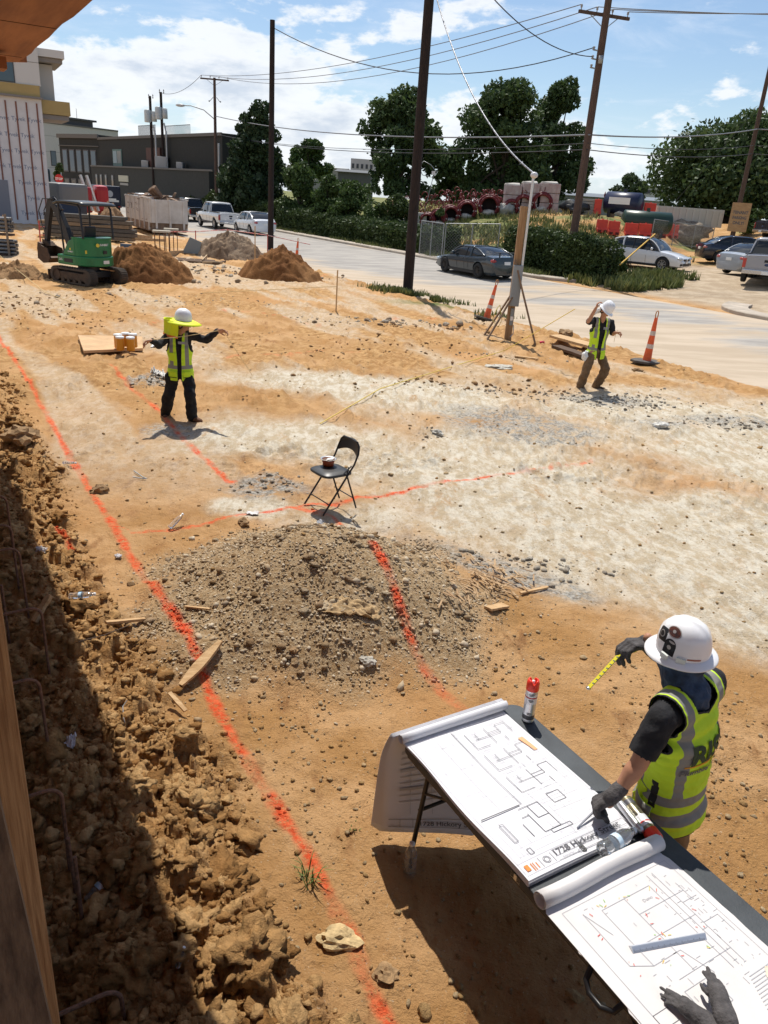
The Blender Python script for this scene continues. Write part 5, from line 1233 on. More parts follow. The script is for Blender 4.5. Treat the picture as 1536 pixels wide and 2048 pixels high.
 decal(1.05, .92, .068, .050, 'sticker', gy, 'oval'); decal(1.05, .92, .060, .042, 'sticker', bn, 'oval', .003); decal(1.05, .92, .016, .014, 'sticker', gy, 'oval', .0042)
 decal(2.25, .06, .06, .008, 'sticker', mat('sticker_rust', (.35, .12, .07), .5), 'rect')
 m = MB(); m.X = None
 for az, w in ((1.15, .035), (1.75, .04)):
  d = (HF*math.cos(az)+LL*math.sin(az)); c = hc+HU*.055+d*(.122 if az < 1.5 else .110); x = HU.cross(d); MB().add([c+x*a+HU*b+d*e for e in (-.004, .007) for a, b in ((-w/2, -.012), (w/2, -.012), (w/2, .012), (-w/2, .012))], [(0, 1, 2, 3)[::-1], (4, 5, 6, 7), (0, 1, 5, 4), (1, 2, 6, 5), (2, 3, 7, 6), (3, 0, 4, 7)]).build('hat_clip', mat('clip_white', (.62, .66, .62), .4), hat)
 # tape measure in the right hand
 tp = empty('tape_measure', label='yellow tape measure hanging open from the raised gloved hand', cat='tape measure'); c = aty(1262, 1300, 3.20); e = aty(1177, 1376, 3.08); c2 = aty(1247, 1300, 3.19)
 tp.location = c; yel = mat('tape_yellow', (.62, .55, .02), .45); d = (e-c2); L_ = d.length; d.normalize(); w = Vector((.3, .9, .2)); w = (w-d*w.dot(d)).normalized()
 m = MB(); ctr = c2-c; n_ = d.cross(w); m.add([ctr+d*a+w*b+n_*k for k in (-.0015, .0015) for a, b in ((0, -.014), (L_, -.014), (L_, .014), (0, .014))], [(0, 1, 2, 3), (7, 6, 5, 4), (0, 4, 5, 1), (1, 5, 6, 2), (2, 6, 7, 3), (3, 7, 4, 0)]); m.build('blade', yel, tp)
 m = MB()
 for i in range(9):
  a = .02+i*(L_-.03)/9
  m.add([ctr+d*(a+q)+w*b+n_*.0022*s_ for s_ in (1,) for q, b in ((0, -.014), (.006, -.014), (.006, .002), (0, .002))], [(0, 1, 2, 3)]); m.add([ctr+d*(a+q)+w*b-n_*.0022 for q, b in ((0, -.014), (.006, -.014), (.006, .002), (0, .002))], [(0, 1, 2, 3)])
 m.build('markings', M_INK, tp, fixn=False)
 q = MB(); q.X = Matrix((d, w, n_)).transposed().to_4x4(); q.X.translation = -d*.02; q.lathe([(.001, -.018), (.022, -.016), (.027, -.010), (.027, .010), (.022, .016), (.001, .018)], ax=(0, 0, 1), n=20); q.build('case', yel, tp)
 MB().ball(ctr+d*L_, .014, 1, sc=(1, 1, .5)).build('end_hook', M_STEEL, tp)
man_table()
# ------------------------------------------------------------------ 2. man pulling the line, left
def man_left():
 D = Vector; g = G(360, 838); o = empty('person', (g.x, g.y, g.z), label='man with neon sunshade over his hard hat stretching a line with both arms', cat='person')
 inv = Matrix.Translation(-o.location); Y = g.y; A = lambda px, py, dy=0: inv @ aty(px, py, Y+dy)
 F, Lf = facing_basis((.45, -.89, 0))
 shR = A(333, 676, -.02); shL = A(384, 672, .04); mid = (shL+shR)/2; pel = A(361, 742, .02); chest = pel.lerp(mid, .7)
 elR = A(318, 690, -.20); wrR = A(303, 681, -.38); elL = A(412, 680, .05); wrL = A(436, 662, -.06); hc = A(366, 648, -.0); HF = D((.98, -.16, -.08)); HU = D((.06, 0, 1))
 hL = pel+Lf*.09; hR = pel-Lf*.09; aR = A(331, 826, .08); aL = A(385, 832, -.10); kR = A(338, 790, .0); kL = A(380, 790, -.14)
 m = MB(); P, B = head(m, hc, HF, HU, 1.0); rcone(m, mid-D((0, 0, .02)), hc-D((0, 0, .06)), .058, .055); torso_prims(m, pel, chest, shL, shR, F, -.012)
 for s_, e, w in ((shL, elL, wrL), (shR, elR, wrR)): rcone(m, s_, e, .045, .037); rcone(m, e, w, .037, .026)
 for h, k, a in ((hL, kL, aL), (hR, kR, aR)): leg_prims(m, h, k, a, (.085, .055, .04))
 hand(m, wrL, D((1, .0, .12)), D((0, -.6, -.6)), 1.0, .55, .7, 1); hand(m, wrR, D((-.9, -.5, -.1)), D((.1, -.3, -1)), 1.0, .9, .8, -1)
 fuse(m, .0085, 'body', M_SKIN, o, 3); eyes(o, P, 1.)
 m = MB(); ell(m, hc-D((0, 0, .03))-Vector(HF).normalized()*.02, (.095, .080, .08), B); ell(m, P(.05, 0, -.10), (.035, .045, .025), B); fuse(m, .009, 'hair', M_HAIR, o, 2) if False else None
 m = MB(); ell(m, P(-.03, 0, .0), (.090, .084, .085), B); fuse(m, .009, 'hair', M_HAIR, o, 2)
 MB().ball(P(.062, 0, -.085), .03, 2, sc=(1, 1.2, .9)).build('beard', M_HAIR, o)
 m = MB(); ell(m, pel, (.155, .118, .13), (Lf, F, D((0, 0, 1))))
 for h, k, a in ((hL, kL, aL), (hR, kR, aR)): leg_prims(m, h, k, a, (.088, .090, .078))
 fuse(m, .011, 'trousers', mat('black_trousers', (.013, .012, .013), .9, var=.4, vs=7), o, 3, .022, 9, 3)
 bm_ = mat('brown_boot', (.13, .065, .035), .85, var=.3)
 boots(o, aR+D((0, 0, .0)), D((.1, -.9, -.25)), bm_); boots(o, aL, D((.85, -.5, 0)), bm_)
 m = MB(); torso_prims(m, pel+D((0, 0, .02)), chest, shL, shR, F, .006)
 for s_, e, w, k in ((shL, elL, wrL, .93), (shR, elR, wrR, .92)): rcone(m, s_, e, .062, .056); rcone(m, e, e.lerp(w, k), .056, .042)
 rcone(m, elL+D((0, 0, -.02)), elL.lerp(wrL, .4)+D((0, 0, -.04)), .04, .03)
 fuse(m, .009, 'shirt', M_SHIRT, o, 3, .012, 12, 5)
 vo, fr = vest(o, pel, chest, shL, shR, F, -.12, .045, 8, vox=.010, extra_back=False)
 for md in vo.modifiers: md.show_viewport = False
 dkp = mat('vest_pocket', (.56, .78, .02)); pocket(o, vo, fr, -.145, -.045, .17, .29, 'chest_pocket', 1); pocket(o, vo, fr, -.15, -.04, -.06, .03, 'hip_pocket', 1); pocket(o, vo, fr, .05, .15, -.06, .03, 'hip_pocket', 1)
 pocket(o, vo, fr, -.15, -.04, -.066, -.058, 'piping', 1, M_SHIRT, .010); pocket(o, vo, fr, .05, .15, -.066, -.058, 'piping', 1, M_SHIRT, .010)
 for md in vo.modifiers: md.show_viewport = True
 MB().box(-.05, .05, -.001, .001, 0, .035).build('shirt_print', mat('print_grey', (.30, .30, .31), .8), o, loc=chest+F*.135+D((0, 0, .07)))
 # hat, sunshade, neck cape
 HP = hard_hat(o, hc+Vector(HU)*.045, HF, HU, 1.0, full=False); F_ = Vector(HF).normalized(); U_ = D(HU); U_ = (U_-F_*U_.dot(F_)).normalized(); L_ = U_.cross(F_); neon = mat('neon_shade', (.72, .80, .01), .6)
 rows = []
 for ex, dz in ((-.005, .012), (.04, .006), (.075, -.010), (.115, -.030)):
  rows.append([HP((.126+ex*(1+.25*math.cos(a)))*math.cos(a), (.112+ex)*math.sin(a), dz) for a in np.linspace(0, 2*math.pi, 36, endpoint=False)])
 MB().grid(rows, True, True).build('sun_brim', neon, o, solid=.003)
 rows = []; orange = mat('orange_trim', (.75, .17, .02), .6)
 def cape(z, a): rr = .015-.02*math.sin(z*9)+.008*math.sin(a*9+z*14); q = HP((.175+rr+.10*(-math.cos(a)))*math.cos(a), (.150+rr)*math.sin(a), -z); return q
 aa = np.linspace(math.pi*.50, math.pi*1.50, 26)
 MB().grid([[cape(z, a) for a in aa] for z in np.linspace(.0, .235, 9)]).build('neck_cape', neon, o, solid=.003)
 MB().grid([[cape(z, a)+(cape(z, a)-hc)*.02 for a in aa] for z in (.205, .230)]).build('cape_trim', orange, o, solid=.003)
 # tool bag at the belt
 MB().ball(pel-Lf*.19-D((0, 0, .10)), .06, 2, jit=.4, sc=(.6, .8, 1.6)).build('tool_pouch', M_SHIRT, o)
 # the line
 a = o.location+wrR+D((-.07, -.03, .0)); b = o.location+wrL+D((.07, 0, .02)); m = MB().tube([Vector((0, 0, 0)), (b-a)*.5+D((0, -.04, -.01)), b-a], .005, 6)
 e = G(500, 710, .4); m.tube([b-a, (b-a)+D((.15, -.05, -.20)), (b-a)+D((.42, 0, -.62))], .003, 6); l = m.build('string_line', mat('string', (.60, .45, .22), .8), None, loc=a); tag(l, 'tan string line stretched between the hands of the man in the sunshade', 'string')
man_left()
# ------------------------------------------------------------------ 3. man looking down, right
def man_right():
 D = Vector; g = G(1182, 782); o = empty('person', (g.x, g.y, g.z), label='man in khaki trousers and hi-vis vest looking down with one hand raised', cat='person')
 inv = Matrix.Translation(-o.location); Y = g.y; A = lambda px, py, dy=0: inv @ aty(px, py, Y+dy)
 F, Lf = facing_basis((.55, -.83, 0))
 shR = A(1184, 642, -.04); shL = A(1222, 645, .02); mid = (shL+shR)/2; pel = A(1192, 703, .06); chest = pel.lerp(mid, .7)
 elR = A(1178, 640, -.25); wrR = A(1191, 615, -.36); elL = A(1228, 662, -.05); wrL = A(1229, 665, -.22); hc = A(1210, 622, -.10); HF = D((.55, -.60, -.58)); HU = D((.45, -.35, .8))
 elR = A(1177, 643, -.24); wrR = A(1192, 616, -.34); elL = A(1226, 668, .0); wrL = A(1232, 665, -.18)
 hL = pel+Lf*.09; hR = pel-Lf*.09; aR = A(1158, 778, .02); aL = A(1192, 772, .16); kR = A(1172, 742, -.06); kL = A(1212, 738, -.02)
 m = MB(); P, B = head(m, hc, HF, HU, 1.0); rcone(m, mid-D((0, 0, .02)), hc-D((0, 0, .03)), .058, .055); torso_prims(m, pel, chest, shL, shR, F, -.012)
 for s_, e, w in ((shL, elL, wrL), (shR, elR, wrR)): rcone(m, s_, e, .047, .040); rcone(m, e, w, .042, .028)
 for h, k, a in ((hL, kL, aL), (hR, kR, aR)): leg_prims(m, h, k, a, (.085, .055, .04))
 hand(m, wrL, D((.9, -.35, .12)), D((0, -.3, -.9)), 1.0, 1.2, .8, 1); hand(m, wrR, D((.15, -.1, 1)), D((.9, -.1, .1)), 1.0, .8, .8, -1)
 fuse(m, .0085, 'body', M_SKIN, o, 3); eyes(o, P, 1.)
 MB().ball(P(.03, 0, .006), .08, 2, sc=(.85, .9, .16)).build('sunglasses', M_BLACKMET, o)
 m = MB(); ell(m, P(-.03, 0, .0), (.088, .083, .085), B); fuse(m, .009, 'hair', M_HAIR, o, 2)
 m = MB(); ell(m, P(-.085, -.03, -.07), (.03, .07, .07), B); rcone(m, P(-.07, -.07, -.02), P(-.10, -.09, -.14), .03, .045); fuse(m, .009, 'neck_cloth', M_WHITEP, o, 2, .01, 14, 2)
 m = MB(); ell(m, pel, (.155, .118, .13), (Lf, F, D((0, 0, 1))))
 for h, k, a in ((hL, kL, aL), (hR, kR, aR)): leg_prims(m, h, k, a, (.088, .088, .080))
 fuse(m, .011, 'trousers', mat('khaki_trousers', (.155, .095, .05), .9, var=.25, vs=7), o, 3, .020, 9, 13)
 b_ = mat('dark_boot', (.07, .045, .035), .85); boots(o, aR, D((.25, -.95, -.05)), b_); boots(o, aL, D((.9, -.4, .05)), b_)
 m = MB(); torso_prims(m, pel+D((0, 0, .02)), chest, shL, shR, F, .006)
 for s_, e in ((shL, elL), (shR, elR)): rcone(m, s_, s_.lerp(e, .85), .066, .064)
 fuse(m, .009, 'shirt', M_SHIRT, o, 3, .012, 12, 5)
 vo, fr = vest(o, pel, chest, shL, shR, F, -.12, .065, 18, vox=.010, extra_back=False)
 for md in vo.modifiers: md.show_viewport = False
 pocket(o, vo, fr, -.15, -.06, .17, .30, 'chest_pocket', 1)
 for md in vo.modifiers: md.show_viewport = True
 wv = MB(); wv.box(-.045, .045, -.001, .001, 0, .03).box(-.045, .045, -.001, .001, -.016, -.006).build('shirt_print', mat('print_grey', (.5, .5, .52)), o, loc=chest+F*.14+D((.0, 0, .06)))
 hard_hat(o, hc+(D(HU)-D(HF).normalized()*D(HU).dot(D(HF).normalized())).normalized()*.045, HF, HU, 1.0)
 r = MB().ball((0, 0, 0), .1, 3, jit=.6, sc=(.6, .5, .9)); t = r.build('hanging_rag', M_WHITEP, o, loc=pel-Lf*.22-F*.05-D((0, 0, .08)))
 a = o.location+wrL+D((.03, 0, 0)); l = MB().tube([(0, 0, .05), (-.03, 0, .0), (-.04, -.01, -.18)], .004, 6).build('string', mat('string', (.6, .45, .22)), None, loc=a); tag(l, 'short string dangling from the lowered hand of the man looking down', 'string')
man_right()
def man_far():
 D = Vector; g = G(46, 440); h = aty(38, 392, g.y).z; s = 1.0; o = empty('person', (g.x, g.y, g.z), label='far worker in an orange shirt beside the grey door', cat='person'); F, Lf = facing_basis((.9, -.3, 0)); z = 0
 pel = D((0, 0, .90)); mid = D((0.02, 0, 1.40)); shL = mid+Lf*.19; shR = mid-Lf*.19; hc = D((.05, 0, 1.62)); elL = shL+D((.05, -.05, -.28)); wrL = elL+D((.18, -.05, -.12)); elR = shR+D((0, 0, -.28)); wrR = elR+D((.1, 0, -.22))
 m = MB(); P, B = head(m, hc, F, D((0, 0, 1))); rcone(m, mid, hc-D((0, 0, .05)), .058, .055); torso_prims(m, pel, pel.lerp(mid, .7), shL, shR, F, -.01)
 for s_, e, w in ((shL, elL, wrL), (shR, elR, wrR)): rcone(m, s_, e, .047, .040); rcone(m, e, w, .042, .028); hand(m, w, (w-e), F, 1, .5)
 fuse(m, .014, 'body', M_SKIN, o, 2)
 m = MB(); torso_prims(m, pel, pel.lerp(mid, .7), shL, shR, F, .02)
 for s_, e in ((shL, elL), (shR, elR)): rcone(m, s_, e, .07, .065)
 fuse(m, .014, 'shirt', mat('orange_shirt', (.85, .14, .015), .8), o, 2, .01)
 m = MB(); ell(m, pel, (.16, .12, .13), (Lf, F, D((0, 0, 1))))
 for q in (1, -1): leg_prims(m, pel+Lf*.09*q, D((0, 0, .48))+Lf*.11*q, D((0, 0, .06))+Lf*.12*q, (.1, .085, .07))
 fuse(m, .016, 'trousers', mat('blue_jeans', (.03, .05, .09), .9), o, 2); m = MB(); ell(m, P(-.015, 0, .03), (.1, .085, .09), B); fuse(m, .014, 'hair', M_HAIR, o, 1)
man_far()
def glove_pair():
 for i, (px, py, d, lab, seed) in enumerate(((1440, 2005, (.10, .9, 0), 'grey work glove lying on top with fingers spread on the worn plans', 1), (1392, 2035, (-.75, .75, 0), 'grey work glove lying underneath the other at the table corner', 2))):
  A_ = atz(px, py, .775+.028*(1-i)); o = empty('work_glove', (A_.x, A_.y, .785+.024*(1-i)), label=lab, cat='glove', group='pair of gloves on the plans')
  m = MB(); hand(m, Vector((0, 0, 0)), d, (0, 0, -1), .68, .8, .1, 1 if i == 0 else -1, 1.3, (.2, .1, .25, .35), fat=1.25); dd = Vector(d).normalized()
  rcone(m, dd*.03, -dd*.07, .034, .040)
  for v in range(len(m.v)): m.v[v] = (m.v[v][0], m.v[v][1], m.v[v][2]*.8)
  fuse(m, .0042, 'glove_body', M_GLOVE, o, 2, .003, 25, seed)
  q = MB().tube([-dd*.085, -dd*.10], [.036, .037], 16); q.build('cuff_hem', mat('cuff_rust', (.25, .08, .04), .8), o) if i else None
glove_pair()
# ================================================================== mid-ground site objects
def px_m(y): return FPX/(y*math.cos(PIT)+ .0)     # pixels per metre of the photo at depth y (rough)
def heap(lab, cx, by, wpx, pk, cols, seed, asp=.8, name='dirt_heap'):
 """cx, by: photo pixel of the front foot ; wpx: width in pixels ; pk: pixel row of the summit"""
 g = G(cx, by); dist = g.y; ppm = FPX/(g.y*.926+CH*.378); r_ = wpx/ppm/2; c = Vector((g.x, g.y+r_*asp*.95, 0)); c.x = aty(cx, by, c.y).x
 top = aty(cx, pk, c.y).z-gz(c.x, c.y)
 na, nr = 110, 46; V = []; rng = seed*13.7
 A_ = np.linspace(0, 2*np.pi, na, endpoint=False); Rr = np.linspace(0, 1.12, nr); AA, RR = np.meshgrid(A_, Rr)
 X = c.x+RR*np.cos(AA)*r_; Y = c.y+RR*np.sin(AA)*r_*asp; k = RR*(1+.22*(fbm(np.cos(AA)*1.6+rng, np.sin(AA)*1.6+rng, 3, seed)-.5)*2)
 pr = np.clip(1-k, 0, 1); h = top*np.minimum(1, (pr*1.12)**.95-.18*pr**6); w1, h1 = wor(X*2.4, Y*2.4, seed); w2, h2 = wor(X*7, Y*7, seed+3)
 h = h+np.minimum(pr*6, 1)*(.36*top*(fbm(X*1.5+rng, Y*1.5, 4, seed+2)-.5)+.30*np.clip(.7-w1, 0, 1)*h1+.16*np.clip(.7-w2, 0, 1)*h2)
 Z = ground_z(X, Y)+h-.03-.2*sst(RR, 1.0, 1.12)
 V = np.stack([X.ravel()-c.x, Y.ravel()-c.y, Z.ravel()], 1); F = [(i*na+j, i*na+(j+1) % na, (i+1)*na+(j+1) % na, (i+1)*na+j) for i in range(nr-1) for j in range(na)]
 at = dict(rand=np.clip(.5+(fbm(X*.9, Y*.9, 4, seed+8)-.5)*2.2, 0, 1).ravel())
 o = npmesh(name, V, np.array(F), soil_mat('heap_soil_%d' % seed, cols, False, .9), attrs=at, loc=(c.x, c.y, 0)); tag(o, lab, 'dirt heap'); return c, r_, top
BR = [(.15, .062, .022), (.25, .115, .042), (.33, .17, .07)]; GB = [(.15, .095, .06), (.25, .175, .115), (.34, .25, .17)]
heap('orange brown dirt heap right behind the green excavator', 296, 566, 205, 480, BR, 3)
heap('pointed orange brown dirt heap around the black pole foot', 566, 562, 178, 488, BR, 5, .75)
heap('grey brown dirt heap behind the orange one', 462, 520, 150, 460, GB, 7, .7)
heap('small brown dirt bank left of the dumpster', 225, 462, 90, 405, [(.22, .11, .05), (.30, .17, .09), (.36, .23, .13)], 9, .8)
heap('low dark dirt ridge left of the excavator', 40, 560, 120, 525, [(.20, .10, .045), (.30, .17, .08), (.36, .22, .11)], 11, .9)
M_POLE = mat('creosote_pole', (.035, .022, .018), .9, col2=(.012, .009, .009), vs=6, bump=.4, bs=30, stretch=(6, 6, .6))
M_POLEB = mat('brown_pole', (.13, .082, .06), .9, col2=(.065, .042, .034), vs=6, bump=.4, bs=30, stretch=(6, 6, .6))
def vpole(name, lab, px, py, toppy, r0, r1, mt, cat='utility pole', topx=None, base=None, z1=None):
 g = G(px, py) if base is None else base; h = (aty(px if topx is None else topx, toppy, g.y).z-g.z) if z1 is None else z1
 o = empty(name, g, label=lab, cat=cat); MB().tube([(0, 0, -.4), (0, 0, h*.5), (0, 0, h)], [r0, (r0+r1)/2, r1], 16).build('shaft', mt, o); return o, g, h
p1, g1, h1_ = vpole('utility_pole', 'thin black pole rising from the pointed dirt heap', 541, 500, 40, .17, .13, M_POLE, topx=545)
p2, g2, h2_ = vpole('utility_pole', 'tall black pole nearest the middle with grass at its foot', 815, 585, 40, .19, .155, M_POLE, z1=12.2)
p3, g3, h3_ = vpole('utility_pole', 'brown utility pole with crossarm in front of the ivy hedge', 1135, 552, 0, .20, .14, M_POLEB, z1=13.6)
p4, g4, h4_ = vpole('utility_pole', 'brown pole at the right edge carrying the plywood parking sign', 1458, 503, 60, .17, .13, M_POLEB, base=None, z1=11.5)
p5, g5, h5_ = vpole('utility_pole', 'distant crossarm pole carrying the street lamp', 433, 424, 155, .16, .12, M_POLEB, topx=423, base=Vector((aty(433, 410, 80).x, 80, .3)))
def crossarm(o, z, half, ang, ins=3, w=.1, mt=M_POLEB):
 d = Vector((math.cos(ang), math.sin(ang), 0)); n = Vector((-d.y, d.x, 0))*.16; arm = MB().bar(d*half+n+Vector((0, 0, z)), -d*half+n+Vector((0, 0, z)), w, w*1.2).build('crossarm', mt, o)
 for q in (-1, 1): MB().bar(d*half*.55*q+n+Vector((0, 0, z-.05)), Vector((0, 0, z-.55)), .03, .03).build('brace', M_GREYM, o)
 tips = []
 for k in np.linspace(-1, 1, ins):
  b = d*(half*.92*k)+n+Vector((0, 0, z+.06)); MB().lathe([(.02, 0), (.022, .08), (.055, .10), (.035, .13), (.055, .16), (.03, .20), (.001, .22)], b, n=10).build('insulator', mat('porcelain', (.30, .29, .28), .3), o); tips.append(o.location+b+Vector((0, 0, .2)))
 return tips
an3 = R(31); tz3 = aty(1200, 28, g3.y).z-g3.z
tips3 = crossarm(p3, tz3, 1.25, math.atan2(.35, 1), 4)
tips3b = []
for k in range(3):
 z = aty(1165, 100+18*k, g3.y).z-g3.z; MB().bar((0, 0, z), (-.32, -.1, z+.02), .05, .05).build('bracket', M_GREYM, p3); MB().lathe([(.03, 0), (.07, .03), (.03, .08), (.07, .12), (.02, .16)], (-.34, -.1, z), n=10).build('insulator', mat('porcelain', (.3, .29, .28)), p3); tips3b.append(g3+Vector((-.36, -.1, z+.1)))
MB().lathe([(.001, 0), (.09, .0), (.09, .30), (.001, .31)], (-.02, -.26, tips3b[0].z-g3.z-.6), n=14).build('cutout', M_GREYM, p3)
tips5 = crossarm(p5, h5_-.12, 1.3, R(8), 4);
for k, x in enumerate((-.5, .55)): MB().lathe([(.03, 0), (.08, .05), (.03, .12)], (x, -.1, h5_-2.0), n=8).tube([(x, -.1, h5_-2), (x*.3, 0, h5_-1.6)], .03, 6).build('insulator', M_GREYM, p5)
la = aty(366, 211, g5.y)-g5; MB().tube([(0, 0, la.z-1.0), (la.x*.35, 0, la.z-.25), (la.x*.75, 0, la.z+.03), (la.x, 0, la.z)], .045, 8).build('lamp_arm', M_GREYM, p5)
MB().ball((la.x-.25, 0, la.z), .3, 2, sc=(1.5, .8, .45)).build('lamp_head', mat('lamp_grey', (.5, .5, .5), .4), p5)
tr = []
for k, (px, py, tp, lab) in enumerate(((303, 398, 192, 'left one of the two transformer poles before the dark building'), (324, 398, 184, 'right one of the two transformer poles before the dark building'))):
 base = aty(px+6, 400, 94); base.z = float(macro(np.array(base.x), np.array(94.))); o, g, h = vpole('utility_pole', lab, px, py, tp, .17, .14, M_POLE, base=base, topx=px-3)
 MB().lathe([(.001, 0), (.34, .02), (.36, .1), (.36, 1.15), (.30, 1.25), (.001, 1.3)], (-.25, -.30, h*.775), n=18).build('transformer', mat('transformer_grey', (.50, .53, .52), .5), o)
 MB().lathe([(.001, 0), (.30, .02), (.30, 1.0), (.001, 1.1)], (.38, -.1, h*.785), n=16).build('transformer', mat('transformer_grey', (.5, .53, .52)), o)
 MB().tube([(.50, -.3, 0), (.50, -.3, h*.68), (.28, -.22, h*.75)], .09, 10).build('conduit', mat('conduit_light', (.45, .47, .47), .5), o)
 for q in (-.1, .35): MB().lathe([(.03, 0), (.07, .1), (.03, .2), (.07, .3), (.02, .42)], (q, -.1, h-.25+.1*k), n=8).build('insulator', mat('porcelain', (.3, .29, .28)), o)
 tr.append(g+Vector((0, 0, h)))
MB().tube([(.35, -.2, 0), (.35, -.2, h5_*.55)], .10, 10).build('conduit', mat('conduit_light', (.45, .47, .47)), p5)
M_CABLE = mat('cable_black', (.03, .03, .035), .6); M_CABLEG = mat('cable_grey', (.20, .21, .23), .5)
def wire(lab, a, b, sag, r_=.018, mt=M_CABLE, n=20):
 a, b = Vector(a), Vector(b); P = [a.lerp(b, i/n)-Vector((0, 0, sag*4*(i/n)*(1-i/n))) for i in range(n+1)]; o = MB().tube([p-a for p in P], r_, 5).build('power_line', mt, None, loc=a); tag(o, lab, 'power line')
top1 = g1+Vector((.1, 0, aty(556, 57, g1.y).z-g1.z)); top2 = g2+Vector((0, 0, 11.6));
wire('cable sagging from the top of the thin black pole to the hedge pole', top1, tips3b[0], 1.5, .022)
wire('second cable from the nearest black pole down to the hedge pole', top2, tips3b[1], .9, .020)
for k in range(3):
 wire(['uppermost', 'second', 'third'][k]+' high line from the distant crossarm pole to the crossarm of the hedge pole', tips5[k], tips3[k], .9+.3*k, .020, M_CABLEG)
 e = tips3[k+1]+Vector((26, -4+2*k, 1.2+.8*k)); wire(['upper', 'middle', 'lower'][k]+' high line leaving the hedge pole crossarm toward the right edge', tips3[k+1], e, .5, .018, M_CABLEG)
z3 = [aty(1175, y, g3.y).z for y in (270, 287, 300)]
for k, (zz, yl, yr, r_) in enumerate(((z3[0], 232, 250, .035), (z3[1], 268, 283, .016), (z3[2], 268, 300, .022))):
 a = g5.copy(); a.z = aty(430, yl, g5.y).z; b = Vector((g3.x, g3.y-.2, zz)); wire(['thick topmost', 'thin middle', 'lowest'][k]+' communication cable between the distant pole and the hedge pole', a, b, .7, r_, M_CABLEG if k == 0 else M_CABLE)
 c = Vector((g4.x, g4.y-.2, aty(1500, yr+8, g4.y).z)); wire(['thick topmost', 'thin middle', 'lowest'][k]+' communication cable between the hedge pole and the sign pole', b, c, .25, r_, M_CABLEG if k == 0 else M_CABLE)
 wire(['thick topmost', 'thin middle', 'lowest'][k]+' communication cable leaving the sign pole at the right edge', c, c+Vector((14, -7, .3)), .2, r_, M_CABLEG if k == 0 else M_CABLE)
wire('line between the two transformer poles and the crossarm pole', tr[1]-Vector((0, 0, .1)), tips5[0], .6, .02); wire('guy wire slanting down right of the sign pole', g4+Vector((.1, 0, 9.5)), g4+Vector((-3.2, 4, 3.0)), .05, .012)
# plywood parking sign on pole 4
A = aty(1461, 462, g4.y-.25); Bp = aty(1497, 407, g4.y-.25); c = (A+Bp)/2; w = (aty(1500, 434, c.y)-aty(1463, 434, c.y)).length; h = A.z-Bp.z
sg = empty('parking_sign', c, R(-8), label='plywood sign reading TENANT PARKING ONLY nailed to the pole', cat='sign'); sh_ = abs(h)*1.02
MB().box(-w/2, w/2, -.012, .012, -sh_/2, sh_/2).build('sign_board', mat('sign_ply', (.50, .32, .17), .85, col2=(.38, .22, .11), vs=3, stretch=(1, 1, 6)), sg)
for k, t_ in enumerate(('TENANT', 'PARKING', 'ONLY!')): text_mesh('lettering', t_, .27, M_INK, sg, Matrix.Translation((0, -.016, .22-.34*k)) @ Matrix.Rotation(math.pi/2, 4, 'X'), bold=.010, align='CENTER', sx=.95 if k != 1 else .82)
# ------------------------------------------------------------------ temporary power pole
def temp_pole():
 g = G(1015, 680); o = empty('temporary_power_pole', g, label='braced timber post with meter box and metal riser pipe', cat='power pole'); Y = g.y; A = lambda a, b, dy=0: aty(a, b, Y+dy)-g
 ht = A(1042, 412).z; wd = mat('post_wood', (.40, .25, .13), .8, col2=(.26, .15, .07), vs=4, stretch=(8, 8, .6))
 MB().box(-.085, .085, -.07, .07, -.2, ht, .006).build('post', wd, o)
 wg = mat('brace_wood', (.26, .175, .11), .85, col2=(.17, .11, .07), vs=5)
 for a, b, dy in (((1030, 520), (1072, 682), -.6), ((1034, 572), (968, 664), .2), ((1030, 585), (973, 678), -.7)):
  p = A(*a, -.09 if dy < 0 else .09); q = A(*b, dy); q.z = gz(g.x+q.x, g.y+q.y)-g.z-.03; MB().bar(q, p, .04, .10, (0, 1, 0)).build('brace', wg, o)
 MB().box(-.09, .15, -.20, -.072, A(1040, 612).z, A(1040, 530).z, .015).build('meter_box', mat('meter_grey', (.25, .28, .30), .5, .2), o)
 MB().tube([(.12, -.12, A(1040, 530).z), (.12, -.12, A(1050, 365).z), (.12, -.12, A(1056, 352).z)], .032, 10).build('riser_pipe', mat('riser', (.62, .63, .64), .35, .5), o)
 MB().ball((.13, -.14, A(1056, 350).z), .085, 2, sc=(1.1, 1, .9)).build('weatherhead', mat('weatherhead', (.60, .61, .62), .4), o)
 MB().box(-.02, .06, -.13, -.072, A(1028, 650).z, A(1028, 616).z, .01).build('outlet_box', mat('meter_grey', (.25, .28, .3)), o); MB().box(-.015, .055, -.135, -.128, A(1028, 640).z, A(1028, 632).z).build('outlet_label', M_WHITEP, o)
 MB().tube([A(1027, 650, -.1), A(1026, 668, -.15), A(1020, 674, -.3)], .012, 6).build('cord', M_GREYM, o)
 pts = [A(1000, 610, -.3), A(1004, 640, -.4), A(996, 655, -.5), A(985, 640, -.5), A(993, 618, -.35)]; MB().tube(pts+[pts[0]], .008, 6).build('cord', mat('yellow_cord', (.70, .55, .10), .6), o)
 wh = g+Vector((.12, -.2, A(1056, 350).z+.03)); n = 30; a = Vector((top2.x+.2, top2.y, aty(888, -10, top2.y).z)); P = []
 for i in range(n+1):
  t = i/n; p = a.lerp(wh, t); p.z -= 1.3*4*t*(1-t)*.55; P.append(p-wh)
 l = MB().tube(P, .022, 6).build('service_drop', mat('twisted_cable', (.34, .35, .38), .4, .4, col2=(.05, .05, .055), vs=9), None, loc=wh); tag(l, 'twisted silver service cable swooping down to the temporary power pole', 'cable')
temp_pole()
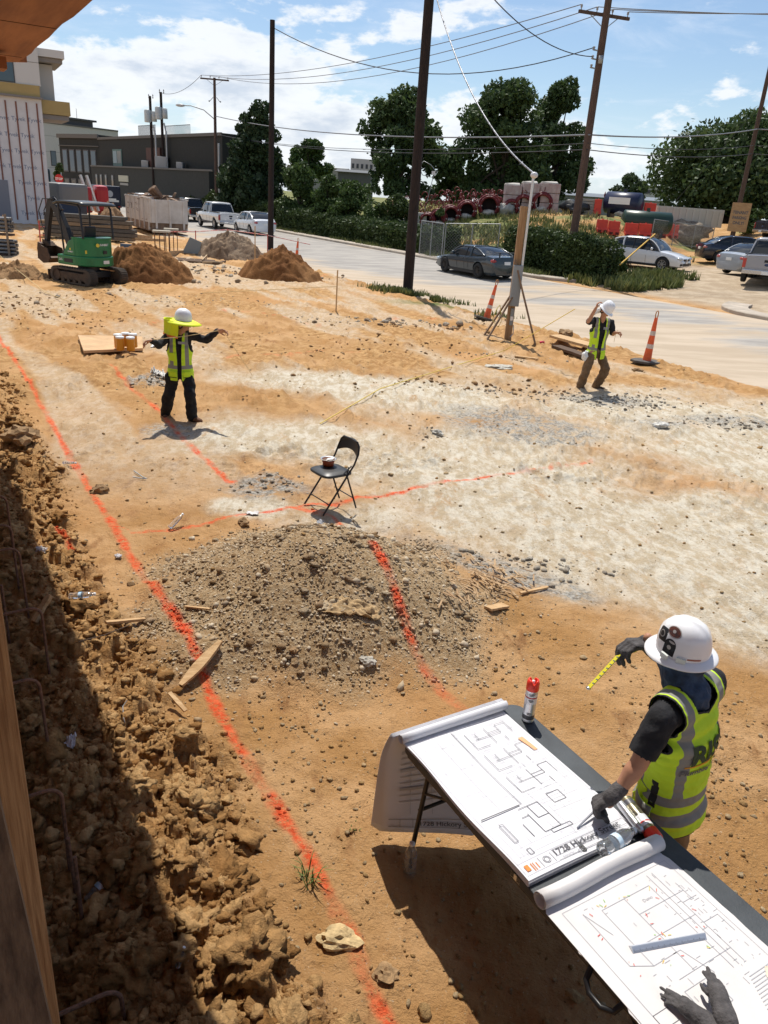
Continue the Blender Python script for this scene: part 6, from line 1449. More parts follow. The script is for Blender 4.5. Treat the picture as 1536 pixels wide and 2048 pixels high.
def channelizer(px, py, lab, lean=(0, 0), dirty=0):
 g = G(px, py); o = empty('traffic_channelizer', g, label=lab, cat='traffic cone', group='orange channelizer cones'); o.rotation_euler = (lean[0], lean[1], .3)
 og = mat('cone_orange', (.72, .12, .035), .5, var=.15, vs=6); wh = mat('cone_band', (.60, .52, .46), .5, var=.15, vs=12)
 MB().prism([(.30*math.cos(a)*1.35, .22*math.sin(a)*1.35) for a in np.linspace(.39, .39+2*math.pi, 9)[:-1]], 0, .06).build('base', mat('rubber_base', (.10, .09, .08), .9, var=.3), o, bevel=.015)
 R_ = lambda z: .100-.062*(z-.06)/.98
 zz = [.06, .34, .44, .64, .74, 1.04]
 for i in range(5): MB().cyl((0, 0, zz[i]), (0, 0, zz[i+1]), R_(zz[i])+(.002 if i % 2 else 0), R_(zz[i+1])+(.002 if i % 2 else 0), 18).build('reflective_band' if i % 2 else 'cone_body', wh if i % 2 else og, o)
 MB().tube([(-.02, 0, 1.04), (-.035, 0, 1.09), (-.03, 0, 1.17), (0, 0, 1.20), (.03, 0, 1.17), (.035, 0, 1.09), (.02, 0, 1.04)], .012, 6).build('handle', mat('handle_brown', (.45, .20, .06), .6), o)
channelizer(1292, 728, 'orange and white channelizer standing nearest by the road edge', (0, R(2))); channelizer(972, 640, 'channelizer leaning beside the braced timber post', (R(-2), R(12)))
channelizer(592, 528, 'far channelizer half hidden behind the pointed dirt heap', (0, R(4)))
g = G(1079, 690); c = MB().lathe([(.001, 0), (.03, .002), (.033, .01), (.033, .11), (.027, .122), (.001, .121)], ax=(.9, .3, .05), n=14).build('drink_can', mat('can_pink', (.65, .05, .10), .35, .3), None, loc=g+Vector((0, 0, .033))); tag(c, 'crushed pink drink can lying near the braced timber post', 'can')
# stakes and string lines
def stake(px, py, top, lab):
 g = G(px, py); h = aty(px, top, g.y).z-g.z; o = MB().box(-.02, .02, -.01, .01, -.1, h).build('survey_stake', mat('stake_wood', (.55, .36, .18), .85), None, loc=g); tag(o, lab, 'stake'); return g+Vector((0, 0, h*.6))
sA = stake(672, 622, 540, 'wooden stake standing alone in the middle distance')
stake(510, 540, 452, 'thin stake in front of the grey brown heap'); stake(10, 470, 430, 'pale stake at the far left edge')
def string(pts, lab, r_=.008, mt=None):
 P = [Vector(p) for p in pts]; Q = []
 for a, b in zip(P[:-1], P[1:]): Q += [a.lerp(b, i/8) for i in range(8)]
 Q.append(P[-1]); o = MB().tube([q-Q[0] for q in Q], r_, 5).build('string_line', mt or mat('string', (.6, .45, .22)), None, loc=Q[0]); tag(o, lab, 'string')
M_TAPE = mat('survey_tape', (.70, .52, .10), .6)
string([G(1292, 618, 1.3) if False else aty(1150, 618, 17), G(1010, 705, .05), G(760, 785, .02), G(640, 850, .02)], 'yellow survey tape running over the lot toward the man looking down', .009, M_TAPE)
string([sA, G(400, 608, .3)], 'string line tied from the lone stake across the lot', .008); string([G(0, 535, .4), G(90, 590, .05), G(150, 610, .03)], 'pale string lying left of the excavator', .01)
string([aty(1240, 529, 36), aty(1310, 468, 42)], 'yellow guy guard slanting in front of the white sedan', .035, mat('guy_yellow', (.70, .42, .05), .5))
g = G(1213, 565); o = MB().cyl((0, 0, -.1), (0, 0, aty(1215, 518, g.y).z-g.z), .11, .10, 12).build('wood_post', M_POLEB, None, loc=g); tag(o, 'short brown wooden post at the right end of the ivy hedge', 'post')
# red barrier rope round the excavation
def rope():
 pts = [(392, 500), (455, 492), (535, 505), (575, 515)]; g0 = []
 for i, (px, py) in enumerate(pts[:3]):
  g = G(px, py); o = MB().cyl((0, 0, 0), (0, 0, .95), .025, .025, 8).build('barrier_post', mat('post_red', (.45, .06, .05), .6), None, loc=g); tag(o, ['red barrier post at the left end of the rope', 'red barrier post in the middle of the rope', 'red barrier post at the right end of the rope'][i], 'post'); g0.append(g+Vector((0, 0, .9)))
 string([G(320, 496, .8)]+g0+[G(620, 500, .3)], 'red and white barrier rope round the excavated pit', .022, mat('rope_red', (.60, .08, .07), .6, col2=(.65, .5, .45), vs=3))
rope()
# ------------------------------------------------------------------ dumpster
def local_frame(pa_, pb_, z=0):
 """empty on the ground at pa_, x axis toward pb_"""
 a = math.atan2(pb_.y-pa_.y, pb_.x-pa_.x); return a, math.hypot(pb_.x-pa_.x, pb_.y-pa_.y)
def dumpster():
 a = G(340, 468); b = G(228, 437); ang = math.atan2(b.y-a.y, b.x-a.x); L = 7.4; g = a
 h = 1.9; k = aty(358, 402, a.y).z-a.z
 wm = mat('dumpster_white', (.62, .60, .57), .7, col2=(.50, .47, .43), vs=1.5, bump=.1); dk = mat('dumpster_dirt', (.22, .16, .12), .9, var=.3, vs=3)
 o = empty('dumpster', (a.x, a.y, a.z), ang, label='white roll-off dumpster with scuffed sides and debris on top', cat='dumpster'); W = 2.4; h = k
 # x along the length (away to the left), y across (positive = away from the viewer side)
 y0, y1 = (-W, 0) if False else (-W/2, W/2)
 for y in (y0, y1):
  s_ = 1 if y > 0 else -1
  MB().prism([(0, .65), (L, .65), (L, h), (0, h)], y-.04, y+.04, 'y').build('side_wall', wm, o)
  MB().prism([(0.02, .655), (.5, .12), (L-.5, .12), (L-.02, .655)], y-.05, y+.03, 'y').build('lower_wall', dk, o)
  MB().box(-.05, L+.05, y-.08, y+.08, h-.0, h+.10).build('top_rail', wm, o)
  for i in range(6): x = .35+i*(L-.7)/5; MB().box(x-.06, x+.06, y+s_*.045-.05, y+s_*.045+.05, .2, h-.003).build('rib', wm, o)
 for x, n_ in ((0, 'end_door'), (L, 'end_wall')): MB().box(x-.04, x+.04, y0+.045, y1-.045, .65, h).build(n_, wm, o); MB().prism([(y0+.05, .65), (y1-.05, .65), (y1-.05, .12), (y0+.05, .12)], x-.03+.3*(1 if x == 0 else -1), x+.03+.3*(1 if x == 0 else -1), 'x').build('lower_wall', dk, o)
 for i in range(3): MB().box(-.10, -.041, y0+.2+i*.9, y0+.32+i*.9, .3, h-.05).build('rib', wm, o)
 MB().box(.1, L-.1, y0+.06, y1-.06, .1, h-.25).build('load', dk, o)
 r_ = random.Random(4); m = MB()
 for i in range(26):
  x, y = r_.uniform(.6, L-.6), r_.uniform(y0+.3, y1-.3); p = Vector((x, y, h-.2+r_.random()*.35)); d = Vector((r_.gauss(0, 1), r_.gauss(0, 1), r_.gauss(0, .35))).normalized(); m.bar(p-d*.6, p+d*.6, r_.uniform(.1, .5), .04)
 for i in range(5): m.bar(Vector((2.6+i*.28, -.3, h-.1)), Vector((2.2+i*.28, .4, h+.75-.05*i)), .25, .25)
 q = m.build('debris', mat('debris_brown', (.32, .22, .15), .9, col2=(.14, .08, .05), vs=2), o); q['kind'] = 'stuff'
 # marks on the side facing the camera
 s_ = MB(); y = y0-.045 if math.sin(ang) > 0 and False else None
 for sy in (-1, 1):
  yy = sy*(W/2+.047)
  tm = text_mesh('lettering', '7  30', .55, M_INK, o, Matrix.Translation((L-1.2 if sy > 0 else 1.2, yy, h-.75)) @ Matrix.Rotation(math.pi if sy > 0 else 0, 4, 'Z') @ Matrix.Rotation(math.pi/2, 4, 'X'))
  q = MB(); rr = random.Random(2)
  for i in range(14):
   x = rr.uniform(.6, L-.8); z = rr.uniform(.8, h-.3); q.bar((x, yy, z), (x+rr.uniform(.2, .9), yy, z+rr.uniform(-.12, .12)), .006, .03)
  q.build('scuff', dk, o)
dumpster()
# ------------------------------------------------------------------ pile caps on reinforcement, timber forms
def cap_form(px, py, wpx, ztop_py, lab, n=(4, 3)):
 g = G(px, py); ppm = FPX/(g.y*.926+CH*.378); w = wpx/ppm; h = aty(px, ztop_py, g.y).z-g.z; o = empty('rebar_cage', g, .25, label=lab, cat='rebar cage')
 MB().box(-w/2, w/2, -w*.35, w*.35, h-.09, h, .01).build('cover_board', mat('form_board', (.45, .40, .32), .85, var=.15), o); m = MB()
 for i in range(n[0]):
  for j in range(n[1]):
   MB().cyl((-w*.4+w*.8*i/(n[0]-1), -w*.25+w*.5*j/(n[1]-1), -.2), (-w*.4+w*.8*i/(n[0]-1), -w*.25+w*.5*j/(n[1]-1), h-.1), .018, .018, 6).build('bar', M_RUST, o)
cap_form(238, 478, 34, 436, 'rebar cage capped by a board left of the dumpster end', (4, 2)); cap_form(325, 508, 34, 461, 'rebar cage capped by a board nearest the pit'); cap_form(344, 505, 28, 457, 'rebar cage with tilted board directly behind the nearest one', (4, 2))
def planks(pts, lab, w=.14, h=.05, dz=.05):
 m = MB(); P = [G(*p, dz) for p in pts]; c = P[0]
 for a, b in zip(P[:-1], P[1:]): m.bar(a-c, b-c, h, w)
 o = m.build('form_board', mat('form_wood', (.45, .33, .20), .85, var=.2), None, loc=c); tag(o, lab, 'form board')
planks([(340, 512), (425, 508)], 'timber form board along the far side of the pit', .25, .05, .1); planks([(405, 524), (414, 514)], 'pale short brace board at the pit corner', .08); planks([(405, 527), (445, 528)], 'long timber form board right of the pit', .08)
planks([(258, 480), (330, 483)], 'timber form board behind the rebar cages'); planks([(200, 470), (305, 482)], 'low timber form behind the excavator', .2, .05, .15)
g = G(385, 508); o = MB().prism([(-.5, 0), (.35, 0), (.45, .55), (-.1, .75)], -.03, .03, 'y').build('grey_panel', mat('panel_grey', (.20, .23, .24), .7), None, loc=g); tag(o, 'grey sheet metal offcuts leaning beside the red barrier post', 'panel')
g = G(378, 520); o = MB().box(-1.6, 1.6, -.9, .5, -.1, .025).build('pit_shadow_board', mat('pit_dark', (.10, .06, .035), .95), None, loc=g); tag(o, 'dark sheet standing in for the shade in the excavated pit', 'pit')  # flat slab with the pit's shade put into its dark colour
g = G(262, 498); o = MB().box(-.5, .45, -.1, .1, 0, .22).build('blue_crate', mat('blue_box', (.05, .08, .13), .6), None, loc=g); tag(o, 'small dark blue box behind the excavator heap', 'box')
# rubble near the pit
def pieces(lab, pts, n, s0, s1, cols, seed, name='rubble'):
 rng = np.random.default_rng(seed); sm = [clump(0, 300+k, 2, .4) for k in range(6)]; P = []
 for px, py, rx, ry, c in pts:
  cx, cy = P0(px, py, .0)
  for u, v in rng.normal(size=(c, 2)): P.append((cx+rx*u, cy+ry*v))
 P = np.array(P); P = np.column_stack([P, ground_z(P[:, 0], P[:, 1])]); S = s0+(s1-s0)*rng.random(len(P))**2; scatter(name, sm, P, S, soil_mat(name+'_%d' % seed, cols, False), lab, 'rubble', None, .15, rng)
pieces('pale broken concrete scattered around the pit and heaps', [(400, 545, 1.5, 1.0, 90), (470, 538, 1.5, .8, 50), (350, 560, 1.2, .6, 40), (600, 555, 1, .4, 25), (30, 600, 1.5, 1, 30), (820, 650, 1.2, .5, 40)], 0, .025, .10, [(.28, .19, .12), (.40, .32, .23), (.52, .46, .37)], 4)
pieces('dark clay lumps scattered around the excavator', [(90, 600, 1.4, .8, 70), (250, 590, 2, .6, 60), (30, 620, 1, 1, 80), (140, 640, 1.4, .8, 50), (760, 690, 1.4, .5, 70), (930, 770, 1.2, .3, 80), (600, 700, 2.5, .6, 60), (860, 660, 1.5, .4, 60)], 0, .015, .05, [(.24, .13, .06), (.33, .20, .10), (.40, .26, .13)], 5, 'clods')
# ------------------------------------------------------------------ stack of steel scaffold tubes at the left edge
def pipe_stack():
 g = G(18, 512); o = empty('pipe_rack', g, R(4), label='rack of grey steel pipes at the left edge beside the excavator', cat='pipes'); gm = mat('pipe_steel', (.17, .175, .18), .5, .6, var=.2)
 ppm = FPX/(g.y*.926+CH*.378)
 for lv, (z0, rows) in enumerate(((.12, 4), (.98, 4))):
  for i in range(rows):
   for j in range(3): MB().cyl((-1.6, j*.14, z0+i*.15), (.30+.1*lv*-1+rnd.uniform(-.04, .04), j*.14, z0+i*.15), .065, .065, 12).build('pipe', gm, o)
 for x in (-.9, .02): MB().box(x, x+.08, -.12, -.07, 0, 1.62).build('strap_post', mat('strap_wood', (.20, .16, .12), .8), o)
 MB().box(-1.5, .2, -.05, .35, .78, .86).build('spacer', M_POLEB, o); MB().box(-1.5, .2, -.05, .35, 0, .05).build('spacer', M_POLEB, o)
pipe_stack()
# ------------------------------------------------------------------ compact excavator
def excavator():
 gr = mat('excavator_green', (.010, .165, .055), .35, var=.15, vs=3, spec=.5); bk = mat('machine_black', (.02, .02, .022), .5); rb = mat('track_rubber', (.06, .052, .045), .9, col2=(.11, .08, .055), vs=6, bump=.3)
 di = mat('track_frame', (.12, .08, .05), .8, col2=(.06, .04, .03), vs=4); rs = mat('bucket_steel', (.13, .075, .045), .7, .3, col2=(.06, .035, .02), vs=4)
 a = G(132, 570); b = G(225, 562); g = (a+b)/2; ppm = FPX/(g.y*.926+CH*.378); s = 1.0
 o = empty('mini_excavator', (g.x, g.y, g.z-.02), R(151), label='green compact excavator with black canopy parked by the dirt heap', cat='excavator'); o.scale = (s, s, s)
 for q in (1, -1):
  m = MB(); N = 48; rows = []; prof = []
  for i in range(N):
   t = i/N*2*math.pi; c, sn = math.cos(t), math.sin(t); x = .78*(1 if c > 0 else -1)+.235*c if abs(c) > .0 else 0
   prof.append((x if abs(c) > .02 else 0, .245+.235*sn))
  prof = [(.72+.24*math.cos(t), .245+.235*math.sin(t)) for t in np.linspace(-math.pi/2, math.pi/2, 14)]+[(x, .48) for x in np.linspace(.6, -.6, 11)]+[(-.72-.24*math.cos(t), .245+.235*math.sin(t)) for t in np.linspace(math.pi/2, -math.pi/2, 14)]+[(x, .01) for x in np.linspace(-.6, .6, 11)]
  y0, y1 = q*.62-.14, q*.62+.14
  rows = [[(x, y, z) for x, z in prof] for y in (y0, y0, y1, y1)]; c0 = (0, .245)
  inner = [[(x*.88, y, .245+(z-.245)*.78) for x, z in prof] for y in (y0, y1)]
  m.grid([inner[0], rows[0], rows[2], inner[1]], False, True);
  n = len(prof)
  for i in range(n):   # lugs
   x, z = prof[i]; x2, z2 = prof[(i+1) % n]; mx, mz = (x+x2)/2, (z+z2)/2; d = Vector((x2-x, 0, z2-z)); L_ = d.length
   if L_ < .02: continue
   d.normalize(); nn = Vector((-d.z, 0, d.x)); nn = -nn if nn.dot(Vector((mx, 0, mz-.245))) < 0 else nn; c = Vector((mx, q*.62, mz))
   m.bar(c-Vector((0, .135, 0))+nn*.012, c+Vector((0, .135, 0))+nn*.012, min(L_*.5, .05), .035, nn)
  m.build('track', rb, o)
  f = MB().box(-.70, .70, q*.62-.09, q*.62+.09, .12, .36, .03)
  for x in (-.72, .72): f.cyl((x, q*.62-.11, .245), (x, q*.62+.11, .245), .185, .185, 20)
  for x in (-.4, -.13, .14, .41): f.cyl((x, q*.62-.12, .09), (x, q*.62+.12, .09), .075, .075, 12)
  f.build('track_frame', di, o)
 MB().box(-.45, .45, -.5, .5, .2, .40, .02).cyl((0, 0, .4), (0, 0, .56), .34, .34, 24).build('undercarriage', bk, o)
 MB().box(1.06, 1.12, -.74, .74, .05, .36, .01).bar((.4, .35, .25), (1.08, .35, .2), .08, .08).bar((.4, -.35, .25), (1.08, -.35, .2), .08, .08).build('dozer_blade', rs, o)
 # house: rounded tail counterweight (rear = -x)
 def slab(z0, z1, x1, rr, nm, mt, inset=0, bev=.03):
  poly = [(x1, -.70+inset), (x1, .70-inset)]+[(-.12+(rr-inset)*-math.sin(t)*1.0, (.70-inset)*math.cos(t)) for t in np.linspace(0, math.pi, 22)]
  return MB().prism(poly, z0, z1).build(nm, mt, o, bevel=bev)
 slab(.58, .88, .62, .70, 'lower_body', gr); slab(.885, 1.40, -.22, .66, 'engine_cover', gr, .015); slab(1.40, 1.45, -.24, .66, 'cover_lip', gr, .0)
 MB().prism([(-.22, .885), (.34, .885), (.30, .98), (.05, 1.32), (-.22, 1.42)], .52, .69, 'y').build('side_panel', gr, o, bevel=.02)
 MB().prism([(-.22, .885), (.34, .885), (.30, .98), (.05, 1.32), (-.22, 1.42)], -.69, -.52, 'y').build('side_panel', gr, o, bevel=.02)
 MB().box(-.2, .62, -.5, .5, .89, .94).build('floor', bk, o)
 MB().box(-.20, .16, -.22, .22, .94, 1.30, .05).build('seat', bk, o); MB().prism([(-.18, 1.28), (-.02, 1.28), (-.14, 1.78), (-.24, 1.76)], -.22, .22, 'y').build('seat_back', bk, o, bevel=.04)
 for q in (-1, 1): MB().box(.12, .26, q*.36-.07, q*.36+.07, .94, 1.42, .02).tube([(.2, q*.36, 1.4), (.24, q*.36, 1.58)], .018, 8).build('control_lever', bk, o)
 for y in (-.60, .60):
  MB().tube([(-.55, y, 1.42), (-.50, y, 2.30), (-.42, y, 2.40), (.50, y, 2.44)], .035, 10).build('canopy_post', bk, o); MB().tube([(.46, y*.9, .92), (.50, y, 2.44)], .03, 8).build('canopy_post', bk, o)
 MB().tube([(-.54, -.6, 1.85), (-.54, .6, 1.85)], .02, 8).build('cross_bar', bk, o)
 rows = []
 for i, x in enumerate(np.linspace(-.68, .66, 9)):
  rows.append([(x, y, 2.46+.045*math.cos(x*1.8)*math.cos(y*1.7)-(.06 if i in (0, 8) else 0)) for y in np.linspace(-.68, .68, 9)])
 MB().grid(rows).build('canopy_roof', mat('canopy_black', (.035, .04, .042), .35, spec=.5), o, solid=.05)
 # boom, arm, bucket
 MB().box(.55, .85, -.14, .14, .60, 1.0, .02).build('boom_mount', bk, o)
 Bx = [(.72, .95), (.98, 1.6), (1.28, 2.15), (1.55, 2.42)]
 for (x0, z0), (x1, z1) in zip(Bx[:-1], Bx[1:]): pass
 def beam(pts, w, hs, nm, mt):
  m = MB(); rows = []
  for i, (x, z) in enumerate(pts):
   a = pts[max(i-1, 0)]; b = pts[min(i+1, len(pts)-1)]; d = Vector((b[0]-a[0], b[1]-a[1])).normalized(); n = Vector((-d.y, d.x))*hs[i]/2; rows.append([(x+n.x, -w/2, z+n.y), (x+n.x, w/2, z+n.y), (x-n.x, w/2, z-n.y), (x-n.x, -w/2, z-n.y)])
  m.grid(rows, False, True); m.add(rows[0], [(0, 1, 2, 3)]); m.add(rows[-1], [(3, 2, 1, 0)]); return m.build(nm, mt, o, bevel=.012)
 beam(Bx, .17, [.22, .26, .25, .16], 'boom', bk); beam([(1.40, 2.52), (1.60, 2.42), (1.83, 1.75), (1.98, 1.05)], .14, [.12, .22, .20, .12], 'arm', bk)
 MB().cyl((.80, 0, 1.10), (1.12, 0, 1.62), .06, .06, 12).cyl((1.12, 0, 1.62), (1.22, 0, 1.85), .03, .03, 10).build('boom_cylinder', mat('cyl_dark', (.04, .04, .045), .35, .4), o)
 MB().cyl((1.08, 0, 2.18), (1.30, 0, 2.45), .05, .05, 12).cyl((1.28, 0, 2.44), (1.42, 0, 2.54), .025, .025, 10).build('arm_cylinder', mat('cyl_dark', (.04, .04, .045)), o); MB().cyl((1.72, 0, 2.28), (1.96, 0, 1.45), .045, .045, 12).build('bucket_cylinder', bk, o)
 bp = [(1.95, 1.08), (2.10, 1.12), (2.16, .90), (2.12, .62), (1.90, .46), (1.62, .50), (1.45, .66), (1.56, .70), (1.70, .62), (1.88, .60), (1.98, .72), (1.96, .92)]
 m = MB().prism(bp, -.28, .28, 'y'); m.prism([(1.97, 1.05), (2.1, 1.05), (2.14, .6), (1.9, .48), (1.62, .52), (1.5, .66), (1.62, .95), (1.85, 1.0)], -.30, -.27, 'y').prism([(1.97, 1.05), (2.1, 1.05), (2.14, .6), (1.9, .48), (1.62, .52), (1.5, .66), (1.62, .95), (1.85, 1.0)], .27, .30, 'y')
 m.build('bucket', rs, o); MB().prism([(1.70, 1.02), (1.82, 1.14), (2.06, 1.22), (2.08, 1.06), (1.9, .98)], -.12, .12, 'y').build('quick_coupler', rs, o)
 for q in (-1, 1): MB().tube([(1.38, q*.09, 2.5), (1.85, q*.12, 2.48), (2.12, q*.1, 2.1), (2.02, q*.09, 1.6), (1.9, q*.09, 1.55)], .018, 6).build('hose', bk, o)
 # marks
 yl = mat('logo_yellow', (.70, .55, .06), .5); wt = mat('logo_white', (.7, .72, .7), .5)
 Mr = Matrix.Translation((-.845, -.02, 1.22)) @ Matrix.Rotation(-math.pi/2, 4, 'Z') @ Matrix.Rotation(math.pi/2, 4, 'X')
 MB().cyl((-.80, .26, 1.24), (-.826, .28, 1.24), .055, .055, 16).build('logo', yl, o); t = text_mesh('lettering', 'SUNBELT', .085, wt, o, Mr, bold=.003, align='CENTER')
 for v in t.data.vertices: yy = v.co.y; v.co.x = -.12-.66*math.sqrt(max(0, 1-(yy/.69)**2))-.012
 Ms = Matrix.Translation((-.02, .694, .98)) @ Matrix.Rotation(math.pi, 4, 'Z') @ Matrix.Rotation(math.pi/2, 4, 'X'); text_mesh('lettering', 'SUNBELT', .06, wt, o, Ms, bold=.002, align='CENTER'); MB().cyl((-.02, .691, 1.08), (-.02, .696, 1.08), .035, .035, 14).build('logo', yl, o)
 Ms = Matrix.Translation((.46, .704, .70)) @ Matrix.Rotation(math.pi, 4, 'Z') @ Matrix.Rotation(math.pi/2, 4, 'X'); text_mesh('lettering', '26G', .10, wt, o, Ms, bold=.002, align='CENTER')
 for z, y, w, nm, mt_ in ((1.02, -.02, .09, 'latch', bk), (.72, .0, .14, 'warning_sticker', wt), (1.02, .52, .05, 'warning_sticker', yl)):
  x = -.12-.66*math.sqrt(max(0, 1-(y/.69)**2)) if z > .88 else -.12-.70*math.sqrt(max(0, 1-(y/.7)**2)); MB().box(x-.010, x+.01, y-w, y+w*.6, z-.05, z+.05).build(nm, mt_, o)
 MB().box(-.10, .30, .700, .706, .66, .78).build('vent_grille', bk, o)
excavator()
# ------------------------------------------------------------------ vehicles
def car_mats(col, name): return mat('paint_'+name, col, .22, spec=.5, coat=.6), mat('car_glass', (.012, .015, .018), .06, spec=.6), mat('car_trim', (.015, .015, .016), .5)
def vehicle(name, lab, cat, loc, ang, L, W, H, col, cname, belt, roof, wheels, zb, tail=(.30, .02, .02), wr=.33, bed=None, hubs=(.45, .45, .46), grille=True, lamps='car', plate=True, group=None, scale=1.0, spoiler=False):
 """x forward, origin on the ground at the centre. belt: [(x, z, halfwidth factor)] upper body line; roof: (x_base_front, x_top_front, x_top_rear, x_base_rear, z_roof)"""
 P_, GL, TR = car_mats(col, cname); o = empty(name, loc, ang, label=lab, cat=cat, group=group); w = W/2; rows = []
 bx = [b[0] for b in belt]; bz = [b[1] for b in belt]; bw = [b[2] for b in belt]; xs = sorted(set(list(np.linspace(bx[0], bx[-1], 30))+bx))
 for x in xs:
  z = float(np.interp(x, bx, bz)); f = float(np.interp(x, bx, bw)); ww = w*f; e = min(1, (x-bx[0])/.15+.0, (bx[-1]-x)/.15); e = max(0, e); lo = zb+.05*(1-e)
  hz = z-lo; half = [(0, lo), (ww*.80, lo), (ww*.93, lo+hz*.12), (ww*.985, lo+hz*.40), (ww*1.0, lo+hz*.62), (ww*.975, lo+hz*.84), (ww*.92, z-.02), (ww*.80, z+.005), (ww*.4, z+.025), (0, z+.03)]
  rows.append([(x, -y, q) for y, q in half]+[(x, y, q) for y, q in half[::-1][1:-1]])
 m = MB(); m.grid(rows, True, True); n = len(rows[0]); m.add(rows[0], [tuple(range(n))]); m.add(rows[-1], [tuple(range(n))[::-1]]); body = m.build('body', P_, o)
 cuts = MB()
 for wx in wheels: cuts.cyl((wx, -w-.3, wr*1.0), (wx, w+.3, wr*1.0), wr*1.16, wr*1.16, 26)
 if bed: cuts.box(bed[0], bed[1], -w*.82, w*.82, zb+.35, H+1)
 cb = cuts.build('cutter', TR); cb.parent = o; bpy.context.view_layer.update()
 md = body.modifiers.new('b', 'BOOLEAN'); md.object = cb; md.operation = 'DIFFERENCE'; md.solver = 'EXACT'
 dg = bpy.context.evaluated_depsgraph_get(); me = bpy.data.meshes.new_from_object(body.evaluated_get(dg)); body.modifiers.clear(); body.data = me; bpy.data.objects.remove(cb)
 me.set_sharp_from_angle(angle=R(38)); me.materials.clear(); me.materials.append(P_)
 MB().box(bx[0]+.25, bx[-1]-.25, -w*.80, w*.80, zb+.02, zb+.22).build('chassis', TR, o)
 if bed: MB().box(bed[0], bed[1], -w*.82, w*.82, zb+.34, zb+.36).build('bed_floor', TR, o)
 # greenhouse
 x0, x1, x2, x3, zr = roof; zbt = lambda x: float(np.interp(x, bx, bz)); wl = lambda x: w*float(np.interp(x, bx, bw)); tw = .76
 secs = []
 for t in np.linspace(0, 1, 22):
  x = x0+(x3-x0)*t
  if x > x1: k = (x0-x)/(x0-x1); k = math.sin(k*math.pi/2)**.85
  elif x < x2: k = (x-x3)/(x2-x3); k = math.sin(k*math.pi/2)**.85 if not bed else min(1, k)
  else: k = 1
  zt = zbt(x)+.0+(zr-.03+.03*math.sin(math.pi*t)-zbt(x))*k; yb = wl(x)*.925; yt = yb+(w*tw-yb)*min(1, k*1.0)
  secs.append([(x, -yb, zbt(x)-.03), (x, -(yb*.4+yt*.6)-.012, zbt(x)+(zt-zbt(x))*.6), (x, -yt, zt-.03*k), (x, -yt*.86, zt), (x, 0, zt+.025*k), (x, yt*.86, zt), (x, yt, zt-.03*k), (x, yb*.4+yt*.6+.012, zbt(x)+(zt-zbt(x))*.6), (x, yb, zbt(x)-.03)])
 MB().grid(secs, True).build('windows', GL, o)
 def strip(pts, wd, nm='pillar', mt=P_):
  m = MB(); m.tube(pts, wd, 6); return m.build(nm, mt, o)
 # roof panel
 rp = [[tuple(Vector(p)+Vector((0, 0, .012))) for p in s_[2:7]] for s_ in secs if x2-.10 <= s_[0][0] <= x1+.10]
 if len(rp) > 1: MB().grid(rp, True).build('roof', P_, o, solid=.012)
 at = lambda x, i: secs[min(range(len(secs)), key=lambda k: abs(secs[k][0][0]-x))][i]
 for q, ids in ((-1, (0, 1, 2)), (1, (8, 7, 6))):
  fr = [s_[ids[2]] for s_ in secs if s_[0][0] >= x1-.01]; strip([Vector(p)+Vector((0, q*.004, .004)) for p in fr], .028)
  rr_ = [s_[ids[2]] for s_ in secs if s_[0][0] <= x2+.01]; strip([Vector(p)+Vector((0, q*.004, .004)) for p in rr_], .040 if not bed else .03)
  tp = [s_[ids[2]] for s_ in secs if x2-.01 <= s_[0][0] <= x1+.01]; strip([Vector(p)+Vector((0, q*.004, .0)) for p in tp], .020)
  for xm in ([(x1+x2)/2-.05] if not bed or (x1-x2) > 1.2 else []): strip([Vector(at(xm, i))+Vector((0, q*.004, 0)) for i in ids], .022, 'pillar', TR)
  xq = x2-.06 if not bed else x2+.02; strip([Vector(at(xq, i))+Vector((0, q*.006, 0)) for i in ids], .045)
  # door seams, handles, mirror, sill
  for xd in (x1+.15, (x1+x2)/2-.05, x2+.0):
   zt = zbt(xd); yy = wl(xd); MB().tube([(xd, q*(yy*.93+.003), zt-.02), (xd, q*(yy*1.0+.003), zb+(zt-zb)*.6), (xd, q*(yy*.985+.003), zb+(zt-zb)*.40), (xd, q*(yy*.93+.003), zb+(zt-zb)*.14)], .006, 4).build('door_seam', TR, o)
  for xd in ((x1+x2)/2+.12, x2+.18): yy = wl(xd); zt = zbt(xd); MB().box(xd-.09, xd+.09, q*yy*.985-.015, q*yy*.985+.015+.01*q, zb+(zt-zb)*.80, zb+(zt-zb)*.80+.03, .008).build('door_handle', P_, o)
  xm = x0-.38; yy = wl(xm); MB().ball((xm, q*(yy*.98+.07), zbt(xm)+.07), .1, 2, sc=(.6, 1.0, .75)).build('side_mirror', P_ if not bed else TR, o)
  MB().box(bx[0]+.9, bx[-1]-1.0, q*w*.94-.02, q*w*.94+.02, zb-.01, zb+.10).build('sill', TR, o)
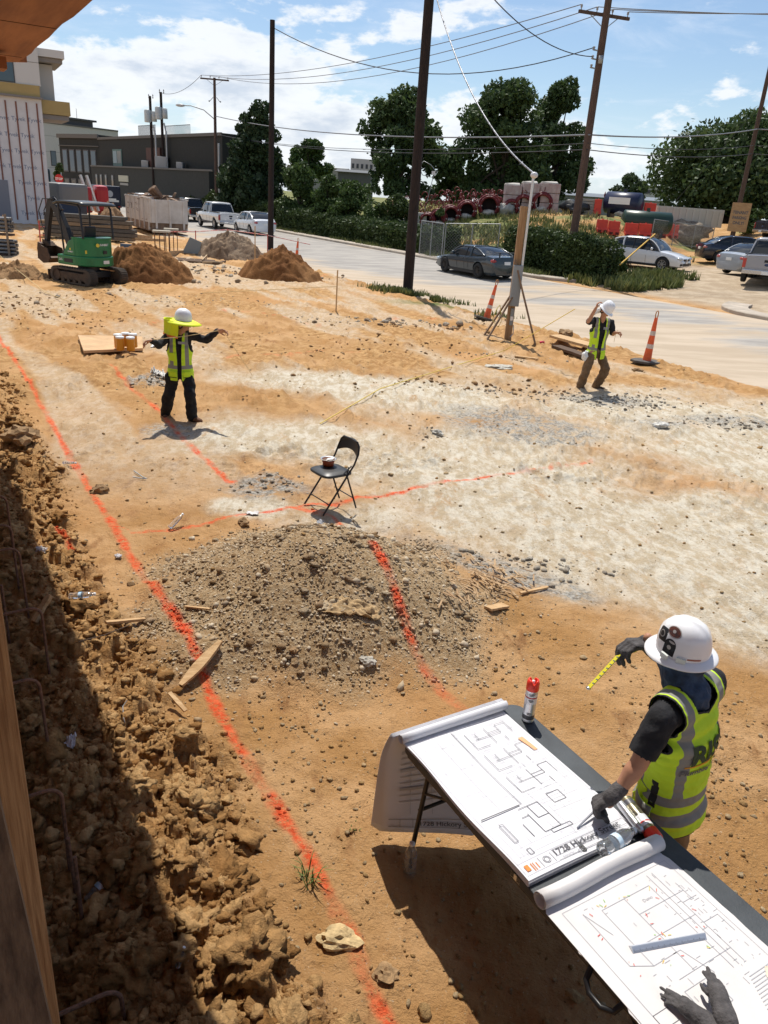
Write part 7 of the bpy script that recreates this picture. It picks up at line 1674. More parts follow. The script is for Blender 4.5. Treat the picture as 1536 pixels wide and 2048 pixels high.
 for wx in wheels:
  for q in (-1, 1):
   y = q*(w-.11); ty = MB().lathe([(wr*.62, -.10), (wr*.92, -.105), (wr, -.07), (wr, .07), (wr*.92, .105), (wr*.62, .10)], (wx, y, wr), (0, 1, 0), 26).build('tyre', mat('tyre', (.018, .018, .018), .85), o)
   m = MB().lathe([(wr*.64, .085), (wr*.60, .09), (wr*.56, .045), (.001, .04)], (wx, y, wr), (0, q, 0), 26); rim = m.build('rim', mat('rim_dark', (.05, .05, .052), .4, .5), ty); m = MB()
   for k in range(7):
    a = k*2*math.pi/7; c = Vector((wx, y+q*.072, wr)); d = Vector((math.cos(a), 0, math.sin(a))); m.bar(c+d*.03, c+d*wr*.60, wr*.13, .02, (0, 1, 0))
   m.lathe([(wr*.655, .075), (wr*.655, .098), (wr*.57, .095), (wr*.57, .07)], (wx, y, wr), (0, q, 0), 26).cyl((wx, y+q*.05, wr), (wx, y+q*.09, wr), wr*.17, wr*.13, 12); m.build('spokes', mat('rim_%.2f' % hubs[0], hubs, .3, .7), ty)
 xf, xr = bx[-1], bx[0]; zf = zb+(zbt(xf-.25)-zb); zr_ = zbt(xr+.1)
 hl = mat('headlight', (.62, .66, .68), .08, .3, coat=1); tl = mat('taillight_%.2f' % tail[0], tail, .15, coat=.8)
 if lamps == 'car':
  for q in (-1, 1):
   MB().ball((xf-.17, q*w*.74, zf-.10), .16, 2, sc=(1.25, .75, .55)).build('headlight', hl, o); MB().ball((xr+.13, q*w*.76, zr_-.14), .15, 2, sc=(.9, 1.0, .55)).build('taillight', tl, o)
   MB().box(xf-.06, xf+.012, q*w*.68-.10, q*w*.68+.10, zb+.10, zb+.20, .02).build('fog_lamp', TR, o)
  MB().box(xf-.05, xf+.015, -w*.42, w*.42, zf-.20, zf-.10, .015).build('grille', TR, o); MB().box(xf-.05, xf+.016, -w*.50, w*.50, zb+.08, zb+.22, .02).build('lower_grille', TR, o); MB().ball((xf+.02, 0, zf-.14), .055, 2, sc=(.3, 1.3, .9)).build('badge', M_STEEL, o)
  if plate: MB().box(xf+.017, xf+.024, -.15, .15, zb+.20, zb+.32).build('number_plate', M_WHITEP, o); MB().box(xr-.014, xr+.02, -.16, .16, zr_-.28, zr_-.15).build('number_plate', M_WHITEP, o)
 else:
  for q in (-1, 1): MB().box(xr-.02, xr+.10, q*w*.90-.07, q*w*.90+.07, zr_-.52, zr_-.14, .02).build('taillight', tl, o); MB().box(xf-.12, xf+.02, q*w*.80-.14, q*w*.80+.14, zf-.30, zf-.05, .03).build('headlight', hl, o)
  MB().box(xr-.12, xr+.05, -w*.93, w*.93, zb+.02, zb+.20, .03).build('rear_bumper', mat('chrome', (.55, .56, .58), .2, .9) if name != 'dark' else TR, o); MB().box(xf-.05, xf+.12, -w*.95, w*.95, zb, zb+.22, .03).build('front_bumper', mat('chrome', (.55, .56, .58)), o)
  MB().box(xr-.012, xr+.02, -w*.78, w*.78, zb+.26, zr_-.08).build('tailgate', P_, o, bevel=.01); MB().box(xr-.022, xr-.01, -.13, .13, zr_-.26, zr_-.16, .004).build('tailgate_handle', TR, o); MB().ball((xr-.014, 0, zr_-.36), .08, 2, sc=(.2, 1.4, .7)).build('badge', mat('badge_blue', (.03, .05, .12), .3), o)
  if plate: MB().box(xr-.135, xr-.121, -.15, .15, zb+.03, zb+.16).build('number_plate', M_WHITEP, o)
  MB().box(xf-.05, xf+.02, -w*.5, w*.5, zf-.35, zf-.06, .02).build('grille', TR, o)
  if bed:
   for q in (-1, 1): MB().box(bed[0]-.02, bed[1], q*w*.90-.05, q*w*.90+.05, zr_-.0, zr_+.035, .01).build('bed_rail', TR, o)
 if spoiler: MB().box(xr+.02, xr+.20, -w*.72, w*.72, zr_+.20, zr_+.225, .01).box(xr+.08, xr+.14, -w*.45, -w*.42, zr_, zr_+.21).box(xr+.08, xr+.14, w*.42, w*.45, zr_, zr_+.21).build('spoiler', TR, o)
 return o
SED = dict(belt=[(-2.30, .62, .74), (-2.22, .95, .88), (-1.9, 1.04, .95), (-1.0, .99, 1.0), (.6, .93, 1.0), (1.1, .90, .99), (1.7, .82, .95), (2.15, .68, .86), (2.28, .50, .74)], roof=(1.15, .35, -.75, -1.75, 1.46), wheels=(-1.32, 1.38), zb=.20)
CPE = dict(belt=[(-2.25, .62, .74), (-2.18, .92, .88), (-1.8, .97, .95), (-1.0, .90, 1.0), (.6, .84, 1.0), (1.1, .80, .98), (1.7, .72, .94), (2.12, .60, .84), (2.22, .46, .72)], roof=(.95, .15, -.55, -1.60, 1.27), wheels=(-1.28, 1.30), zb=.17)
PKP = dict(belt=[(-2.85, 1.16, .93), (-2.75, 1.18, .97), (-.9, 1.18, 1.0), (1.1, 1.15, 1.0), (1.3, 1.14, .99), (2.3, 1.08, .96), (2.62, .98, .90), (2.70, .75, .84)], roof=(1.30, .72, -.72, -.98, 1.86), wheels=(-1.75, 1.75), zb=.40, wr=.39, bed=(-2.76, -1.05), lamps='truck')
A_away = math.atan2(.853, -.522)
def park(px, py, s_off=0, toff=0): g = G(px, py); s_, t_ = st(g.x, g.y); x, y = xy(s_+s_off, t_+toff); return Vector((x, y, float(macro(np.array(x), np.array(y)))+.012))
vehicle('parked_car', 'white sedan parked behind the black pole, tail toward the viewer', 'car', park(505, 470, -1.0, .5), A_away, 4.6, 1.80, 1.46, (.72, .73, .74), 'white', tail=(.35, .03, .03), wr=.32, **SED)
vehicle('pickup_truck', 'white pickup parked between the black pickup and the white sedan', 'pickup', park(438, 458, -1, .3), A_away, 5.6, 1.95, 1.86, (.66, .66, .65), 'white2', **PKP)
vehicle('pickup_truck', 'black pickup parked beside the dumpster end', 'pickup', park(384, 443, -1, .2), A_away, 5.6, 2.0, 1.9, (.012, .012, .014), 'black', **PKP)
g = park(384, 443, -9.5, .2); vehicle('pickup_truck', 'white pickup roof showing just behind the dumpster', 'pickup', g, A_away, 5.6, 2.0, 1.9, (.60, .60, .60), 'white2', **PKP)
g = park(384, 443, -17.5, .2); vehicle('pickup_truck', 'farther white pickup roof showing left behind the dumpster debris', 'pickup', g, A_away, 5.6, 2.0, 1.9, (.60, .60, .60), 'white2', **PKP)
vehicle('parked_car', 'dark coupe with rear spoiler parked at the far kerb', 'car', park(945, 553, -.3, .35), A_away, 4.5, 1.76, 1.27, (.018, .028, .036), 'darkteal', wr=.32, hubs=(.035, .035, .036), spoiler=True, **CPE)
vehicle('parked_car', 'white sedan parked nose toward the road in the side lot', 'car', park(1306, 541, -1.2, .4), math.atan2(-.62, .80), 4.6, 1.78, 1.46, (.76, .77, .78), 'white', wr=.32, tail=(.35, .03, .03), **SED)
vehicle('parked_car', 'dark navy sedan parked left of the plywood parking sign', 'car', park(1470, 531, -.5, .8), R(-3), 4.8, 1.82, 1.46, (.010, .014, .030), 'navy', wr=.34, hubs=(.5, .5, .52), tail=(.4, .12, .10), **SED)
vehicle('parked_car', 'silver sedan squeezed between the navy sedan and silver pickup', 'car', park(1535, 556, -1.0, .6), R(28), 4.7, 1.80, 1.42, (.36, .38, .40), 'silver', wr=.32, tail=(.45, .08, .07), **SED)
vehicle('pickup_truck', 'silver pickup with its tailgate toward the road at the right edge', 'pickup', park(1562, 582, -2.2, 2.2), R(62), 5.6, 2.0, 1.9, (.33, .33, .35), 'silver2', tail=(.5, .06, .05), **PKP)
vehicle('pickup_truck', 'dark navy pickup behind the silver cars at the right edge', 'pickup', park(1560, 508, -1, 3), R(10), 5.6, 2.0, 1.9, (.012, .016, .03), 'navy', **PKP)
# dark blue box van with white lettering
def van():
 g = G(222, 424); ppm = FPX/(g.y*.926); o = empty('box_van', g, A_away, label='navy box van with white lettering seen from behind', cat='van'); nv = mat('paint_navyvan', (.012, .016, .035), .4)
 H = (aty(222, 372, g.y).z-g.z); W = 2.2
 MB().box(-.0, 4.2, -W/2, W/2, .6, H, .12).build('cargo_box', nv, o); MB().box(4.2, 5.8, -W/2*.92, W/2*.92, .5, H*.75, .25).build('cab', nv, o); MB().box(-.1, 0, -W/2, W/2, .45, .62).build('rear_bumper', M_BLACKMET, o)
 for x in (.9, 4.7):
  for q in (-1, 1): MB().cyl((x, q*W/2*.98, .4), (x, q*W/2*.72, .4), .4, .4, 18).build('wheel', mat('tyre', (.018, .018, .018)), o)
 Mr = Matrix.Translation((-.012, 0, 0)) @ Matrix.Rotation(-math.pi/2, 4, 'Z') @ Matrix.Rotation(math.pi/2, 4, 'X'); wt = mat('logo_white', (.7, .72, .7))
 MB().cyl((-.004, 0, H-.75), (-.012, 0, H-.75), .32, .32, 18).build('logo', mat('logo_grey', (.35, .38, .42), .5), o)
 text_mesh('lettering', 'MOVERS', .38, wt, o, Matrix.Translation((0, 0, H-1.5)) @ Mr, align='CENTER', bold=.008) if False else MB().box(-.012, -.004, -.6, .6, H-1.32, H-1.18).build('lettering_line', wt, o)
 MB().box(-.012, -.004, -.85, .85, .98, 1.16).build('lettering_line', wt, o); MB().box(-.11, -.101, -.2, .2, .5, .6).build('number_plate', M_WHITEP, o)
 for q in (-1, 1): MB().box(-.11, -.101, q*.85-.12, q*.85+.12, .5, .6).build('taillight', mat('taillight_0.35', (.35, .03, .03), .15), o)
van()
def machines():
 g = G(178, 442); o = empty('skid_loader', g, A_away, label='red loader with raised white stabiliser arms behind the dirt bank', cat='loader'); rd = mat('machine_red', (.42, .03, .035), .4)
 h = aty(178, 365, g.y).z-g.z
 MB().box(-1.2, 1.0, -.2, 1.1, .6, h*.9, .3).build('body', rd, o); MB().box(-.9, .9, -1.5, -.5, .6, h*.95, .35).build('engine_cover', rd, o)
 for q in (0, -.45): MB().bar((-1.2, -.1+q, .8), (-.6, .5+q, h*1.18), .22, .12).build('arm', mat('machine_white', (.62, .60, .56), .5), o)
 for x in (-.8, .8):
  for q in (-1.3, 1.0): MB().cyl((x, q, .45), (x, q+.35, .45), .45, .45, 16).build('wheel', mat('tyre', (.018, .018, .018)), o)
 g = G(118, 440); o = empty('large_excavator', g, R(150), label='grey excavator body half hidden behind the wrapped building', cat='excavator'); gy = mat('machine_grey', (.22, .22, .21), .5)
 h = aty(118, 365, g.y).z-g.z
 MB().box(-2.0, 1.2, -1.3, 1.3, 1.1, h, .25).build('counterweight', gy, o); MB().box(.2, 1.4, .2, 1.2, 1.2, h+.9, .15).build('cab', mat('cab_glass', (.03, .05, .06), .2), o); MB().box(-1.6, 1.6, -1.4, -.8, 0, .8, .3).box(-1.6, 1.6, .8, 1.4, 0, .8, .3).build('tracks', M_BLACKMET, o)
 MB().box(-1.9, .6, -1.31, -1.305, h*.55, h*.62).build('stripe', mat('stripe_red', (.4, .05, .04), .5), o)
 g = G(126, 448); o = MB().box(-1.5, 1.5, -.8, .8, 0, 1.5, .1).build('waste_bin', mat('bin_blue', (.012, .03, .07), .5), None, loc=g); tag(o, 'dark blue bin behind the excavator canopy', 'bin')
 # lumber stack behind the excavator
 g = G(200, 482); o = empty('lumber_stack', g, R(4), label='stacked timber beams behind the excavator canopy', cat='lumber'); r_ = random.Random(5)
 for i in range(6):
  y = i*.02
  MB().box(-3.1+r_.uniform(-.2, .2), 1.6+r_.uniform(-.3, .3), y, y+.7, .05+i*.21, .23+i*.21, .01).build('beam', mat('beam_%d' % (i % 3), [(.22, .16, .10), (.13, .11, .085), (.09, .085, .075)][i % 3], .85, var=.15), o)
 # stop sign
 g = G(125, 430); o = empty('stop_sign', g, 0, label='small red stop sign far behind the grey excavator', cat='sign'); h = aty(124, 358, g.y).z-g.z
 MB().cyl((0, 0, 0), (0, 0, h), .04, .04, 8).build('post', M_GREYM, o); MB().prism([(.38*math.cos(a), h+.38*math.sin(a)) for a in np.linspace(.39, .39+2*math.pi, 9)[:-1]], -.06, -.04, 'y').build('sign_plate', mat('stop_red', (.45, .02, .02), .5), o)
 text_mesh('lettering', 'STOP', .26, M_WHITEP, o, Matrix.Translation((0, -.065, h-.09)) @ Matrix.Rotation(math.pi/2, 4, 'X'), align='CENTER', bold=.006)
 # red hand dolly and other small site gear
 g = G(82, 500); o = empty('pipe_trestle', g, .2, label='red tubular frame standing behind the excavator arm', cat='frame'); rm = mat('frame_red', (.5, .07, .06), .5)
 for x in (0, .35): MB().tube([(x, 0, 0), (x+.03, 0, 1.2)], .03, 6).build('upright', rm, o)
 for z in (.25, .6, .95): MB().tube([(0, 0, z), (.36, 0, z)], .02, 6).build('rung', rm, o)
machines()
# ================================================================== buildings
def facade(par, A, B, z0, z1, mt, name='wall', th=.3):
 """vertical wall slab from A to B (world xy); local to par at origin"""
 A, B = Vector((A[0], A[1], 0)), Vector((B[0], B[1], 0)); d = (B-A).normalized(); n = Vector((d.y, -d.x, 0)); n = -n if n.dot(A) > 0 else n
 vs = [A+n*0, B+n*0, B-n*th, A-n*th]; return MB().prism([(v.x, v.y) for v in vs], z0, z1).build(name, mt, par), A, d, n
def panel(par, A, d, n, u0, u1, z0, z1, mt, name, off=.02, th=.04):
 p = [A+d*u0+n*off, A+d*u1+n*off, A+d*u1+n*(off+th), A+d*u0+n*(off+th)]; return MB().prism([(v.x, v.y) for v in p], z0, z1).build(name, mt, par)
def wrapped_building():
 g = G(105, 447); Y = g.y; o = empty('wrapped_building', (g.x, g.y, g.z), R(29), label='building wrapped in white printed sheathing with brown battens and gold upper band', cat='building'); ref = aty(108, 440, Y)
 X = lambda px, py: (aty(px, py, Y).x-aty(108, 437, Y).x)/.80; Z = lambda py, px=50: aty(px, py, Y).z-g.z
 zt = Z(200, 90); wrap = mat('house_wrap', (.62, .63, .65), .6, var=.05, vs=2, bump=.15, bs=3); ba = mat('batten', (.22, .10, .075), .8)
 xl = -16; xr = X(108, 437)
 MB().box(xl, xr, 0, 10, -.3, zt).build('wall', wrap, o)
 k = 0; x = xr-.30
 while x > -5.5:
  k += 1; MB().box(x-.045, x+.045, -.04, -.002, (.15 if k not in (5, 6, 7) else 2.5), zt-.25).build('batten', ba, o); x -= .62
 tx = mat('wrap_print', (.22, .27, .36), .7); r_ = random.Random(6)
 for i in range(9):
  for j in range(7):
   x = xr-.45-j*.95-(i % 2)*.5; z = .5+i*.95
   if x < -6 or (x < -1.8 and z < 2.6): continue
   text_mesh('lettering', 'Tyvek', .34, tx, o, Matrix.Translation((x-.5, -.006, z)) @ Matrix.Rotation(math.pi/2, 4, 'X'), bold=.004) if z < zt-.5 else None
 dx0, dx1 = X(18, 400), X(46, 400); MB().box(dx0, dx1, -.05, -.003, .0, Z(361, 30)).build('door', mat('door_grey', (.20, .22, .26), .5), o)
 MB().box(X(-6, 420), X(7, 420), -.25, -.06, 0, Z(345, 5)).build('plywood_panel', mat('ply_orange', (.42, .20, .07), .8), o)
 gold = mat('gold_panel', (.40, .30, .12), .6, var=.06, vs=1); wp = mat('white_panel', (.60, .60, .58), .6); gp = mat('grey_soffit', (.22, .21, .20), .7)
 zb0, zb1 = zt+.12, Z(171, 60); MB().box(xl, X(88, 190), -.3, 9.5, zt, zb0).build('slab_edge', gp, o); MB().box(xl, X(84, 185), -.1, 9.4, zb0, zb1).build('gold_band', gold, o)
 zt2 = Z(60, 60)+3; MB().box(xl, X(83, 150), .0, 9.3, zb1, zt2).build('upper_wall', wp, o)
 gl = mat('window_glass', (.05, .08, .10), .08, spec=.7)
 for a, b in ((-14, -9.5), (X(-20, 150), X(16, 150)), (X(20, 150), X(45, 150))):
  f = MB().box(a-.06, b+.06, -.03, -.005, zb1+.03, zt2-1.2).build('window', mat('frame_dark', (.06, .06, .065), .5), o); MB().box(a, b, -.045, -.031, zb1+.08, zt2-1.25).build('pane', gl, f)
 for z in (zb1+1.3, zb1+2.7): MB().box(X(50, 150), X(83, 150), -.012, -.001, z, z+.03).build('panel_joint', gp, o)
 # balconies to the right
 bx0, bx1 = X(88, 215), X(131, 215); MB().box(bx0+.02, bx1, .3, 5, Z(228, 110), Z(200, 110)).build('balcony_front', gold, o); MB().box(bx0+.02, bx1-.1, .4, 4.8, Z(238, 110), Z(229, 110)).build('balcony_soffit', gp, o)
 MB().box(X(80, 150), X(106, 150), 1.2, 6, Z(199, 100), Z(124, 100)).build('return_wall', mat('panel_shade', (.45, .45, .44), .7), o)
 MB().box(X(79, 105), X(119, 105), .2, 5, Z(112, 100), Z(96, 100)).build('upper_slab', wp, o); MB().box(X(79, 105), X(116, 105), .4, 4.8, Z(122, 100), Z(113, 100)).build('slab_soffit', gp, o)
wrapped_building()
def dark_building():
 dk = mat('dark_olive_brick', (.022, .024, .022), .85, var=.12, vs=3); dk2 = mat('dark_lower', (.034, .036, .032), .85, var=.1, vs=3); cap = mat('coping', (.13, .125, .115), .8); gl = mat('window_glass', (.05, .08, .10)); fr = mat('frame_green', (.05, .13, .12), .5)
 o = empty('dark_building', (0, 0, 0), label='dark olive two-storey commercial building with low wing behind the dumpster', cat='building'); P = lambda px, Y: (aty(px, 400, Y).x, Y)
 A = P(205, 112); Bq = P(446, 84); C = P(128, 118); zt = aty(205, 276, 112).z; zl = aty(205, 334, 112).z
 w, a, d, n = facade(o, A, Bq, -.5, zt, dk, 'street_wall', 2.5); L = (Vector(Bq)-Vector(A)).length
 panel(o, a, d, n, -.1, L, zt-.25, zt+.05, cap, 'coping', .0, .15)
 w2, a2, d2, n2 = facade(o, C, A, -.5, zt+.35, dk, 'end_wall', 6); L2 = (Vector(A)-Vector(C)).length
 panel(o, a2, d2, n2, -.15, L2+.1, zt-.1, zt+.40, cap, 'coping', 0, .25); panel(o, a2, d2, n2, -.1, L2+.05, zt-1.1, zt-1.0, cap, 'string_course', 0, .12)
 for z0, z1 in ((zt-4.4, zt-1.5), (.5, zt-5.2)):
  for i in range(5): u = .7+i*(L2-1)/5; f = panel(o, a2, d2, n2, u, u+(L2-1)/5-.45, z0, z1, mat('frame_dark', (.06, .06, .065)), 'window', .0, .06); q = panel(o, a2, d2, n2, u+.15, u+(L2-1)/5-.6, z0+.15, z1-.15, gl, 'pane', .065, .02); q.parent = f
 # lower wing in front of the street wall
 A3 = (A[0]+n.x*1.5+d.x*1.0, A[1]+n.y*1.5+d.y*1.0); B3 = (Bq[0]+n.x*1.5, Bq[1]+n.y*1.5); w3, a3, d3, n3 = facade(o, A3, B3, -.5, zl, dk2, 'lower_wing', 1.45); panel(o, a3, d3, n3, -.1, L, zl-.05, zl+.12, cap, 'coping', 0, .12)
 f = panel(o, a, d, n, 5.2, 8.4, zt-4.2, zt-1.4, fr, 'window', 0, .08); q = panel(o, a, d, n, 5.4, 6.7, zt-3.0, zt-1.6, gl, 'pane', .085, .02); q.parent = f; q = panel(o, a, d, n, 6.85, 8.2, zt-3.0, zt-1.6, mat('blind', (.25, .27, .26), .7), 'pane', .085, .02); q.parent = f
 for u in (1.5, 3.2, 5.0, 7.4): f = panel(o, a3, d3, n3, u, u+.8, .4, zl-.9, mat('frame_dark', (.06, .06, .065)), 'window', 0, .06); q = panel(o, a3, d3, n3, u+.12, u+.68, .5, zl-1.0, gl, 'pane', .065, .02); q.parent = f
 panel(o, a3, d3, n3, 10.0, 13.2, zl-1.6, zl-.9, mat('sign_cream', (.42, .42, .33), .6), 'name_board', 0, .1)
 panel(o, a3, d3, n3, 10.3, 13.0, zl-2.0, zl-1.75, mat('sign_pale', (.28, .28, .26), .6), 'name_board', 0, .05)
 panel(o, a, d, n, 17.5, 21.5, zl+.2, zt-1.3, mat('rust_panel', (.075, .032, .025), .7), 'rust_panel', 0, .5)
 for u, s_ in ((16.8, .8), (21.5, 1.3), (26.5, .7)): p = a3+d3*u-n3*.8; MB().box(p.x-s_/2, p.x+s_/2, p.y-.5, p.y+.5, zl+.12, zl+.12+s_*.9, .05).build('roof_unit', mat('unit_grey', (.35, .36, .36), .5), o)
 for u0, u1, h in ((6.5, 12, 1.5), (15, 22, 1.3)):   # roof railings and trellis
  m = MB(); p0 = a+d*u0-n*3; p1 = a+d*u1-n*3; z = zt+.05
  for zz in (.2, h): m.bar(p0+Vector((0, 0, z+zz)), p1+Vector((0, 0, z+zz)), .06, .06)
  for k in range(26): p = p0.lerp(p1, k/25); m.bar(p+Vector((0, 0, z)), p+Vector((0, 0, z+h)), .04, .04)
  m.build('roof_railing', mat('rail_dark', (.09, .09, .09), .6), o)
 # white apartment building behind
 wb = mat('stucco_white', (.52, .50, .46), .8, var=.05); o2 = empty('white_building', (0, 0, 0), label='pale flat-roofed building with dark penthouse behind the dark building', cat='building'); A = P(96, 138); Bq = P(244, 150)
 zt = aty(170, 252, 142).z; w, a, d, n = facade(o2, A, Bq, -.5, zt, wb, 'wall', 12); L = (Vector(Bq)-Vector(A)).length
 panel(o2, a, d, n, 0, L, zt-.15, zt+.1, cap, 'coping', 0, .1)
 for k in range(4): panel(o2, a, d, n, .1, L-.1, zt-2-k*2.4, zt-1.94-k*2.4, mat('joint', (.3, .29, .27), .8), 'panel_joint', 0, .01)
 for u in (1.2, 3.0): f = panel(o2, a, d, n, u, u+1.0, zt-6.5, zt-4.2, mat('frame_dark', (.06, .06, .065)), 'window', 0, .05); q = panel(o2, a, d, n, u+.1, u+.9, zt-6.4, zt-4.3, gl, 'pane', .055, .02); q.parent = f
 ph = mat('penthouse_dark', (.07, .07, .072), .7); panel(o2, a, d, n, 2.5, 10, zt+.15, aty(170, 240, 142).z, ph, 'penthouse', -4, 3.5); panel(o2, a, d, n, 1.8, 10.6, aty(170, 240, 142).z+.01, aty(170, 236, 142).z, ph, 'penthouse_roof', -4.5, 4.3)
 for u in (3.5, 5.5, 8): p = a+d*u-n*2; z = aty(170, 236, 142).z; MB().cyl((p.x, p.y, z), (p.x, p.y, z+1.6), .04, .03, 6).build('antenna', ph, o2)
dark_building()
def far_building(lab, px0, px1, pyt, pyb, Y, col, roof=None, wins=0, name='distant_building', extra=None):
 o = empty(name, (0, 0, 0), label=lab, cat='building'); x0, x1 = aty(px0, pyt, Y).x, aty(px1, pyt, Y).x; zt = aty((px0+px1)/2, pyt, Y).z; zb = aty((px0+px1)/2, pyb, Y).z-2.5
 MB().box(x0, x1, Y, Y+10, zb, zt).build('wall', mat('far_%s' % lab[:9], col, .8, var=.08), o)
 if roof: MB().prism([(Y-.5, zt+.01), (Y+10.5, zt+.01), (Y+5, zt+(x1-x0)*roof[0])], x0-.5, x1+.5, 'x').build('roof', mat('far_roof_%s' % lab[:9], roof[1], .7, .0, var=.1), o)
 n = wins
 for r_ in range(2 if wins else 0):
  for i in range(n): u = x0+(x1-x0)*(i+.25)/n; h = (zt-zb)*.16; z = zt-(zt-zb)*(.18+.3*r_); MB().box(u, u+(x1-x0)/n*.5, Y-.06, Y-.01, z-h, z).build('window', mat('window_dark', (.05, .05, .06), .3), o)
 return o
far_building('distant white and red apartment block between the cypress and the big oaks', 702, 748, 318, 350, 190, (.50, .45, .44), None, 5); MB  # noqa
far_building('low dark hipped roof left of the red hose coils', 676, 742, 345, 372, 120, (.12, .12, .12), (.10, (.07, .075, .08)))
far_building('blue grey shed roof behind the wrapped pallets', 1095, 1225, 392, 410, 120, (.20, .21, .22), (.05, (.13, .15, .17)))
far_building('low grey blue building behind the navy tank', 1160, 1345, 398, 415, 150, (.30, .31, .31), (.04, (.16, .19, .22))); far_building('small pale house between the small trees and the right oak', 1285, 1335, 372, 395, 170, (.42, .42, .40), (.06, (.2, .22, .23)), 2)
far_building('long low warehouse roof behind the shrubs in the centre', 575, 690, 334, 360, 180, (.28, .27, .25), (.02, (.2, .2, .2)))
# ================================================================== vegetation
def leaf_mat(name, c0, c1, tr=.0):
 m = bpy.data.materials.new(name); m.use_nodes = True; nt = m.node_tree; N = nt.nodes; L = nt.links; b = N['Principled BSDF']; b.inputs['Roughness'].default_value = .6; b.inputs['Specular IOR Level'].default_value = .3
 a = N.new('ShaderNodeAttribute'); a.attribute_name = 'rand'; x = N.new('ShaderNodeMix'); x.data_type = 'RGBA'; L.new(a.outputs['Fac'], x.inputs[0]); x.inputs[6].default_value = c0+(1,); x.inputs[7].default_value = c1+(1,); L.new(x.outputs[2], b.inputs['Base Color'])
 t = N.new('ShaderNodeBsdfTranslucent'); L.new(x.outputs[2], t.inputs[0]); s = N.new('ShaderNodeMixShader'); s.inputs[0].default_value = .22; L.new(b.outputs[0], s.inputs[1]); L.new(t.outputs[0], s.inputs[2]); L.new(s.outputs[0], N['Material Output'].inputs[0]); return m
LM = dict(oak=leaf_mat('leaf_oak', (.022, .045, .017), (.105, .160, .052)), cedar=leaf_mat('leaf_cedar', (.016, .034, .015), (.060, .098, .038)), light=leaf_mat('leaf_light', (.035, .065, .016), (.095, .150, .040)), ivy=leaf_mat('leaf_ivy', (.028, .050, .014), (.075, .110, .030)), far=leaf_mat('leaf_far', (.04, .065, .03), (.08, .115, .05)), grass=leaf_mat('leaf_grass', (.075, .105, .028), (.20, .21, .075)), dry=leaf_mat('leaf_dry', (.13, .12, .05), (.26, .23, .11)))
def cards(C, size, rng, flat=0.0, asp=1.6):
 n = len(C); D = rng.normal(size=(n, 3)); D[:, 2] *= (1-flat); D /= np.linalg.norm(D, axis=1)[:, None]; E_ = rng.normal(size=(n, 3)); E_ = np.cross(D, E_); E_ /= np.linalg.norm(E_, axis=1)[:, None]
 s = size*rng.uniform(.6, 1.3, n)[:, None]; a = D*s*asp/2; b = E_*s/2; V = np.stack([C-a, C+b*.9-a*.1, C+a, C-b*.9+a*.1], 1).reshape(-1, 3); F = np.arange(4*n).reshape(-1, 4); return V, F
def crown(name, par, C, size, rng, mt, clump_id=None):
 V, F = cards(C, size, rng); r = np.clip(rng.random(len(C))*.6+.4*(clump_id if clump_id is not None else rng.random(len(C))), 0, 1); return npmesh(name, V, F, mt, par, attrs=dict(rand=np.repeat(r, 4)))
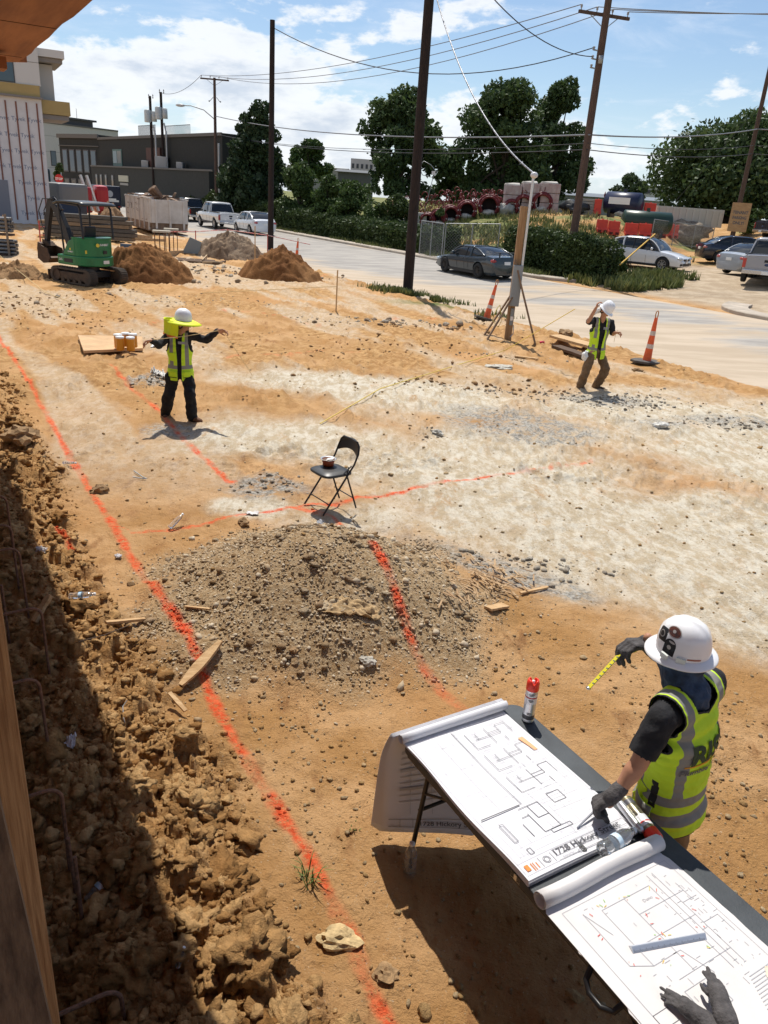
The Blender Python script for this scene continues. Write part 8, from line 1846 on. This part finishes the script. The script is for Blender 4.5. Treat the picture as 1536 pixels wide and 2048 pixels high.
def tree(lab, px0, px1, pyt, pyb, Y, kind='oak', n=9000, leaf=.30, seed=1, blobs=26, trunk=.4, shape='round', name='tree', cat='tree', basez=None, low=.25):
 rng = np.random.default_rng(seed); x0, x1 = aty(px0, (pyt+pyb)/2, Y).x, aty(px1, (pyt+pyb)/2, Y).x; cx = (x0+x1)/2; w = (x1-x0)/2; zt = aty((px0+px1)/2, pyt, Y).z; zb0 = aty((px0+px1)/2, pyb, Y).z
 gz_ = float(macro(np.array(cx), np.array(Y))) if basez is None else basez; o = empty(name, (cx, Y, gz_), label=lab, cat=cat); H = zt-gz_; cb = max((zb0-gz_), H*.06) if shape == 'round' else 0.03*H
 B = []
 for i in range(blobs):
  u = rng.random(); th = rng.uniform(0, 2*np.pi); hz = cb+(H-cb)*(low*.6+(1-low*.6)*u)*.93
  if shape == 'cone': rad = w*(1-u)**.75*.9+.1*w; r_ = w*(.20+.25*(1-u))
  elif shape == 'bush': rad = w*.8*math.sqrt(max(.05, 1-u*u)); r_ = w*.33
  else: rad = w*.86*math.sqrt(max(.04, 1-(2*abs(u-.42))**2*.75)); r_ = w*rng.uniform(.26, .42)
  rad *= rng.random()**.45; rr = min(r_, rad*1+r_); B.append((rad*math.cos(th), rad*math.sin(th)*.85, hz-r_*.5, r_))
 B.append((w*.1, 0, H-.9*w*.25, w*.25)); B = np.array(B); k = rng.choice(len(B), n, p=(B[:, 3]**2)/np.sum(B[:, 3]**2)); D = rng.normal(size=(n, 3)); D /= np.linalg.norm(D, axis=1)[:, None]; rr = (rng.random(n)**.30)[:, None]
 wob = 1+.35*(fbm(D[:, 0]*2+k*3.7, D[:, 2]*2+D[:, 1]*2, 3, seed)[:, None]-.5)*2
 C = B[k, :3]+D*rr*B[k, 3][:, None]*wob*np.array([1, 1, .75]); keep = (C[:, 2] > cb*.7); C = C[keep]; kk = k[keep]
 # drop pockets of leaves so the sky shows through
 gap = fbm(C[:, 0]*1.1/w*5+seed, C[:, 2]*1.1/w*5, 3, seed+4); q = gap > .27; C = C[q]; kk = kk[q]
 crown('crown', o, C, leaf, rng, LM[kind], (kk*.618) % 1)
 m = MB(); bark = mat('bark', (.06, .045, .035), .9, var=.3, vs=4); tr = trunk; top = H*.55; m.tube([(0, 0, -.3), (.1*tr, 0, H*.2), (.3*tr, .1, top*.7), (.2*tr, 0, top)], [tr, tr*.8, tr*.6, tr*.35], 10); m.build('trunk', bark, o)
 for i in range(min(9, blobs//2)):
  b = B[i]; z = H*rng.uniform(.18, .45); p = Vector((0, 0, z)); e = Vector(b[:3]); MB().tube([p, p.lerp(e, .5)+Vector((0, 0, .4)), e], [tr*.35, tr*.2, tr*.07], 6).build('limb', bark, o)
 return o
tree('tall dark cypress-like tree left of the thin black pole', 440, 590, 196, 408, 74, 'cedar', 22000, .26, 3, 44, .3, 'cone')
tree('second dark narrow tree merging behind the tall cypress-like one', 440, 530, 225, 400, 80, 'cedar', 12000, .26, 33, 20, .25, 'cone')
tree('big dark oak left of centre behind the tall black pole', 704, 905, 166, 380, 88, 'oak', 24000, .30, 5, 34, .45, low=0)
tree('largest oak with gaps to the sky right of centre', 905, 1125, 150, 388, 88, 'oak', 27000, .30, 7, 36, .5, low=0); tree('spreading oak directly behind the crossarm pole', 1040, 1196, 148, 386, 92, 'oak', 19000, .30, 8, 30, .5, low=0)
tree('broad dark oak at the right edge behind the parking sign', 1312, 1640, 205, 425, 80, 'oak', 34000, .30, 9, 40, .5, low=.0); tree('rounded green tree beyond the road left of the hose yard', 578, 668, 276, 345, 105, 'light', 3800, .34, 11, 16, .3)
tree('small far tree left of the right edge oak', 1215, 1292, 343, 400, 140, 'far', 2200, .42, 12, 12, .3); tree('tiny far tree between the two big oak groups', 1130, 1182, 352, 395, 150, 'far', 1500, .45, 13, 10, .3); tree('small far tree in front of the pale house', 1262, 1290, 363, 400, 125, 'far', 1000, .4, 14, 8, .2)
tree('bright green bushy tree on the bank behind the white sedan', 545, 652, 318, 425, 66, 'light', 9000, .17, 15, 26, .2, 'bush'); tree('second bushy green tree nearer the tall black pole', 610, 700, 345, 415, 62, 'light', 5000, .17, 16, 18, .2, 'bush')
tree('overgrown vine bush in front of the dark building', 330, 392, 338, 412, 97, 'light', 3500, .20, 17, 14, .2, 'bush'); tree('dark bush between the crossarm pole and the cypress-like tree', 385, 475, 366, 425, 87, 'ivy', 5000, .20, 18, 18, .2, 'bush'); tree('low tree behind the stop sign', 104, 136, 326, 395, 100, 'oak', 1800, .26, 19, 10, .2, 'bush')
tree('green bush between the oaks beyond the hose coils', 850, 960, 320, 390, 98, 'oak', 7000, .28, 21, 18, .3, 'bush'); tree('leafy weed bush beside the short wooden post', 1205, 1262, 495, 560, 38, 'light', 2600, .09, 22, 12, .05, 'bush', 'bush', 'bush'); tree('sunlit weed bush at the foot of the right edge oak', 1478, 1540, 415, 462, 62, 'light', 1800, .16, 23, 10, .05, 'bush', 'bush', 'bush')
tree('dense green shrub on the bank left of the gate', 702, 790, 400, 460, 57, 'light', 5500, .11, 24, 20, .05, 'bush', 'bush', 'bush'); tree('leafy bush covering the bank right of the thin black pole', 655, 742, 362, 440, 59, 'light', 6500, .15, 26, 20, .1, 'bush', 'bush', 'bush'); tree('row of bushes hiding the low hipped-roof building', 632, 748, 356, 412, 82, 'light', 6000, .20, 28, 20, .1, 'bush', 'bush', 'bush'); tree('weedy bush behind the tall black pole on the bank', 745, 840, 384, 440, 56, 'ivy', 6000, .15, 27, 20, .1, 'bush', 'bush', 'bush'); tree('small green shrub at the top of the gate slope', 855, 905, 415, 452, 47, 'light', 1600, .11, 25, 10, .05, 'bush', 'bush', 'bush')
def hedge(lab, s0, s1, t0, t1, hfun, n, leaf, kind, seed, name='ivy_hedge'):
 rng = np.random.default_rng(seed); s = rng.uniform(s0, s1, n); side = rng.random(n); hh = hfun(s)*(1+.12*(fbm(s*.9, s*0+seed, 3, seed)-.5)*2)
 v = rng.random(n); top = side > .62; dep = .35*(fbm(s*1.3, v*3, 4, seed+1)-.3)
 end = (rng.random(n) < .12) & ~top; s = np.where(end, s1+.15*rng.normal(size=n)+.1, s); t = np.where(top | end, rng.uniform(t0, t1, n), t0-dep+.12*rng.normal(size=n)); z = np.where(top, hh+.08*rng.normal(size=n), v*hh); x, y = xy(s, t); zb = macro(x, y)
 cs, ct = (s0+s1)/2, (t0+t1)/2; cx, cy = xy(cs, ct); o = empty(name, (cx, cy, 0), label=lab, cat='hedge'); C = np.stack([x-cx, y-cy, zb+z], 1); crown('foliage', o, C, leaf, rng, LM[kind], fbm(s*1.5, z*1.5, 3, seed+2))
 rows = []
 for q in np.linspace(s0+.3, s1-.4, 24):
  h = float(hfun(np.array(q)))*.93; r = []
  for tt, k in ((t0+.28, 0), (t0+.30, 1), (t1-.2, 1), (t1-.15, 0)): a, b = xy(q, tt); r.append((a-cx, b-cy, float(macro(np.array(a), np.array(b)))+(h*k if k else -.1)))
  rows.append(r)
 m = MB().grid(rows, False); m.add(rows[0], [(0, 1, 2, 3)]); m.add(rows[-1], [(3, 2, 1, 0)]); m.build('dark_inner_box', mat('hedge_core', (.018, .026, .010), .9), o); return o  # dark green box filling the hedge behind the leaves
def s_at(px, t):
 r = ray(px, 560); k = t/(.853*r.x+.522*r.y); k = k; q = Vector((r.x*k, r.y*k));
 for i in range(4):
  z = float(macro(np.array(q.x), np.array(q.y))); c_ = _fw*1.0; py = 1024-FPX*((Vector((q.x, q.y, z-CH))).dot(_up)/(Vector((q.x, q.y, z-CH))).dot(_fw)); r = ray(px, py); k = t/(.853*r.x+.522*r.y); q = Vector((r.x*k, r.y*k))
 return .522*q.x-.853*q.y
def s_of(px, py): g = G(px, py); return st(g.x, g.y)
h0 = (s_at(1003, 26.2),); h1__ = (s_at(1196, 26.2),)
hedge('boxy ivy-covered hedge behind the crossarm pole', h0[0]+.2, h1__[0]-.2, 26.2, 27.3, lambda s: 1.75+0*s, 15000, .10, 'ivy', 31)
hs = s_at(575, 25.8); he = s_at(842, 25.8)
hedge('long tangled ivy bank along the far kerb', hs-2, he, 25.8, 28.4, lambda s: 1.55-.35*np.sin((s-hs)*.35)*0-.02*(s-hs), 26000, .13, 'ivy', 32)
hedge('vine-covered fence line behind the parked pickups', hs-26, hs-3, 26.2, 29.0, lambda s: 2.0+.4*np.sin(s*.7), 14000, .20, 'ivy', 33)
def grass(lab, regions, n, h, kind, seed, name='grass'):
 rng = np.random.default_rng(seed); S = [];
 for (s0, s1, t0, t1, w) in regions: k = int(n*w); S.append(np.stack([rng.uniform(s0, s1, k), rng.uniform(t0, t1, k)], 1))
 S = np.concatenate(S); x, y = xy(S[:, 0], S[:, 1]); keep = (fbm(x*.5, y*.5, 3, seed) > .40) & (fbm(x*2.2, y*2.2, 3, seed+1) > .44); x, y = x[keep], y[keep]; z = ground_z(x, y, True); n = len(x); a = rng.uniform(0, 6.283, n); hh = h*rng.uniform(.4, 1.4, n); w = hh*.12+.008
 dx, dy = np.cos(a), np.sin(a); lean = rng.uniform(.1, .7, n)*hh; P = np.stack([x, y, z-.02], 1); W_ = np.stack([-dy*w, dx*w, 0*w], 1); T = P+np.stack([dx*lean, dy*lean, hh], 1); V = np.stack([P-W_, P+W_, T+W_*.15, T-W_*.15], 1).reshape(-1, 3)
 o = npmesh(name, V, np.arange(4*n).reshape(-1, 4), LM[kind], attrs=dict(rand=np.repeat(rng.random(n), 4))); tag(o, lab, 'grass', kind='stuff')
grass('rough grass over the bank behind the kerb', [(-70, -28.6, 24.9, 27.5, .30), (-62, -34, 28.5, 37, .45), (-33, -28.6, 24.9, 30, .25)], 52000, .26, 'grass', 41)
grass('dry weeds on the slope below the hose yard', [(-60, -30, 28, 40, .6), (-30, -14, 40, 52, .4)], 16000, .30, 'dry', 42)
gr_ = s_of(1536, 640); grass('short grass on the kerbed island at the right edge', [(-16.4, -6, 24.7, 30, 1)], 16000, .08, 'grass', 43)
pf = s_of(815, 590); grass('weeds round the foot of the tall black pole', [(pf[0]-1.2, pf[0]+1.8, pf[1]-.6, pf[1]+.5, .6), (pf[0]-2.2, pf[0]+5.5, pf[1]-.9, pf[1]+1.0, .4)], 6500, .17, 'grass', 44)
hp_ = (s_at(1235, 26), 26); grass('tall grass at the right end of the ivy hedge', [(hp_[0]-2.5, hp_[0]+1.2, 25.2, 31, 1)], 7000, .35, 'grass', 45)
# ================================================================== chain-link gates
def chain_panel(lab, a, b, h, name='chain_link_gate', posts=3, wires=True):
 A, B_ = G(*a), G(*b); o = empty(name, A, label=lab, cat='fence'); d = B_-A; gm = mat('fence_pipe', (.30, .31, .31), .45, .6); H = Vector((0, 0, h))
 for i in range(posts): p = d*(i/(posts-1)); MB().cyl(p, p+H, .03, .03, 8).build('post', gm, o)
 MB().tube([H, d+H], .022, 8).build('top_rail', gm, o); MB().tube([Vector((0, 0, .1)), d+Vector((0, 0, .1))], .018, 6).build('bottom_rail', gm, o)
 L = math.hypot(d.x, d.y); u = d/L; m = MB(); st_ = .16; k = -h
 while k < L:
  for sg_ in (1, -1):
   p0 = max(0, k); p1 = min(L, k+h); z0, z1 = p0-k, p1-k
   if p1-p0 > .02:
    if sg_ < 0: z0, z1 = h-z0, h-z1
    m.tube([u*p0+Vector((0, 0, max(.05, z0))), u*p1+Vector((0, 0, max(.05, z1)))], .0045, 3, cap=False)
  k += st_
 m.build('wire_mesh', gm, o)
chain_panel('chain-link gate leaf left, opened beside the ivy bank', (838, 512), (882, 522), 1.9); chain_panel('chain-link gate leaf right, across the bare dirt slope', (886, 522), (992, 524), 1.9, posts=3)
chain_panel('chain-link fence rising behind the orange barriers on the right', (1300, 488), (1420, 500), 1.5, 'chain_link_fence', 4)
# ================================================================== storage yard on the bank
M_HOSE = mat('hose_red', (.15, .016, .018), .5, var=.3, vs=8); M_STRAP = mat('strap_white', (.50, .47, .42), .8, var=.1)
def coil(px, py, r_, lab, ang=0):
 g = G(px, py); o = empty('hose_coil', g, R(ang), label=lab, cat='hose coil', group='red hose coils on the bank'); n = 40
 r_ *= .98
 for k in range(8):
  q = .74+.12*(k % 2)+.03*math.sin(k*2); pts = [(r_*q*math.cos(a), .15*k-.2+.03*math.sin(a*9+k), r_*.80+r_*q*math.sin(a)) for a in np.linspace(-.7, math.pi+.7, n)]; MB().tube(pts, [.075+.014*(i % 2) for i in range(n)], 7).build('hose', M_HOSE, o)
 MB().cyl((0, .5, r_*.8), (0, .6, r_*.8), r_*.75, r_*.75, 18).build('shade_disc', mat('coil_shade', (.02, .012, .012), .9), o)  # near-black disc paints the shade inside the coil
 r2 = random.Random(px)
 for k in range(7):
  a = r2.uniform(.4, 2.7); b = Vector((r_*.9*math.cos(a), r2.uniform(-.1, .3), r_*.95+r_*.9*math.sin(a))); MB().tube([b, b*1.0+Vector((r2.gauss(0, .06), 0, .16)), b+Vector((r2.gauss(0, .12), 0, .26))], .022, 5).build('coupling', M_HOSE, o)
 MB().ball((0, .1, .22), .5*r_, 2, jit=.5, seed=px, sc=(1.4, .6, .5)).build('white_wrap', M_STRAP, o)
 for q in (-1, 1): MB().box(q*r_*.75-.12, q*r_*.75+.12, -.25, .30, r_*.75, r_*.75+.08).build('strap', M_STRAP, o)
labs = ['leftmost red hose coil of the row on the bank', 'second red hose coil from the left', 'third red hose coil from the left', 'middle red hose coil of the row', 'red hose coil fifth from the left', 'large red hose coil sixth from the left', 'rightmost red hose coil behind the riser pipe', 'red hose coil just left of the pink pallets']
for (px, py, r_), lab in zip(((858, 402, .62), (880, 404, .68), (903, 408, .72), (935, 411, .75), (978, 414, .85), (1022, 416, .60), (1082, 420, .80), (1046, 414, .70)), labs): coil(px, py, r_, lab, rnd.uniform(-12, 12))
def tangle():
 r_ = random.Random(9); m = MB(); g0 = G(960, 402)
 for i in range(260):
  px = r_.uniform(775, 1100); g = aty(px, 395, g0.y+4+r_.uniform(-1, 6)); g.z = float(macro(np.array(g.x), np.array(g.y)))+r_.uniform(.25, 1.25); a = r_.uniform(0, 3); rr = r_.uniform(.10, .26)
  m.tube([g+Vector((math.cos(t)*rr*math.cos(a), math.cos(t)*rr*math.sin(a), math.sin(t)*rr)) for t in np.linspace(0, 3.6, 8)], .04, 5)
 o = m.build('hose_pile', M_HOSE); tag(o, 'tangle of red hoses and couplings piled behind the coils', 'hoses', kind='stuff')
tangle()
def ybox(name, lab, px0, px1, pyt, pyb, dep, mt, cat, bands=0, ang=0, jit=True, group=None):
 g = G((px0+px1)/2, pyb); w = (aty(px1, pyb, g.y)-aty(px0, pyb, g.y)).x; h = aty((px0+px1)/2, pyt, g.y).z-g.z; h = max(.3, min(h, (pyb-pyt)*1.2*g.y/FPX)); o = empty(name, g, R(ang), label=lab, cat=cat, group=group); n = max(1, bands)
 for k in range(n): MB().box(-w/2+.02*(k % 2), w/2-.02*(k % 2), 0, dep, h*k/n+.01, h*(k+1)/n-.02, .03).build('layer' if n > 1 else 'body', mt, o)
 return o, w, h
pk = mat('wrapped_pink', (.36, .24, .23), .5, col2=(.46, .40, .38), vs=3, bump=.3, bs=8); o, w, h = ybox('wrapped_pallet', 'pink shrink-wrapped pallet stack right of the last hose coil', 1078, 1116, 366, 416, 1.2, pk, 'pallet', 3); MB().ball((0, .5, h), w*.5, 2, jit=.4, sc=(1, .7, .2)).build('plastic_cap', M_STRAP, o)
o, w, h = ybox('wrapped_pallet', 'pink and white wrapped pallet behind the riser pipe', 1008, 1040, 368, 410, 1.2, pk, 'pallet', 3); MB().ball((0, .5, h), w*.55, 2, jit=.4, sc=(1, .7, .25)).build('plastic_cap', M_STRAP, o)
o, w, h = ybox('wrapped_pallet', 'white topped pallet between the riser pipe and the pink stack', 1042, 1074, 366, 412, 1.2, pk, 'pallet', 3); MB().ball((0, .5, h), w*.55, 2, jit=.4, sc=(1, .7, .25)).build('plastic_cap', M_STRAP, o)
ybox('steel_bundle', 'grey bundles of steel lying left of the tall black pole foot', 768, 826, 366, 388, 1.5, mat('steel_dull', (.20, .21, .22), .4, .6), 'steel', 5); ybox('concrete_block', 'pale concrete block wall left of the tall black pole', 734, 790, 364, 386, .5, mat('grey_concrete', (.30, .28, .25)), 'block', 1)
ybox('white_tarp_stack', 'white covered stack against the tall black pole', 802, 850, 356, 372, 1.4, M_STRAP, 'stack', 1); ybox('white_sack', 'pale bulk sack left of the hose coils', 836, 856, 378, 402, .9, M_STRAP, 'sack', 1)
def lump(name, lab, px, py, w, h, mt, cat, seed):
 g = G(px, py); V, F = clump(0, seed, 3, .35); V = V*np.array([w/2, w*.35, h*.75]); V[:, 2] += h*.35; o = npmesh(name, V, F.tolist(), mt, smooth=True, loc=g); tag(o, lab, cat)
lump('black_tarp', 'black tarpaulin heap behind the crossarm pole', 1150, 416, 2.4, 1.2, mat('tarp_black', (.02, .022, .024), .4, bump=.3, bs=9), 'tarp', 51); lump('tarp_heap', 'grey tarp draped on the ground between coils and pallets', 1012, 418, 1.2, 1.0, mat('tarp_grey', (.36, .35, .32), .7), 'tarp', 52)
lump('junk_heap', 'red and white scrap heap on the bank above the ivy', 712, 384, 2.8, 1.2, mat('junk_red', (.32, .09, .08), .7, col2=(.5, .47, .44), vs=6), 'scrap', 53); lump('junk_heap', 'brush and scrap heap right of the green tank', 1372, 440, 4.0, 1.6, mat('junk_brown', (.13, .09, .06), .9, col2=(.3, .26, .2), vs=5), 'scrap', 54)
lump('white_tarp', 'white plastic sheet on the ground between the two tanks', 1262, 424, 2.6, .7, M_STRAP, 'tarp', 55)
ybox('timber_stack', 'stack of weathered boards left of the navy tank', 1160, 1190, 392, 416, 1.4, mat('weathered', (.30, .28, .25), .85), 'timber', 6)
M_BARR = mat('barrier_orange', (.62, .055, .030), .5, var=.1, vs=3)
def barrier(px0, px1, py, pyt, lab):
 g = G((px0+px1)/2, py); w = abs((aty(px1, py, g.y)-aty(px0, py, g.y)).x); h = max(.5, aty(px0, pyt, g.y).z-g.z)
 o = empty('water_barrier', g, R(rnd.uniform(-4, 4)), label=lab, cat='barrier', group='orange water-filled barriers'); b = MB().prism([(-.28, 0), (.28, 0), (.28, h*.25), (.13, h*.42), (.10, h), (-.10, h), (-.13, h*.42), (-.28, h*.25)], -w/2+.02, w/2-.02, 'x').build('barrier_body', M_BARR, o, bevel=.02)
 for x in (-w*.25, w*.25): MB().box(x-.10, x+.10, -.30, -.281, .03, .16).build('fork_slot', mat('slot_dark', (.10, .01, .01), .7), o)
 MB().cyl((0, 0, h), (0, 0, h+.05), .05, .05, 10).build('filler_cap', M_BARR, o)
for a, b, y, t, lab in ((1190, 1213, 466, 438, 'orange barrier at the left end of the lower row'), (1213, 1237, 470, 441, 'orange barrier second in the lower row by the green tank end'), (1246, 1273, 474, 445, 'orange barrier in front of the left part of the green tank'), (1274, 1300, 475, 446, 'orange barrier in front of the middle of the green tank'), (1304, 1330, 476, 447, 'orange barrier in front of the right part of the green tank'), (1330, 1354, 476, 448, 'orange barrier at the right end of the lower row'), (1187, 1202, 418, 398, 'lone orange barrier left of the navy tank'), (1287, 1311, 421, 405, 'orange barrier behind the cardboard boxes')): barrier(a, b, y, t, lab)
def tank(px0, px1, py, lab, col, r_, ang, cname, back=0):
 g = G((px0+px1)/2, py); g = g+Vector((back*.3, back, 0)); L = abs((aty(px1, py, g.y)-aty(px0, py, g.y)).x)/max(.3, math.cos(R(ang))); o = empty('storage_tank', g, R(ang), label=lab, cat='tank'); m_ = mat('tank_'+cname, col, .35, var=.12, vs=2)
 MB().lathe([(.001, 0), (r_*.8, .03), (r_, .12), (r_, L-.12), (r_*.8, L-.03), (.001, L)], (-L/2, 0, r_+.25), (1, 0, 0), 36).build('shell', m_, o)
 for x in (-L*.3, L*.3): MB().box(x-.1, x+.1, -r_*.7, r_*.7, 0, .55).build('saddle', M_BLACKMET, o)
 MB().cyl((0, 0, r_*2+.2), (0, 0, r_*2+.45), .12, .12, 12).build('vent', m_, o)
 for x in (-L*.5-.01,): MB().box(x-.02, x, -.35, .35, r_*.7, r_*1.2).build('label_plate', M_STRAP, o)
 return o, L
tank(1238, 1336, 475, 'dark green cylindrical tank behind the orange barriers', (.018, .045, .030), .68, 0, 'green', 1.3)
o, L = tank(1214, 1275, 421, 'navy blue cylindrical tank with hazard placards', (.016, .022, .06), .74, -35, 'navy')
for y, z in ((-.3, 1.45), (.3, 1.35)): MB().add([(-L/2-.03, y, z+.25), (-L/2-.03, y+.22, z), (-L/2-.03, y, z-.25), (-L/2-.03, y-.22, z)], [(0, 1, 2, 3)]).build('hazard_placard', mat('placard', (.55, .20, .16), .5), o, solid=.01)
MB().box(-L/2+.5, L/2-.6, -.765, -.75, .9, 1.35).build('side_sign', M_WHITEP, o)
ybox('cardboard_box', 'brown cardboard boxes piled right of the navy tank', 1256, 1272, 398, 420, .9, mat('cardboard', (.33, .22, .13), .85), 'box', 2, 8); ybox('cardboard_box', 'tall brown carton beside the orange barrier on the bank', 1273, 1286, 392, 421, .8, mat('cardboard', (.33, .22, .13)), 'box', 2, -5)
def white_wall():
 A, B_ = G(1312, 437), G(1444, 447); o = empty('ribbed_container', A, math.atan2(B_.y-A.y, B_.x-A.x), label='long cream ribbed container beyond the green tank', cat='container'); L = math.hypot(B_.x-A.x, B_.y-A.y); h = 1.25; cm = mat('cream_steel', (.50, .48, .42), .6)
 MB().box(0, L, 0, 2.2, .05, h).build('container_wall', cm, o); n = int(L/.45)
 for i in range(n): x = (i+.5)*L/n; MB().box(x-.09, x+.09, -.07, -.002, .1, h-.08).build('rib', cm, o)
white_wall()
def wire_frame():
 g = G(855, 402); Y = g.y+6; c = aty(855, 340, Y); o = empty('bent_wire', (c.x, c.y, macro(np.array(c.x), np.array(c.y))), label='thin bent wire frame standing above the hose coils', cat='frame'); q = Vector((c.x, c.y, o.location.z))
 P = [aty(a, b, Y)-q for a, b in ((838, 333), (848, 322), (862, 330), (874, 345), (866, 355), (845, 350), (838, 333))]; MB().tube(P, .03, 6).tube([Vector((0, 0, 0)), P[4]], .03, 6).build('wire', M_GREYM, o)
 k = aty(867, 346, Y)-q; MB().box(k.x-.14, k.x+.14, k.y-.03, k.y-.01, k.z-.14, k.z+.14).build('tag_plate', M_WHITEP, o)
wire_frame()
